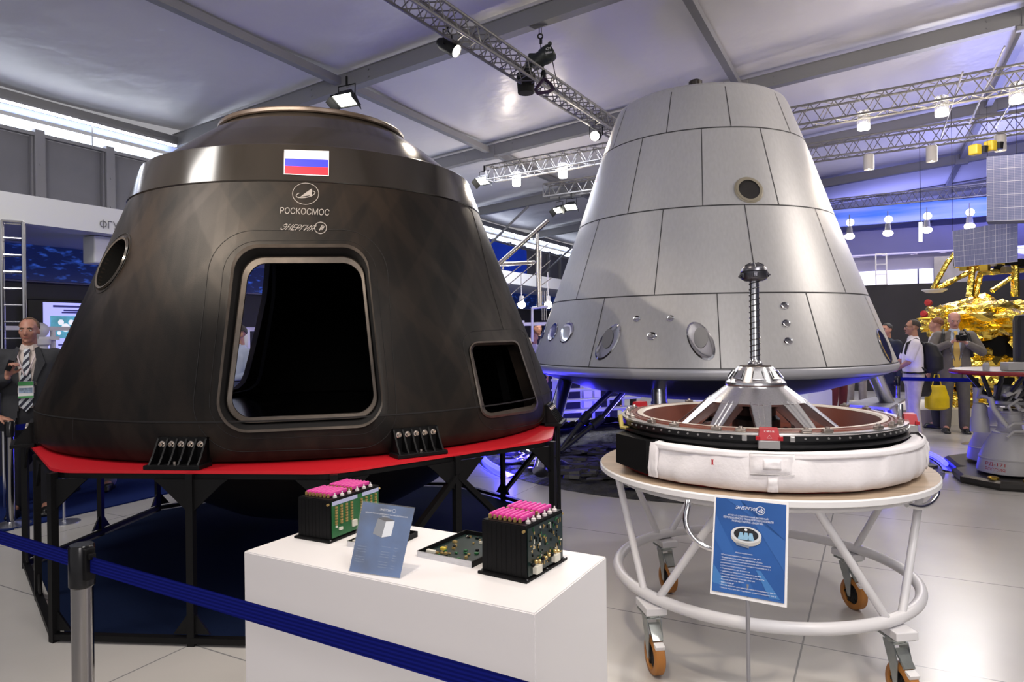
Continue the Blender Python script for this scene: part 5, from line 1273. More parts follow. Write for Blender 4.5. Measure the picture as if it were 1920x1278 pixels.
fp_ = T2o+T2d*.65-Z*.45; flood('black flood lamp under the second truss against the edge of the silver cone', fp_, (-.25, -.45, -.8), .30)
flood('second flood lamp tucked under the same truss beside the silver cone', fp_+Vector((-.28, .1, -.05)), (-.5, -.45, -.8), .26)
gl = lambda px, py, o, d: None
def ontruss(px, O, D, drop):
    r = ray(px, 300)[0]; t = (r*O.y-O.x)/(D.x-r*D.y); return O+D*t-Z*drop
M_can = mat('white_can', (.55, .53, .52), .5)
def canlamp(px, py, O, D, label, lit=True):
    p = ontruss(px, O, D, 0); zz = at(px, py, p.y).z; p = Vector((p.x, p.y, zz)); o = thing('can_lamp', label, 'lamp', p, 'can lamps under the crossing trusses')
    mb = MB(); mb.lathe(p, [(.085, .0), (.088, .02), (.088, .26), (.07, .28), (0, .28)], 24); mb.build('shade', M_glassy if lit else M_can, o, smooth=40)
    mb = MB(); mb.sphere(p+Z*.06, .055, 16, 10) if lit else mb.lathe(p+Z*.01, [(.012, 0), (.012, .02), (0, 0)], 10); mb.build('bulb', M_bulb, o)
    mb = MB(); mb.tube([p+Z*.28, Vector((p.x, p.y, 4.78))], .012, 6); mb.build('stem', M_post, o)
    return p
for px, py, lb in ((968, 348, 'glowing can lamp near the left end of the long truss beside the dark capsule'), (1055, 333, 'glowing can lamp on the long truss just left of the silver cone'), (1620, 243, 'glowing can lamp on the long truss right of the silver cone'), (1767, 217, 'glowing can lamp on the long truss above the hanging panels'), (1908, 193, 'glowing can lamp at the right end of the long truss')):
    p = canlamp(px, py, T1o, T1d, lb)
    light('POINT', 'lamp_beam', p-Z*.10, 34, WARM, size=.05)
for px, py, lb in ((1629, 318, 'unlit white can lamp on the second truss, the one further left'), (1747, 303, 'unlit white can lamp on the second truss, the middle one'), (1876, 283, 'unlit white can lamp above the upper solar panel')):
    canlamp(px, py, T2o, T2d, lb, False)
# chain hoist
u_ = 0
def onroof(px, py, t):   # point on rafter at t
    r = ray(px, py); n = DV; Y = t/(n.x*r[0]+n.y) ; return at(px, py, Y)
hp = onroof(1012, 46, 7.73+ (O0.dot(DV))); hp = at(1012, 46, 8.55)
ho = thing('chain_hoist', 'black electric chain hoist hanging from the roof beam over the near truss', 'hoist', hp)
def hpt(px, py, dy=0): return at(px, py, hp.y+dy)
mb = MB(); mb.hexa([hpt(992, 50), hpt(1034, 38), hpt(1028, 46), hpt(1003, 55), hpt(992, 48, .14), hpt(1034, 36, .14), hpt(1028, 44, .14), hpt(1003, 53, .14)]); mb.build('beam_clamp', mat('clamp_grey', (.10, .10, .11), .4, .5), ho)
mb = MB(); c = hpt(1013, 68); mb.tube([c+Vector((.03*math.cos(2*PI*k/14), 0, .03*math.sin(2*PI*k/14))) for k in range(14)], .010, 6, closed=True); mb.tube([hpt(1011, 52), hpt(1011, 64)], .006, 6); mb.tube([hpt(1015, 52), hpt(1015, 64)], .006, 6); mb.tube([hpt(1014, 73), hpt(1014, 82)], .018, 8); mb.tube([hpt(1014, 82), hpt(1014, 95)], .007, 6); mb.build('hook', M_blackg, ho)
mb = MB(); a = hpt(1003, 118); b = hpt(1031, 99); ax = (b-a).normalized(); mb.lathe(a-ax*.04, [(0, 0), (.085, 0), (.095, .02), (.095, .15), (.103, .16), (.110, .2), (.110, .27), (.098, .30), (0, .31)], 28, axis=ax)
mb.box(a-ax*.03+Z*.05, (.12, .14, .14), None, .02); mb.box(a-ax*.10-Z*.02, (.08, .12, .16), None, .02); mb.sphere(hpt(1031, 82), .028, 10, 8); mb.tube([hpt(1029, 95), hpt(1031, 82)], .014, 8); mb.build('motor_housing', mat('hoist_black', (.015, .02, .018), .3), ho, smooth=40)
m_ = MB(); nA = Vector((0, -1, 0)); q = hpt(1029, 98, -.115)
put_text(m_, 'CM', lambda u, v: q+Vector((-.035+.06*u, 0, .028+.030*v+.012*u)), .2, .03); put_text(m_, 'Lodestar', lambda u, v: q+Vector((-.045+.09*u, .0, -.018+.028*v+.012*u)), .2, .02); m_.build('lettering', M_white, ho)
mb = MB(); mb.tube([hpt(1018, 121), hpt(1018, 131)], .012, 8); mb.lathe(hpt(1019, 147), [(.0, 0), (.03, .02), (.035, .06), (.018, .11)], 12); mb.build('load_hook', M_blackg, ho)
mb = MB(); mb.tube([hpt(1035, 110), hpt(1040, 135, -.2), hpt(1047, 162, -.6)], .006, 6); mb.build('power_cable', M_blackg, ho)
mb = MB(); mb.lathe(hpt(986, 175), [(.0, 0), (.085, .0), (.10, 0), (.115, .20), (.115, .24), (.10, .24), (.09, .03)], 20); mb.tube([hpt(993, 142), hpt(990, 130)], .03, 8); mb.build('chain_bag', mat('bag_black', (.006, .006, .006), .9), ho)
sl = MB(); c = lz(1019, 165, 4.72); 
for k in range(2): sl.tube([hpt(1021, 148, -.15), at(1033, 158, 8.3), at(1038, 167, 8.1), at(1028, 172, 8.0), at(1008, 175, 8.0), at(1004, 168, 8.15), at(1018, 150, 8.38)], .02, 8, closed=True)
tag(sl.build('lifting_sling', mat('purple_sling', (.08, .045, .10), .8), at_=c), 'dark purple round sling wrapped around the near truss under the hoist', 'sling')

# ------------------------------------------------------------------ stair, steps and people area between the capsules
M_rail = mat('stainless_rail', (.66, .62, .56), .18, 1)
st = thing('access_stair', 'stair with stainless steel handrails behind the dark capsule', 'stair', gnd(1010, 830, 0))
YS = 11.5
def s_(px, py, y=YS): return at(px, py, y)
mb = MB(); mb.tube([s_(920, 508, 10.6), s_(1027, 414)], .035, 12); mb.build('handrail', M_rail, st, smooth=60)
mb = MB(); mb.tube([s_(925, 496, 11), s_(1001, 492, 11.6)], .034, 12); mb.tube([s_(943, 497, 11.2), s_(943, 505, 11.2)], .02, 8); mb.build('handrail', M_rail, st, smooth=60)
mb = MB(); mb.tube([s_(1007, 436), s_(1010, 575)], .030, 12); mb.tube([s_(1014, 470), s_(1013, 575)], .018, 8); mb.build('newel_post', M_rail, st, smooth=60)
for a, b in (((935, 530), (1030, 455)), ((948, 560), (1032, 488)), ((965, 572), (1035, 520)), ((940, 545), (1005, 490))):
    mb = MB(); mb.tube([s_(*a), s_(*b)], .009, 6); mb.build('rail_bar', M_rail, st)
for px in (1016, 1020, 1024):
    mb = MB(); mb.tube([s_(px, 545), s_(px, 600)], .008, 6); mb.build('baluster', M_rail, st)
mb = MB(); mb.tube([s_(998, 640), s_(998, 577), s_(1024, 574)], .022, 8); mb.tube([s_(998, 577), s_(1028, 575)], .02, 8); mb.build('gate_frame', M_white, st)
for px in (980, 1040): mb = MB(); q = s_(px, 600); mb.box(Vector((q.x, q.y+.3, q.z/2)), (.07, .07, q.z)); mb.build('support_post', M_white, st)
mb = MB(); q0 = s_(960, 605, 11.8); q1 = s_(1050, 603, 11.8); mb.hexa([q0-Z*.05, q1-Z*.05, q1-Z*.05+Vector((0, .9, 0)), q0-Z*.05+Vector((0, .9, 0)), q0, q1, q1+Vector((0, .9, 0)), q0+Vector((0, .9, 0))]); mb.build('landing', M_white, st)
for px, lb in ((978, 'glowing pendant lamp in front of the stair, the one nearer the dark capsule'), (1028, 'glowing pendant lamp beside the left edge of the silver cone')):
    p = at(px, 571, 12.6); o = thing('pendant_lamp', lb, 'lamp', p); mb = MB(); mb.sphere(p, .07, 16, 10); mb.build('bulb', M_bulb, o); mb = MB(); mb.tube([p+Z*.05, p+Z*.6], .012, 6); mb.lathe(p+Z*.04, [(.05, 0), (.04, .12), (0, .13)], 16); mb.build('stem', M_white, o)
bl_ = thing('tiered_stand', 'white tiered metal stand with open shelves seen below the silver capsule', 'stand', gnd(1120, 840, 0))
q0 = at(1040, 800, 11.3); q1 = at(1168, 800, 11.8); dx = (q1-q0); dx.z = 0; dx.normalize()
for k, (py, sh_x) in enumerate(((712, -.1), (730, 0), (748, .05), (766, .1), (787, .15), (812, .2))):
    a = at(1040, py, 11.4); a.z = at(1100, py, 11.6).z; L = 1.35+.12*k
    mb = MB(); mb.box(a+dx*L/2+Vector((0, .15-.12*k, 0)), (L, .26, .035), rz(math.atan2(dx.y, dx.x))); mb.build('shelf', M_white, bl_)
for px in (1045, 1092, 1112, 1140, 1168):
    mb = MB(); a = at(px, 705 if px < 1150 else 735, 11.7); mb.box(Vector((a.x, a.y, a.z/2)), (.04, .04, a.z)); mb.build('upright', M_white, bl_)
mb = MB(); a = at(1108, 708, 11.75); mb.box(Vector((a.x, a.y+.1, .75)), (.35, .03, .9)); mb.build('lit_panel', mat('violet_panel', (.3, .25, .9), .4, emit=.9, ecol=(.30, .25, 1)), bl_)
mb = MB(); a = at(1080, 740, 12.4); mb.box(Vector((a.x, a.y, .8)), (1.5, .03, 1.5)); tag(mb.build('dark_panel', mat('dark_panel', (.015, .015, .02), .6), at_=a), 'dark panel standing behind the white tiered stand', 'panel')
# low white display cabinets beyond the silver capsule
for i, (x0, y0, x1, y1, Y, lb) in enumerate(((1305, 724, 1345, 752, 13, 'small white cabinet seen under the left part of the silver capsule'), (1515, 722, 1560, 765, 12, 'white pointed cabinet seen under the right part of the silver capsule'))):
    a = at(x0, y1, Y); b = at(x1, y0, Y); w = b.x-a.x; h = b.z; mb = MB()
    mb.prism([Vector((a.x, Y, 0)), Vector((b.x, Y, 0)), Vector((b.x, Y, h*.86)), Vector((b.x-w*.3, Y, h)), Vector((a.x, Y, h*.9))], (0, .6, 0)); tag(mb.build('display_cabinet', M_fascia, at_=(a.x, Y, 0)), lb, 'cabinet')

# ------------------------------------------------------------------ far stand on the right
SD = RV.copy(); S0 = at(1480, 420, 18.8)
def sr(px, Y0=None):   # point along the stand front for a pixel column
    r = ray(px, 420)[0]; t = (r*S0.y-S0.x)/(SD.x-r*SD.y); return S0+SD*t
def wallband(name, label, cat, z0, z1, m, off=0., th=.1, a=1400, b=2100, struct_=False):
    p, q = sr(a)-DV*off, sr(b)-DV*off; p.z = q.z = z0; mb = MB(); mb.prism([p, q, q+DV*th, p+DV*th], Z*(z1-z0)); o = mb.build(name, m, at_=p)
    return struct(o) if struct_ else tag(o, label, cat)
zf = lambda px, py: at(px, py, sr(px).y).z
def sky_mat():
    m = mat('blue_sky_print', (.05, .2, .8), .5); nt = m.node_tree; b = nt.nodes['Principled BSDF']; tc = nt.nodes.new('ShaderNodeTexCoord')
    mp = nt.nodes.new('ShaderNodeMapping'); mp.inputs['Scale'].default_value = (.25, .25, 3.5); n = nt.nodes.new('ShaderNodeTexNoise'); n.inputs['Scale'].default_value = 1.6
    nt.links.new(tc.outputs['Object'], mp.inputs[0]); nt.links.new(mp.outputs[0], n.inputs['Vector']); r = nt.nodes.new('ShaderNodeValToRGB'); e = r.color_ramp.elements
    e[0].position = .35; e[0].color = (.035, .13, .70, 1); e[1].position = .7; e[1].color = (.22, .28, .80, 1); nt.links.new(n.outputs[0], r.inputs[0]); nt.links.new(r.outputs[0], b.inputs['Base Color']); nt.links.new(r.outputs[0], b.inputs['Emission Color']); b.inputs['Emission Strength'].default_value = .38
    return m
zb0, zb1 = zf(1700, 416), zf(1700, 383)
wallband('sky_banner', 'long glowing sky-blue banner band behind the silver capsule on the right', 'banner', zb0, zb1, sky_mat(), .1)
zs = zf(1700, 476); zs2 = zf(1700, 466)
wallband('upper_wall', 'lavender wall strip between the sky-blue banner and the downlights', 'wall panel', zs2, zb0, M_lav, -1.2)
mb = MB(); p, q = sr(1400), sr(2100); p.z = q.z = zs; mb.prism([p-DV*.1, q-DV*.1, q+DV*1.2, p+DV*1.2], Z*.04); tag(mb.build('soffit', mat('soffit_lilac_glow', (.52, .50, .80), .5, emit=.12, ecol=(.5, .5, 1)), at_=p), 'pale lilac soffit with round downlights on the far stand', 'soffit')  # soffit board is no lamp; a faint blue glow is put into its material
for px in (1605, 1659, 1713, 1768):
    c = sr(px)+DV*.25; c.z = zs; o = thing('downlight', 'round downlight set in the lilac soffit of the far stand', 'lamp', c, 'downlights in the soffit')
    o['label'] = {1605: 'round soffit downlight closest to the silver cone', 1659: 'second soffit downlight from the silver cone', 1713: 'third soffit downlight from the silver cone', 1768: 'soffit downlight closest to the hanging solar panels'}[px]
    mb = MB(); mb.lathe(c-Z*.012, [(.0, 0), (.10, 0)], 20); mb.build('lens', mat('downlight_glow', (1, .9, .85), .3, emit=9, ecol=(1, .9, .85)), o); mb = MB(); mb.lathe(c-Z*.014, [(.10, 0), (.12, 0), (.12, .012)], 20); mb.build('ring', M_white, o)
wallband('grey_wall_strip', 'grey wall strip above the backlit white panels of the far stand', 'wall panel', zf(1680, 506), zs-.012, mat('strip_grey', (.28, .27, .42), .6), -.05)
wallband('dark_stand_wall', 'black lower wall of the far stand behind the photographers', 'wall panel', 0, zf(1680, 534), mat('black_stand_wall', (.014, .012, .014), .6, noise_=(1.2, .3)), .3)
for px0, px1, lb in ((1560, 1719, 'wide glowing white panel above the black wall of the far stand'), (1722, 1749, 'narrow glowing white panel beside the pale poster')):
    p, q = sr(px0), sr(px1); p.z = q.z = zf(1680, 536); mb = MB(); mb.prism([p, q, q+DV*.04, p+DV*.04], Z*(zf(1680, 506)-p.z)); tag(mb.build('light_wall', mat('backlit_white', (.85, .85, 1), .4, emit=1.25, ecol=(.82, .82, 1)), at_=p), lb, 'panel')
p, q = sr(1750)-DV*.1, sr(1838)-DV*.1; p.z = q.z = zf(1750, 535); mb = MB(); mb.prism([p, q, q+DV*.04, p+DV*.04], Z*(zf(1750, 482)-p.z)); tag(mb.build('pale_poster', mat('pale_poster', (.42, .40, .42), .6, noise_=(3, .2)), at_=p), 'pale grey printed panel behind the lower solar panel', 'panel')
p = sr(1651)-DV*.35; lattice('lattice_column', 'white lattice column before the glowing panels of the far stand', 'column', Vector((p.x, p.y, zf(1680, 534))), Vector((p.x, p.y, zs)), .24, .28, .016, m=M_white)
rowl = ['nearest the silver cone', 'second from the silver cone', 'left of the hanging tube light', 'beside the hanging solar panels']
for k, (px, py) in enumerate(((1593, 443), (1665, 437), (1738, 431), (1818, 424))):
    p = sr(px)-DV*.8; p.z = zf(px, py)*1.0; p = at(px, py, p.y); o = thing('track_lamp', 'bright white track lamp under the sky-blue banner, '+rowl[k], 'lamp', p, 'lamps under the sky-blue banner')
    mb = MB(); mb.sphere(p, .10, 16, 10, (1.2, 1, .8)); mb.build('bulb', mat('track_lamp_glow', (1, .9, .8), .3, emit=26, ecol=(1, .90, .78)), o); mb = MB(); mb.lathe(p+Z*.06, [(.08, 0), (.06, .18), (0, .19)], 14); mb.tube([p+Z*.2, p+Z*.55], .012, 6); mb.build('housing', M_post, o)
    p2 = at(px+1, py-26, sr(px).y-.55); o = thing('lamp_reflection', 'glowing ball for a lamp reflection on the sky-blue banner, '+['nearest the silver cone', 'second from the silver cone', 'above the hanging tube light', 'beside the upper solar panel'][k], 'lamp', p2, 'lamp reflections on the sky-blue banner')
    mb = MB(); mb.sphere(p2, .09, 14, 8); mb.build('bulb', mat('reflection_glow', (1, .9, .8), .3, emit=16, ecol=(1, .90, .78)), o); mb = MB(); mb.tube([p2, p2+DV*.50], .015, 6); mb.build('arm', M_post, o)  # glowing balls on arms, added where the banner mirrors the track lamps
p = at(1726, 435, 15.5); o = thing('tube_light', 'vertical white tube light hanging before the far stand', 'lamp', p); mb = MB(); mb.tube([at(1726, 417, 15.5), at(1726, 452, 15.5)], .035, 12); mb.build('tube', M_tube, o); mb = MB(); mb.tube([at(1726, 417, 15.5), at(1726, 417, 15.5)+Z*2.3], .006, 6); mb.build('cable', M_blackp, o)
mb = MB(); mb.tube([at(1755, 160, 14.5), at(1755, 345, 14.5)], .02, 6)
# ------------------------------------------------------------------ lander model wrapped in gold foil with solar panels
M_gfoil = mat('gold_foil', (.93, .68, .12), .17, 1, bump=(9, .6, .05)); M_gfd = mat('gold_foil_dull', (.55, .38, .06), .30, 1)
YL = 11.6
ld = thing('lander_model', 'large space lander model wrapped in crumpled gold foil behind the photographer in grey', 'spacecraft model', gnd(1850, 790, .25)+Vector((0, .6, 0)))
for i, (px, py, R_, sx, sy, sz, sd) in enumerate(((1850, 603, .80, 1.25, .8, .46, 1), (1765, 603, .36, 1.0, .9, .75, 5), (1905, 640, .62, 1.1, .8, .9, 9), (1850, 690, .60, 1.3, .8, .85, 13), (1880, 735, .45, 1.5, .8, .6, 17), (1822, 745, .34, 1.3, .8, .5, 21))):
    f_ = foil(at(px, py, YL), R_, sd, (sx, sy, sz), .28, 1.7, 4, 4); f_.build('foil_wrap', M_gfoil, ld)
mb = MB(); mb.lathe(at(1850, 690, YL+.2), [(.0, -.6), (.55, -.6), (.65, .6), (.0, .6)], 20); mb.build('dark_core', M_dark, ld)
for pts, r in ((((1749, 541), (1776, 492)), .045), (((1757, 541), (1842, 498)), .045), (((1823, 500), (1818, 556)), .055), (((1838, 512), (1828, 556)), .05), (((1838, 511), (1935, 505)), .05), (((1903, 486), (1903, 556)), .06), (((1860, 545), (1905, 515)), .04), (((1776, 492), (1790, 476)), .04), (((1790, 500), (1925, 492)), .03)):
    mb = MB(); P = [at(x, y, YL+.1) for x, y in pts]; n = 8; Q_ = [P[0]+(P[1]-P[0])*k/n for k in range(n+1)]; mb.tube(Q_, [r*(.85+.3*random.random()) for _ in Q_], 8); mb.build('foil_strut', M_gfoil, ld)
mb = MB(); mb.lathe(at(1752, 546, YL-.1), [(.0, -.03), (.12, -.02), (.19, .02), (.19, .035), (.0, .035)], 30); mb.build('white_dish', M_fascia, ld, smooth=40)
for px, py in ((1741, 568), (1733, 589)):
    mb = MB(); c = at(px, py, YL-.4); mb.lathe(c, [(.02, -.05), (.06, .0), (.05, .05), (0, .06)], 10, axis=(-.6, -.6, .3)); mb.build('red_thruster', mat('red_cap', (.5, .02, .02), .4), ld)
mb = MB(); mb.lathe(at(1718, 597, YL-.4), [(.0, 0), (.03, .12), (.05, .2)], 12, axis=(1, 0, 0)); mb.build('horn', M_gfd, ld)
for k in range(10):
    mb = MB(); c = at(1795+k*13, 497+random.uniform(-6, 10), YL+random.uniform(-.1, .3)); mb.box(c, (random.uniform(.06, .2), .12, random.uniform(.05, .14)), rz(random.random()), .008); mb.build('instrument', random.choice([M_dark, M_post, M_gfd, mat('olive_box', (.12, .10, .06), .6)]), ld)
mb = MB(); a = at(1775, 760, 10.95); mb.prism([Vector((a.x-.6, 11.25, 0)), Vector((a.x+3, 11.25, 0)), Vector((a.x+3, 12.9, 0)), Vector((a.x-.6, 12.9, 0))], (0, 0, .26)); tag(mb.build('low_platform', mat('cream_platform', (.66, .62, .52), .5), at_=(a.x, 11, 0)), 'low cream platform under the gold-foiled lander', 'platform')
# solar panels
def solar_mat():
    m = mat('solar_cells', (.13, .15, .27), .25, .3, coat=.4); nt = m.node_tree; b = nt.nodes['Principled BSDF']; tc = nt.nodes.new('ShaderNodeTexCoord')
    def grid_(sc, w):
        s = nt.nodes.new('ShaderNodeSeparateXYZ'); mp = nt.nodes.new('ShaderNodeMapping'); mp.inputs['Scale'].default_value = (sc, sc, sc); nt.links.new(tc.outputs['UV'], mp.inputs[0]); nt.links.new(mp.outputs[0], s.inputs[0]); outs = []
        for k in (0, 1):
            f = nt.nodes.new('ShaderNodeMath'); f.operation = 'FRACT'; nt.links.new(s.outputs[k], f.inputs[0]); l = nt.nodes.new('ShaderNodeMath'); l.operation = 'LESS_THAN'; l.inputs[1].default_value = w; nt.links.new(f.outputs[0], l.inputs[0]); outs.append(l.outputs[0])
        mx = nt.nodes.new('ShaderNodeMath'); mx.operation = 'MAXIMUM'; nt.links.new(outs[0], mx.inputs[0]); nt.links.new(outs[1], mx.inputs[1]); return mx.outputs[0]
    g1, g2 = grid_(5, .035), grid_(40, .16)
    a = nt.nodes.new('ShaderNodeMix'); a.data_type = 'RGBA'; a.inputs[6].default_value = (.20, .22, .40, 1); a.inputs[7].default_value = (.42, .43, .60, 1); nt.links.new(g2, a.inputs[0])
    c = nt.nodes.new('ShaderNodeMix'); c.data_type = 'RGBA'; c.inputs[7].default_value = (.85, .85, .95, 1); nt.links.new(a.outputs[2], c.inputs[6]); nt.links.new(g1, c.inputs[0]); nt.links.new(c.outputs[2], b.inputs['Base Color'])
    return m
M_sol = solar_mat()
def panel(label, q, Ys, th, uvs):
    P = [at(x, y, Y) for (x, y), Y in zip(q, Ys)]; n = (P[1]-P[0]).cross(P[3]-P[0]).normalized(); n = n if n.y < 0 else -n
    o = thing('solar_panel', label, 'solar panel', P[3])
    for k in (0, 1):
        q = P[k]; mb = MB(); mb.tube([Vector((q.x, q.y, 4.97))-DV*1.6, Vector((q.x, q.y, 4.97))+DV*1.9], .012, 6); mb.build('carrier_bar', M_post, o)
    mb = MB(); mb.add(P, [(0, 1, 2, 3)]); so = mb.build('cell_sheet', M_sol, o); uv = so.data.uv_layers.new()
    for i, k in enumerate(((0, uvs[1]), (uvs[0], uvs[1]), (uvs[0], 0), (0, 0))): uv.data[i].uv = k
    mb = MB(); mb.hexa([p-n*(.004+th) for p in P]+[p-n*.004 for p in P]); mb.build('backing', mat('panel_side', (.16, .17, .24), .5), o)
    mb = MB(); mb.tube([P[0]+Z*0-n*th/2, P[0]-n*th/2+Z*(4.95-P[0].z)], .003, 6); mb.tube([P[1]-n*th/2, P[1]-n*th/2+Z*(4.95-P[1].z)], .003, 6); mb.build('suspension', M_blackp, o)
    return o
panel('large upright blue-grey solar panel hanging high at the right edge', ((1850, 294), (1990, 282), (1990, 410), (1850, 415)), (9.6, 9.1, 9.1, 9.6), .35, (2.1, 1.0))
panel('smaller lower solar panel hanging under the large one', ((1786, 433), (1908, 413), (1908, 490), (1789, 501)), (10.4, 9.9, 9.9, 10.4), .04, (1.2, 1.4))
for px, py, m in ((1828, 281, 'yellow_hoist'), (1857, 274, 'yellow_hoist')):
    c = at(px, py, 10.3); o = thing('small_hoist', 'small yellow and black hoist on the second truss '+('left of' if px < 1840 else 'just above')+' the large solar panel', 'hoist', c)
    mb = MB(); mb.box(c, (.12, .14, .16), rz(.4), .02); mb.build('body', mat('hoist_yellow', (.55, .40, .03), .4), o); mb = MB(); mb.lathe(c+Vector((.12, 0, -.05)), [(0, 0), (.06, 0), (.07, .1), (0, .12)], 14); mb.build('motor', M_blackp, o)

# ------------------------------------------------------------------ rocket engine model
EC = Vector((ray(1893, 800)[0]*7.05, 7.05, 0))
en = thing('rocket_engine', 'light grey rocket engine cluster with red lettering on its bell under a red flange', 'rocket engine', EC)
M_eng = mat('engine_grey', (.44, .43, .43), .42, noise_=(3, .06)); M_engp = mat('engine_pipe', (.30, .30, .31), .35, .5)
mb = MB(); mb.lathe(EC, [(0, .0), (.50, .0), (.52, .03), (.52, .07), (.48, .09), (0, .09)], 8); mb.lathe(EC+Vector((.62, .52, 0)), [(0, .0), (.82, .0), (.84, .03), (.84, .06), (.80, .085), (0, .085)], 8); mb.build('base_plate', mat('engine_base', (.03, .028, .026), .3), en)
def bell(c, s=1., z0=.115, name='nozzle_bell'):
    mb = MB(); P = [(.285, 0), (.292, .004), (.292, .012), (.278, .10), (.272, .135), (.276, .14), (.276, .15), (.268, .155), (.225, .27), (.185, .345), (.150, .395), (.155, .40), (.155, .412), (.125, .42), (.105, .45), (.100, .49), (.112, .52), (.112, .60), (.125, .61), (.125, .63), (.09, .64)]
    mb.lathe(c+Z*z0, [(r*s, z*s) for r, z in P], 60); o = mb.build(name, M_eng, en, smooth=30)
    mb = MB(); mb.lathe(c+Z*z0, [(.283*s, .002), (.10*s, .35*s)], 40); mb.build('bell_interior', M_dark, o)
    return o
b0 = bell(EC); 
for dx_, dy_ in ((.32, .66), (.72, .12), (.95, .85)): bell(EC+Vector((dx_, dy_, 0)), .95)
def textcyl(body, ang0, ang1, z0, z1, r0, r1, m, par):
    mb = MB()
    def f(u, v):
        a = math.radians(ang0+(ang1-ang0)*u); z = z0+(z1-z0)*v; r = r0+(r1-r0)*v; return EC+Vector((r*math.cos(a), r*math.sin(a), z))
    put_text(mb, body, f, 0, 0); mb.build('lettering', m, par)
M_rl = mat('red_letters', (.40, .02, .02), .5)
textcyl('РД-171', 188, 226, .190, .232, .2845, .2795, M_rl, b0); textcyl('РОССИЯ', 188, 226, .138, .178, .2895, .2850, M_rl, b0)
random.seed(5)
for k in range(3):
    a = math.radians(215+40*k); e = Vector((math.cos(a), math.sin(a), 0)); mb = MB(); mb.lathe(EC+e*.42+Z*.09, [(.05, 0), (.05, .02), (.03, .03), (0, .03)], 12); mb.build('base_bolt', M_gfd, en)
for k in range(16):   # pipework round the throat
    a = random.uniform(PI*.95, PI*2.1); r = random.uniform(.14, .24); z = random.uniform(.55, .9); pts = [EC+Vector((r*math.cos(a), r*math.sin(a), z))]
    for j in range(4):
        a += random.uniform(-.5, .5); r = min(.28, max(.10, r+random.uniform(-.08, .08))); z = min(.98, z+random.uniform(-.05, .14)); pts.append(EC+Vector((r*math.cos(a), r*math.sin(a), z)))
    mb = MB(); Q_ = []
    for i in range(len(pts)-1):
        for j in range(4): Q_.append(pts[i].lerp(pts[i+1], j/4))
    mb.tube(Q_, random.uniform(.012, .028), 8); mb.build('pipe', random.choice([M_eng, M_eng, M_engp]), en, smooth=60)
mb = MB(); mb.tube([EC+Vector(v) for v in ((-.17, -.2, .50), (-.12, -.22, .56), (.05, -.24, .56), (.07, -.24, .60), (.05, -.24, .64), (-.12, -.22, .64), (-.16, -.2, .60))], .016, 8); mb.build('pipe', M_eng, en, smooth=60)
mb = MB(); mb.tube([EC+Vector(v) for v in ((-.26, -.1, .88), (-.25, -.12, .78), (-.19, -.16, .66), (-.15, -.18, .60))], .026, 8); mb.build('pipe', M_eng, en, smooth=60)
mb = MB(); mb.lathe(EC+Vector((-.17, .20, .50)), [(.09, 0), (.085, .14), (.075, .16), (.07, .26), (.05, .30)], 24); mb.build('turbopump', M_eng, en, smooth=30)
mb = MB(); mb.lathe(EC+Z*.80, [(.17, 0), (.19, .02), (.19, .05), (.16, .06), (.13, .12), (.13, .2)], 30); mb.build('chamber_head', M_engp, en, smooth=30)
for k in range(10):
    a = math.radians(150+24*k); e = Vector((math.cos(a), math.sin(a), 0)); e2 = Vector((math.cos(a+.5), math.sin(a+.5), 0)); mb = MB(); mb.tube([EC+e*.17+Z*.86, EC+e2*.42+Z*1.13], .022, 8); mb.build('frame_tube', M_dst, en)
for dx_, dz_ in ((.06, .93), (.12, 1.02)):
    mb = MB(); mb.sphere(EC+Vector((dx_, -.3, dz_)), .05 if dz_ < 1 else .03, 14, 10); mb.build('sphere_tank', mat('ochre_tank', (.45, .22, .04), .35), en)
mb = MB(); mb.lathe(EC+Z*1.135, [(.45, 0), (.52, -.01), (.53, .005), (.53, .02), (.52, .03), (.45, .03)], 60, closed=True); mb.build('red_flange', mat('flange_red', (.25, .015, .02), .4), en)
mb = MB(); mb.lathe(EC+Z*1.16, [(0, 0), (.51, 0), (.51, .01), (0, .015)], 60); fl_ = mb.build('deck_plate', M_engp, en)
mb = MB(); mb.box(EC+Vector((-.14, -.28, 1.215)), (.22, .12, .08), None, .004); mb.build('control_box', M_eng, en); mb = MB(); mb.lathe(EC+Vector((-.36, -.18, 1.17)), [(.03, 0), (.03, .06), (.02, .08), (0, .08)], 12); mb.build('fitting', M_eng, en)
mb = MB(); mb.lathe(EC+Vector((.02, -.2, 1.17)), [(.10, 0), (.10, .5), (.08, .55), (0, .56)], 20); mb.build('dark_tank', M_dst, en)
# second small engine stand behind, only its feet show
# ------------------------------------------------------------------ people
def loft(mb, secs, n=22, pw=2.3):
    vs = []; fs = []
    for c, rx, ry in secs:
        for k in range(n):
            a = 2*PI*k/n; ca, sa = math.cos(a), math.sin(a)
            x = rx*math.copysign(abs(ca)**(2/pw), ca); y = ry*math.copysign(abs(sa)**(2/pw), sa); vs.append(Vector(c)+Vector((x, y, 0)))
    m = len(secs)
    for i in range(m-1):
        for k in range(n): fs.append((i*n+k, i*n+(k+1) % n, (i+1)*n+(k+1) % n, (i+1)*n+k))
    fs.append(tuple(reversed(range(n)))); fs.append(tuple(range((m-1)*n, m*n))); mb.add(vs, fs); return mb
def limb(mb, pts, rs):
    P = []; R_ = []; pts = [Vector(p) for p in pts]
    for i in range(len(pts)-1):
        for k in range(4): P.append(pts[i].lerp(pts[i+1], k/4)); R_.append(rs[i]+(rs[i+1]-rs[i])*k/4)
    P.append(pts[-1]); R_.append(rs[-1]); mb.tube(P, R_, 14); mb.sphere(pts[0], rs[0]*.99, 14, 8); mb.sphere(pts[-1], rs[-1]*.99, 14, 8)
    for p, r in list(zip(pts, rs))[1:-1]: mb.sphere(p, r*.99, 14, 8)
    return mb
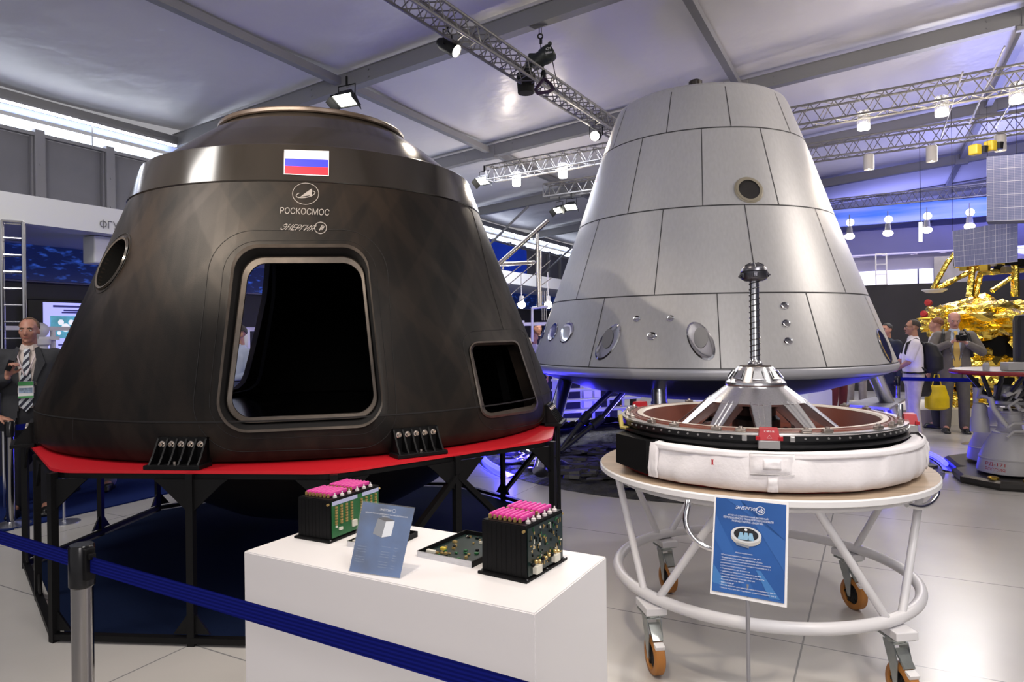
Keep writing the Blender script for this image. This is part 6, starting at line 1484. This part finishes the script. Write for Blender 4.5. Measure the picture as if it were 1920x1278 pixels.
def fuse(mb, vox=.009, it=6, fac=.5):
    return evalmesh(mb, [('REMESH', dict(mode='VOXEL', voxel_size=vox)), ('SMOOTH', dict(iterations=it, factor=fac))])
M_skin = mat('skin', (.50, .25, .17), .5, noise_=(9, .10)); M_eye = mat('eye_white', (.6, .58, .55), .2); M_iris = mat('eye_dark', (.02, .015, .012), .2)
M_lip = mat('lip', (.30, .09, .07), .5)
def hairm(c): return mat('hair_%d_%d' % (int(c[0]*1000), int(c[2]*1000)), c, .7, noise_=(60, .4), bump=(150, .6, .01))
def clothm(nm, c, amt=.12): return mat(nm, c, .85, noise_=(12, amt), bump=(200, .15, .003))
def hand(mb, w, d, n, side, curl=.9, grip=.045, sc=1.):
    """w wrist, d pointing direction of the palm, n palm normal (the way the palm faces), side +1/-1 where the thumb is"""
    d = Vector(d).normalized(); n = Vector(n); n = (n-d*n.dot(d)).normalized(); s = d.cross(n)*side
    for k in range(4):
        o = s*(.028-.019*k)*sc; a = Vector(w)+d*.015*sc+o*.6; b = Vector(w)+d*.088*sc+o; limb(mb, [a, b], [.013*sc, .0115*sc])
    L = [.042, .046, .043, .034]
    for k in range(4):
        o = s*(.028-.019*k)*sc; p = Vector(w)+d*.088*sc+o; a = .35*curl; q = [p]
        for j in range(3):
            v = d*math.cos(a)+n*math.sin(a); p = p+v*L[k]*(1, .68, .52)[j]*sc; q.append(p); a += .75*curl
        limb(mb, q, [.0095*sc, .009*sc, .0085*sc, .0075*sc])
    p = Vector(w)+d*.025*sc+s*.022*sc; q1 = p+(s*.7+d*.6+n*.35).normalized()*.040*sc; q2 = q1+(s*.15+d*.8+n*.55*curl).normalized()*.032*sc; q3 = q2+(d*.8+n*.6*curl-s*.15).normalized()*.026*sc
    limb(mb, [p, q1, q2, q3], [.014*sc, .0115*sc, .010*sc, .0085*sc])
def face_frame(yaw, pitch): return Matrix.Rotation(yaw, 3, 'Z') @ Matrix.Rotation(pitch, 3, 'X')
def person(label, loc, rot, H=1.76, arms=None, yaw=0., pitch=0., skin=M_skin, hair=(.06, .04, .03), hairstyle='short', shirt=(.6, .6, .6), sleeves='long', jacket=None, trousers=(.03, .03, .035), shoes=(.01, .01, .01), tie=None, stance=0., vox=.009, girth=1., hands=True, name='person'):
    s = H/1.76; o = thing(name, label, 'person', (0, 0, 0))
    def V(x, y, z): return Vector((x*s, y*s, z*s))
    A = {'L': [V(.19, 0, 1.42), V(.245, .03, 1.14), V(.26, -.04, .90)], 'R': [V(-.19, 0, 1.42), V(-.245, .03, 1.14), V(-.26, -.04, .90)], 'Ld': None, 'Rd': None, 'Ln': None, 'Rn': None, 'curl': .8}
    if arms:
        for k, v in arms.items(): A[k] = [V(*q) for q in v] if k in 'LR' else v
    g = girth
    legs = {q: [V(q*.095, 0, .90), V(q*(.11+stance), -.02, .50), V(q*(.12+stance), .025, .09)] for q in (-1, 1)}
    HC = V(0, -.015, 1.655); FR = face_frame(yaw, pitch)
    b = MB()
    loft(b, [(V(0, 0, .86), .14*s*g, .10*s*g), (V(0, 0, .96), .165*s*g, .115*s*g), (V(0, 0, 1.08), .145*s*g, .105*s*g), (V(0, -.01, 1.24), .165*s*g, .115*s*g), (V(0, 0, 1.38), .185*s, .105*s), (V(0, .005, 1.46), .12*s, .075*s), (V(0, .005, 1.50), .065*s, .062*s)])
    limb(b, [V(0, .01, 1.47), HC+FR@Vector((0, .015, -.06))*s], [.060*s, .056*s])
    # head: cranium, jaw, brow, nose, lips, chin, ears
    h = lambda x, y, z: HC+FR@(Vector((x, y, z))*s)
    def sp(c, r, sc_): b.sphere(h(*c), r*s, 18, 12, sc_, FR)
    sp((0, .018, .035), .082, (.90, 1.12, .98)); sp((0, -.018, -.015), .066, (.98, 1.05, 1.35)); sp((0, -.040, -.078), .036, (1.15, 1.0, .85)); sp((0, -.052, .028), .045, (1.25, .72, .62))
    for q in (-1, 1):
        sp((q*.030, -.066, .024), .016, (1.4, .7, .55)); sp((q*.036, -.055, -.018), .024, (1, .8, .9)); sp((q*.076, .012, -.012), .022, (.32, .75, 1.25)); sp((q*.009, -.094, -.028), .009, (1, .9, .8)); sp((q*.022, -.075, -.004), .0105, (1.2, .6, .75))
    limb(b, [h(0, -.078, .016), h(0, -.098, -.018), h(0, -.098, -.028)], [.008*s, .0105*s, .011*s])
    sp((0, -.082, -.050), .017, (1.35, .55, .30)); sp((0, -.079, -.060), .016, (1.2, .6, .38)); sp((0, -.074, -.090), .018, (1.1, .8, .8))
    for q in (-1, 1): limb(b, legs[q]+[V(q*(.125+stance), -.09, .05)], [.085*s, .055*s, .042*s, .035*s])
    for q, k in ((1, 'L'), (-1, 'R')):
        limb(b, A[k], [.052*s, .043*s, .028*s]); limb(b, [A[k][0], V(q*.10, 0, 1.42)], [.05*s, .06*s])
        if hands:
            d = Vector(A[k+'d']) if A[k+'d'] else (A[k][2]-A[k][1]).normalized(); n = Vector(A[k+'n']) if A[k+'n'] else Vector((-q, 0, 0))
            hand(b, A[k][2]+d.normalized()*.01, d, n, A.get(k+'s', 1 if q < 0 else -1), A['curl'], sc=s)
    body = fuse(b, vox if vox < .009 else vox, 3).build('body', skin, o, smooth=80)
    e = MB()
    for q in (-1, 1): e.sphere(h(q*.030, -.0685, .006), .0118*s, 12, 8, (1.15, 1, .62), FR)
    e.build('eyes', M_eye, o); e = MB()
    for q in (-1, 1): e.sphere(h(q*.030, -.0775, .0058), .0056*s, 10, 6)
    e.build('pupils', M_iris, o)
    e = MB()
    for q in (-1, 1): limb(e, [h(q*.014, -.084, .026), h(q*.032, -.082, .031), h(q*.048, -.068, .024)], [.0035*s, .0045*s, .003*s])
    e.build('eyebrows', hairm(tuple(c*.7 for c in hair)), o)
    e = MB(); limb(e, [h(-.022, -.0905, -.056), h(0, -.0935, -.054), h(.022, -.0905, -.056)], [.0025*s, .004*s, .0025*s]); e.build('lips', M_lip, o)
    hm = hairm(hair); e = MB()
    if hairstyle != 'bald':
        bmh = bmesh.new(); bmesh.ops.create_icosphere(bmh, subdivisions=4, radius=1); top = hairstyle != 'balding'
        keep = []
        for v in bmh.verts:
            p = v.co; low = p.z < (.10 if p.y < -.35 else -.05-.55*max(0, p.y)) ; front = p.y < -.62 and p.z < .55
            if hairstyle == 'receding': front = p.y < -.35 and p.z < .80+.1*abs(p.x)
            if hairstyle == 'balding': front = front or p.z > .45 or p.y < -.2
            keep.append(not (low or front))
            k = 1+.05*noise.noise(p*5); v.co = h(0, .020, .036)+FR@Vector((p.x*.0785*k, p.y*.0965*k, p.z*.0855*k))*s
        bmesh.ops.delete(bmh, geom=[v for v, kk in zip(list(bmh.verts), keep) if not kk], context='VERTS'); bmesh.ops.solidify(bmh, geom=bmh.faces, thickness=.008*s)
        bmh.verts.index_update(); e.add([v.co for v in bmh.verts], [[v.index for v in f.verts] for f in bmh.faces]); bmh.free(); e.build('hair', hm, o, smooth=80)
    # shirt
    sl = MB(); z0 = .90
    loft(sl, [(V(0, 0, z0), .158*s*g, .112*s*g), (V(0, 0, .97), .176*s*g, .126*s*g), (V(0, -.01, 1.08), .168*s*g, .128*s*g), (V(0, -.01, 1.24), .180*s*g, .126*s*g), (V(0, 0, 1.38), .200*s, .117*s), (V(0, .005, 1.46), .135*s, .085*s), (V(0, .005, 1.50), .072*s, .070*s), (V(0, .003, 1.525), .066*s, .066*s)])
    for q, k in ((1, 'L'), (-1, 'R')):
        if sleeves == 'long': limb(sl, A[k][:2]+[A[k][1].lerp(A[k][2], .96)], [.066*s, .054*s, .036*s])
        else: limb(sl, [A[k][0], A[k][0].lerp(A[k][1], .8)], [.070*s, .066*s])
        limb(sl, [A[k][0], V(q*.10, 0, 1.42)], [.062*s, .066*s])
    shm = clothm('shirt_%d_%d_%d' % tuple(int(c*100) for c in shirt), shirt, .05)
    so_ = fuse(sl, .011, 5).build('shirt', shm, o, smooth=80)
    e = MB(); c0 = V(0, -.005, 1.515)
    for q in (-1, 1): e.hexa([c0+V(q*.005, -.078, -.045), c0+V(q*.045, -.07, -.035), c0+V(q*.066, -.02, -.005), c0+V(q*.04, -.052, .0), c0+V(q*.003, -.068, -.010), c0+V(q*.038, -.058, .004), c0+V(q*.058, -.012, .022), c0+V(q*.035, -.045, .018)])
    e.build('collar', shm, so_)
    # trousers and shoes
    tr = MB(); loft(tr, [(V(0, 0, .80), .150*s*g, .11*s*g), (V(0, 0, .90), .178*s*g, .128*s*g), (V(0, 0, 1.0), .172*s*g, .125*s*g), (V(0, 0, 1.02), .168*s*g, .122*s*g)])
    for q in (-1, 1): L = legs[q]; limb(tr, [L[0]+V(0, 0, -.04), L[1], L[2]+V(0, 0, .0)], [.098*s*g, .078*s, .070*s])
    fuse(tr, .012, 5).build('trousers', clothm('trousers_%d_%d' % (int(trousers[0]*1000), int(trousers[2]*1000)), trousers), o, smooth=80)
    for q in (-1, 1):
        c = legs[q][2]; e = MB(); e.sphere(c+V(q*.008, -.075, -.045), .05*s, 16, 10, (.95, 2.3, .85)); e.box(c+V(q*.008, -.07, -.075), (.09*s, .25*s, .03*s), None, .008); e.sphere(c+V(0, 0, -.02), .052*s, 12, 8); fuse(e, .010, 3).build('shoe', mat('shoe_leather', shoes, .3), o, smooth=80)
    if jacket:
        jk = MB(); loft(jk, [(V(0, .01, .76), .212*s*g, .152*s*g), (V(0, .005, .88), .206*s*g, .150*s*g), (V(0, 0, 1.0), .196*s*g, .146*s*g), (V(0, 0, 1.12), .190*s*g, .143*s*g), (V(0, 0, 1.26), .205*s*g, .142*s*g), (V(0, .005, 1.38), .222*s, .132*s), (V(0, .01, 1.455), .150*s, .10*s), (V(0, .015, 1.50), .086*s, .084*s)])
        for q, k in ((1, 'L'), (-1, 'R')):
            limb(jk, A[k][:2]+[A[k][1].lerp(A[k][2], .90)], [.082*s, .066*s, .050*s]); limb(jk, [A[k][0]+V(0, 0, -.005), V(q*.11, .005, 1.415)], [.078*s, .080*s])
        m2 = fuse(jk, .012, 5); bm = bmesh.new(); me = bpy.data.meshes.new('t'); me.from_pydata(m2.v, [], m2.f); bm.from_mesh(me); dl = []
        arm_pts = [A['L'][1], A['L'][2], A['R'][1], A['R'][2], A['L'][1].lerp(A['L'][2], .5), A['R'][1].lerp(A['R'][2], .5)]
        for v in bm.verts:
            z = v.co.z/s; w = .040+.075*max(0, (z-1.04)/.40) if z > 1.04 else .040+.16*(1.04-z)
            if z > 1.40: w = .062
            if v.co.y < -.02*s and abs(v.co.x) < w*s and z < 1.60 and min((v.co-p).length for p in arm_pts) > .088*s: dl.append(v)
            elif z < .77: dl.append(v)
        bmesh.ops.delete(bm, geom=dl, context='VERTS'); bmesh.ops.solidify(bm, geom=bm.faces, thickness=.006); bm.verts.index_update()
        e = MB(); e.add([v.co for v in bm.verts], [[v.index for v in f.verts] for f in bm.faces]); bm.free(); bpy.data.meshes.remove(me)
        jm = clothm('jacket_%d_%d' % (int(jacket[0]*1000), int(jacket[2]*1000)), jacket); jo = e.build('jacket', jm, o, smooth=70)
        for q in (-1, 1):
            e = MB(); P = [V(q*.055, -.085, 1.50), V(q*.075, -.128, 1.40), V(q*.050, -.152, 1.22), V(q*.022, -.155, 1.06)]; Q_ = [V(q*.085, -.055, 1.515), V(q*.142, -.118, 1.37), V(q*.105, -.148, 1.28), V(q*.026, -.156, 1.06)]
            for i in range(3): e.hexa([P[i], Q_[i], Q_[i+1], P[i+1]]+[p+V(0, -.006, 0) for p in (P[i], Q_[i], Q_[i+1], P[i+1])])
            e.build('lapel', jm, jo)
    if tie is not None:
        e = MB(); f = lambda x, z, y: V(x, y, z)
        pr = [(.018, 1.495, -.088), (.026, 1.468, -.112), (.017, 1.455, -.116), (.038, 1.25, -.146*max(1, g*.97)), (.050, 1.06, -.150*g), (.052, 1.00, -.150*g), (.0, .94, -.146*g)]
        for i in range(len(pr)-1):
            (w0, z0_, y0), (w1, z1, y1) = pr[i], pr[i+1]
            e.hexa([f(-w1, z1, y1), f(w1, z1, y1), f(w1, z1, y1+.012), f(-w1, z1, y1+.012), f(-w0, z0_, y0), f(w0, z0_, y0), f(w0, z0_, y0+.012), f(-w0, z0_, y0+.012)])
        e.build('tie', tie, o)
    o.location = loc; o.rotation_euler = (0, 0, rot); o['height'] = 0; del o['height']
    return o, s
def stripe_mat(nm, c1, c2, sc, rotv):
    m = mat(nm, c1, .6); nt = m.node_tree; b = nt.nodes['Principled BSDF']; tc = nt.nodes.new('ShaderNodeTexCoord'); mp = nt.nodes.new('ShaderNodeMapping'); mp.inputs['Rotation'].default_value = rotv
    w = nt.nodes.new('ShaderNodeTexWave'); w.bands_direction = 'X'; w.inputs['Scale'].default_value = sc; r = nt.nodes.new('ShaderNodeValToRGB'); r.color_ramp.interpolation = 'CONSTANT'; r.color_ramp.elements[0].color = (*c1, 1); r.color_ramp.elements[1].color = (*c2, 1); r.color_ramp.elements[1].position = .5
    nt.links.new(tc.outputs['Object'], mp.inputs[0]); nt.links.new(mp.outputs[0], w.inputs['Vector']); nt.links.new(w.outputs['Fac'], r.inputs[0]); nt.links.new(r.outputs[0], b.inputs['Base Color']); return m
M_tie1 = stripe_mat('striped_tie', (.012, .014, .035), (.55, .58, .62), 7.0, (0, math.radians(-40), 0)); M_tie2 = mat('yellow_tie', (.62, .42, .10), .6)
def kid(mb, name, m, o, smooth=False): q = mb.build(name, m, None, smooth=smooth); q.parent = o; return q
# 1 speaker on the left
YM = 6.2; p = Vector((ray(57, 800)[0]*YM, YM, .014))
o, s = person('man in charcoal suit, striped tie and green badge holding a small phone at his chest', p, .42, 1.77, {'R': [(-.20, 0, 1.42), (-.27, -.02, 1.15), (-.115, -.245, 1.25)], 'Rd': (.30, -.15, .9), 'Rn': (.6, -.6, -.2), 'Rs': 1, 'curl': 1.25, 'L': [(.19, 0, 1.42), (.25, .04, 1.15), (.24, -.02, .90)]}, yaw=-.10, pitch=.06, skin=mat('skin_ruddy', (.42, .20, .14), .5, noise_=(9, .12)), hair=(.14, .085, .05), hairstyle='receding', shirt=(.58, .50, .46), jacket=(.030, .031, .036), trousers=(.016, .016, .02), tie=M_tie1, girth=1.08, vox=.0075)
e = MB(); e.box(Vector((-.088, -.285, 1.355))*s, (.045, .014, .095), rz(.3) @ Matrix.Rotation(.35, 3, 'Y'), .003); kid(e, 'phone', M_blackg, o)
e = MB()
for q in (-1, 1): e.tube([Vector((q*.072, -.05, 1.50))*s, Vector((q*.062, -.125, 1.42))*s, Vector((q*.008, -.168, 1.26))*s], .006, 6)
kid(e, 'lanyard', mat('lanyard_white', (.62, .52, .55), .6), o)
e = MB(); e.box(Vector((0.005, -.180, 1.135))*s, (.115, .004, .150)); bd_ = kid(e, 'badge', M_white, o)
e = MB(); e.box(Vector((0.005, -.183, 1.190))*s, (.113, .003, .036)); e.box(Vector((0.005, -.183, 1.072))*s, (.113, .003, .018)); q = kid(e, 'badge_bands', mat('badge_green', (.05, .30, .08), .5), o)
e = MB(); e.box(Vector((0.005, -.183, 1.13))*s, (.10, .003, .045)); kid(e, 'badge_photo', mat('badge_blue', (.25, .33, .45), .5, noise_=(40, .5)), o)
# 2 person outside the left edge whose hand rests on a barrier post
Yp = 5.87; pp = Vector((ray(20, 900)[0]*Yp, Yp, 0)); post(pp, 'steel barrier post with a round base at the left edge beside the speaker', .90, .034)
belt('barrier_belt', 'blue belt running from the left edge post behind the dark capsule', pp+Vector((.03, .02, .84)), pp+DV*3.9+Z*.84, .052)
post(pp+DV*3.95, 'steel barrier post hidden behind the dark capsule at the end of the blue belt', .90, .034)
px_ = pp+Vector((-.76, .02, 0)); person('person in a dark suit outside the left edge resting one hand on the barrier post', px_, .5, 1.75, {'L': [(.19, 0, 1.42), (.34, -.10, 1.17), (.545, -.245, .945)], 'Ld': (.9, -.2, -.35), 'Ln': (0, 0, -1), 'curl': .7}, jacket=(.016, .017, .022), trousers=(.015, .015, .02), shirt=(.5, .5, .55))
# 3 trousers seen below the table
Yp = 7.15; person('person in pale grey trousers standing behind the red-topped table and the dark capsule', Vector((ray(172, 900)[0]*Yp, Yp, .014)), .2, 1.70, trousers=(.30, .29, .27), shirt=(.05, .05, .06), stance=.05, jacket=(.03, .03, .035), hair=(.05, .04, .03))
person('person in a pale blue shirt seen through the hatch opening of the dark capsule', Vector((ray(452, 900)[0]*8.3, 8.3, .014)), -.6, 1.72, {'L': [(.19, 0, 1.42), (.26, -.05, 1.16), (.10, -.24, 1.10)]}, trousers=(.02, .02, .03), shirt=(.42, .48, .66), hair=(.05, .04, .03))
# slim sign stand with flat round base
sp_ = gnd(120, 979); o = thing('slim_stand', 'slim metal stand with a flat round base on the floor left of the table', 'stand', sp_)
mb = MB(); mb.lathe(sp_, [(.125, 0), (.125, .006), (.02, .012), (.01, .02)], 40, capb=True); mb.build('base', M_alu, o, smooth=30); mb = MB(); mb.tube([sp_+Z*.01, sp_+Z*.80], .010, 10); mb.build('pole', M_alu, o)
# 4 right side: man in white shirt at the belt
Yb = 9.75; bp_ = Vector((ray(1683, 720)[0]*Yb, Yb, 0)); post(bp_, 'steel barrier post under the hand of the man in the white shirt', .92, .032)
belt('barrier_belt', 'blue belt stretched in front of the photographer in the grey suit', bp_+Vector((.03, 0, .885)), Vector((ray(1826, 720)[0]*9.35, 9.35, .885)), .05)
post(Vector((ray(1829, 720)[0]*9.35, 9.35, 0)), 'grey barrier post half hidden beside the red flange of the engine', .92, .032, mat('grey_post', (.35, .35, .38), .4, .5))
Yw = 9.95; pw = Vector((ray(1713, 700)[0]*Yw, Yw, 0))
o, s = person('man with glasses, moustache, white short-sleeved shirt, cream trousers and black backpack', pw, -1.95, 1.72, {'R': [(-.19, .0, 1.42), (-.22, -.12, 1.16), (-.14, -.345, 1.0)], 'Rd': (.1, -1, -.15), 'Rn': (0, 0, -1), 'curl': .6, 'L': [(.19, 0, 1.42), (.22, -.1, 1.15), (.12, -.26, 1.02)], 'Ld': (-.1, -1, .0)}, skin=mat('skin_tan', (.40, .20, .13), .5, noise_=(9, .1)), hair=(.035, .025, .02), hairstyle='receding', shirt=(.72, .68, .74), sleeves='short', trousers=(.52, .47, .42), girth=1.12)
e = MB(); loft(e, [(Vector((.02, .20, .96)), .13, .075), (Vector((.02, .25, 1.02)), .17, .12), (Vector((.02, .245, 1.2)), .165, .12), (Vector((.02, .20, 1.36)), .13, .085), (Vector((.02, .17, 1.40)), .09, .05)]); kid(fuse(e, .012, 4), 'backpack', mat('backpack_black', (.008, .008, .009), .7), o, 80)
e = MB()
for q in (-1, 1): e.tube([Vector((q*.10, .13, 1.40))*s, Vector((q*.12, .02, 1.49))*s, Vector((q*.13, -.10, 1.42))*s, Vector((q*.15, -.13, 1.28))*s, Vector((q*.17, -.02, 1.12))*s, Vector((q*.12, .15, 1.02))*s], .016, 8)
kid(e, 'backpack_straps', MATS['backpack_black'], o)
e = MB(); e.tube([Vector((x*.05, -.10, 1.66+.0))*s for x in (-1, 0, 1)], .0022, 5)
for q in (-1, 1): e.tube([Vector((q*.032+.022*math.cos(2*PI*k/14), -.100, 1.662+.016*math.sin(2*PI*k/14)))*s for k in range(14)], .0018, 5, closed=True); e.tube([Vector((q*.054, -.098, 1.665))*s, Vector((q*.074, 0, 1.665))*s], .0018, 5)
kid(e, 'glasses', M_dark, o); e = MB(); e.sphere(Vector((0, -.105, 1.613))*s, .016, 12, 8, (1.8, .6, .6)); kid(e, 'moustache', hairm((.035, .025, .02)), o)
e = MB(); e.tube([Vector((math.cos(2*PI*k/24)*.185*1.1, math.sin(2*PI*k/24)*.135*1.1, .985))*s for k in range(24)], .016, 8, closed=True); kid(e, 'belt', M_blackg, o)
# 5 man in grey suit with camera
Yg = 10.45; pg = Vector((ray(1790, 700)[0]*Yg, Yg, 0))
o, s = person('bald man in grey suit and yellow tie looking down at his camera', pg, -.38, 1.83, {'R': [(-.20, 0, 1.42), (-.33, -.06, 1.19), (-.085, -.27, 1.335)], 'Rd': (.5, -.25, .55), 'Rn': (.75, -.3, -.3), 'L': [(.20, 0, 1.42), (.33, -.06, 1.19), (.10, -.27, 1.32)], 'Ld': (-.55, -.25, .4), 'Ln': (-.7, -.3, -.3), 'curl': 1.0}, pitch=.42, skin=mat('skin_pink', (.52, .26, .20), .5, noise_=(9, .1)), hair=(.30, .24, .20), hairstyle='balding', shirt=(.45, .52, .68), jacket=(.145, .13, .118), trousers=(.115, .105, .095), tie=M_tie2, girth=1.05)
e = MB(); c = Vector((.02, -.33, 1.40))*s; e.box(c, (.135, .06, .09), None, .012); e.lathe(c+Vector((0, -.03, 0)), [(.042, 0), (.042, .05), (.036, .055), (.032, .045), (0, .045)], 24, axis=(0, -1, -.1)); e.box(c+Vector((0, 0, .055)), (.05, .05, .03), None, .006); kid(e, 'camera', M_blackp, o)
e = MB()
for q in (-1, 1): e.tube([Vector((q*.12, .12, 1.42))*s, Vector((q*.135, .03, 1.512))*s, Vector((q*.155, -.10, 1.45))*s, Vector((q*.18, -.155, 1.30))*s, Vector((q*.20, -.10, 1.12))*s], .020, 8)
kid(e, 'backpack_straps', MATS['backpack_black'], o); e = MB(); loft(e, [(Vector((0, .22, 1.0)), .14, .06), (Vector((0, .25, 1.2)), .16, .09), (Vector((0, .20, 1.42)), .12, .06)]); kid(fuse(e, .014, 4), 'backpack', MATS['backpack_black'], o, 80)
# 6 others on the right
person('reddish-haired person in a white shirt turned away behind the grey-suited man', Vector((ray(1757, 700)[0]*11.0, 10.99, 0)), -2.4, 1.76, {'curl': .6}, hair=(.22, .085, .04), shirt=(.66, .62, .60), sleeves='short', trousers=(.03, .03, .04), vox=.011)
person('dark-haired person in dark blue between the silver cone and the white-shirted man', Vector((ray(1664, 700)[0]*10.9, 10.9, 0)), -1.2, 1.68, hair=(.03, .03, .03), shirt=(.02, .03, .05), trousers=(.015, .015, .02), jacket=(.015, .02, .035), vox=.011)
bag = thing('shopping_bag', 'bright yellow shopping bag hanging behind the blue belt beside the grey trousers', 'bag', at(1757, 768, 10.0))
mb = MB(); q = at(1757, 768, 10.05); loft(mb, [(q+Z*.0, .10, .07), (q+Z*.03, .17, .10), (q+Z*.18, .17, .10), (q+Z*.36, .12, .05)]); fuse(mb, .014, 3).build('pouch', mat('yellow_bag', (.70, .50, 0), .5, noise_=(5, .2)), bag, smooth=80)
mb = MB(); mb.tube([q+Vector((-.07, 0, .34)), q+Vector((-.03, 0, .52)), q+Vector((.03, 0, .52)), q+Vector((.07, 0, .34))], .008, 6); mb.build('handle', MATS['yellow_bag'], bag)
hb_ = thing('shoulder_bag', 'black shoulder bag hanging beside the yellow shopping bag', 'bag', at(1728, 740, 9.85)); mb = MB(); q = at(1727, 740, 9.9); loft(mb, [(q+Vector((0, 0, -.02)), .12, .06), (q+Z*.05, .15, .075), (q+Z*.22, .13, .05)]); fuse(mb, .012, 3).build('pouch', mat('black_leather', (.015, .013, .012), .5), hb_, smooth=80)
mb = MB(); mb.tube([q+Vector((-.1, 0, .2)), q+Vector((-.02, .02, .50)), q+Vector((.1, 0, .2))], .010, 6); mb.build('strap', MATS['black_leather'], hb_)
# people in the gap and beyond the silver capsule
person('person with brown hair and beige top standing behind the white gate frame of the stair', Vector((ray(1008, 600)[0]*13.2, 13.2, 0)), .3, 1.80, hair=(.10, .06, .03), shirt=(.50, .42, .34), vox=.012)
person('fair-haired person in white at the foot of the stair left of the silver cone', Vector((ray(1002, 640)[0]*12.4, 12.4, 0)), -.2, 1.62, hair=(.35, .17, .07), shirt=(.6, .58, .55), vox=.012)
person('person in black trousers seen only below the left part of the silver capsule', Vector((ray(1175, 740)[0]*14.2, 14.2, 0)), .6, 1.76, trousers=(.01, .01, .012), stance=.08, vox=.012)
person('person in maroon trousers seen only below the right part of the silver capsule', Vector((ray(1572, 760)[0]*12.6, 12.6, 0)), .4, 1.74, trousers=(.10, .012, .02), shoes=(.1, .02, .03), vox=.012)
person('person in pale trousers seen only below the silver capsule beside its right leg', Vector((ray(1606, 760)[0]*13.2, 13.2, 0)), -.3, 1.74, trousers=(.30, .28, .28), vox=.012)
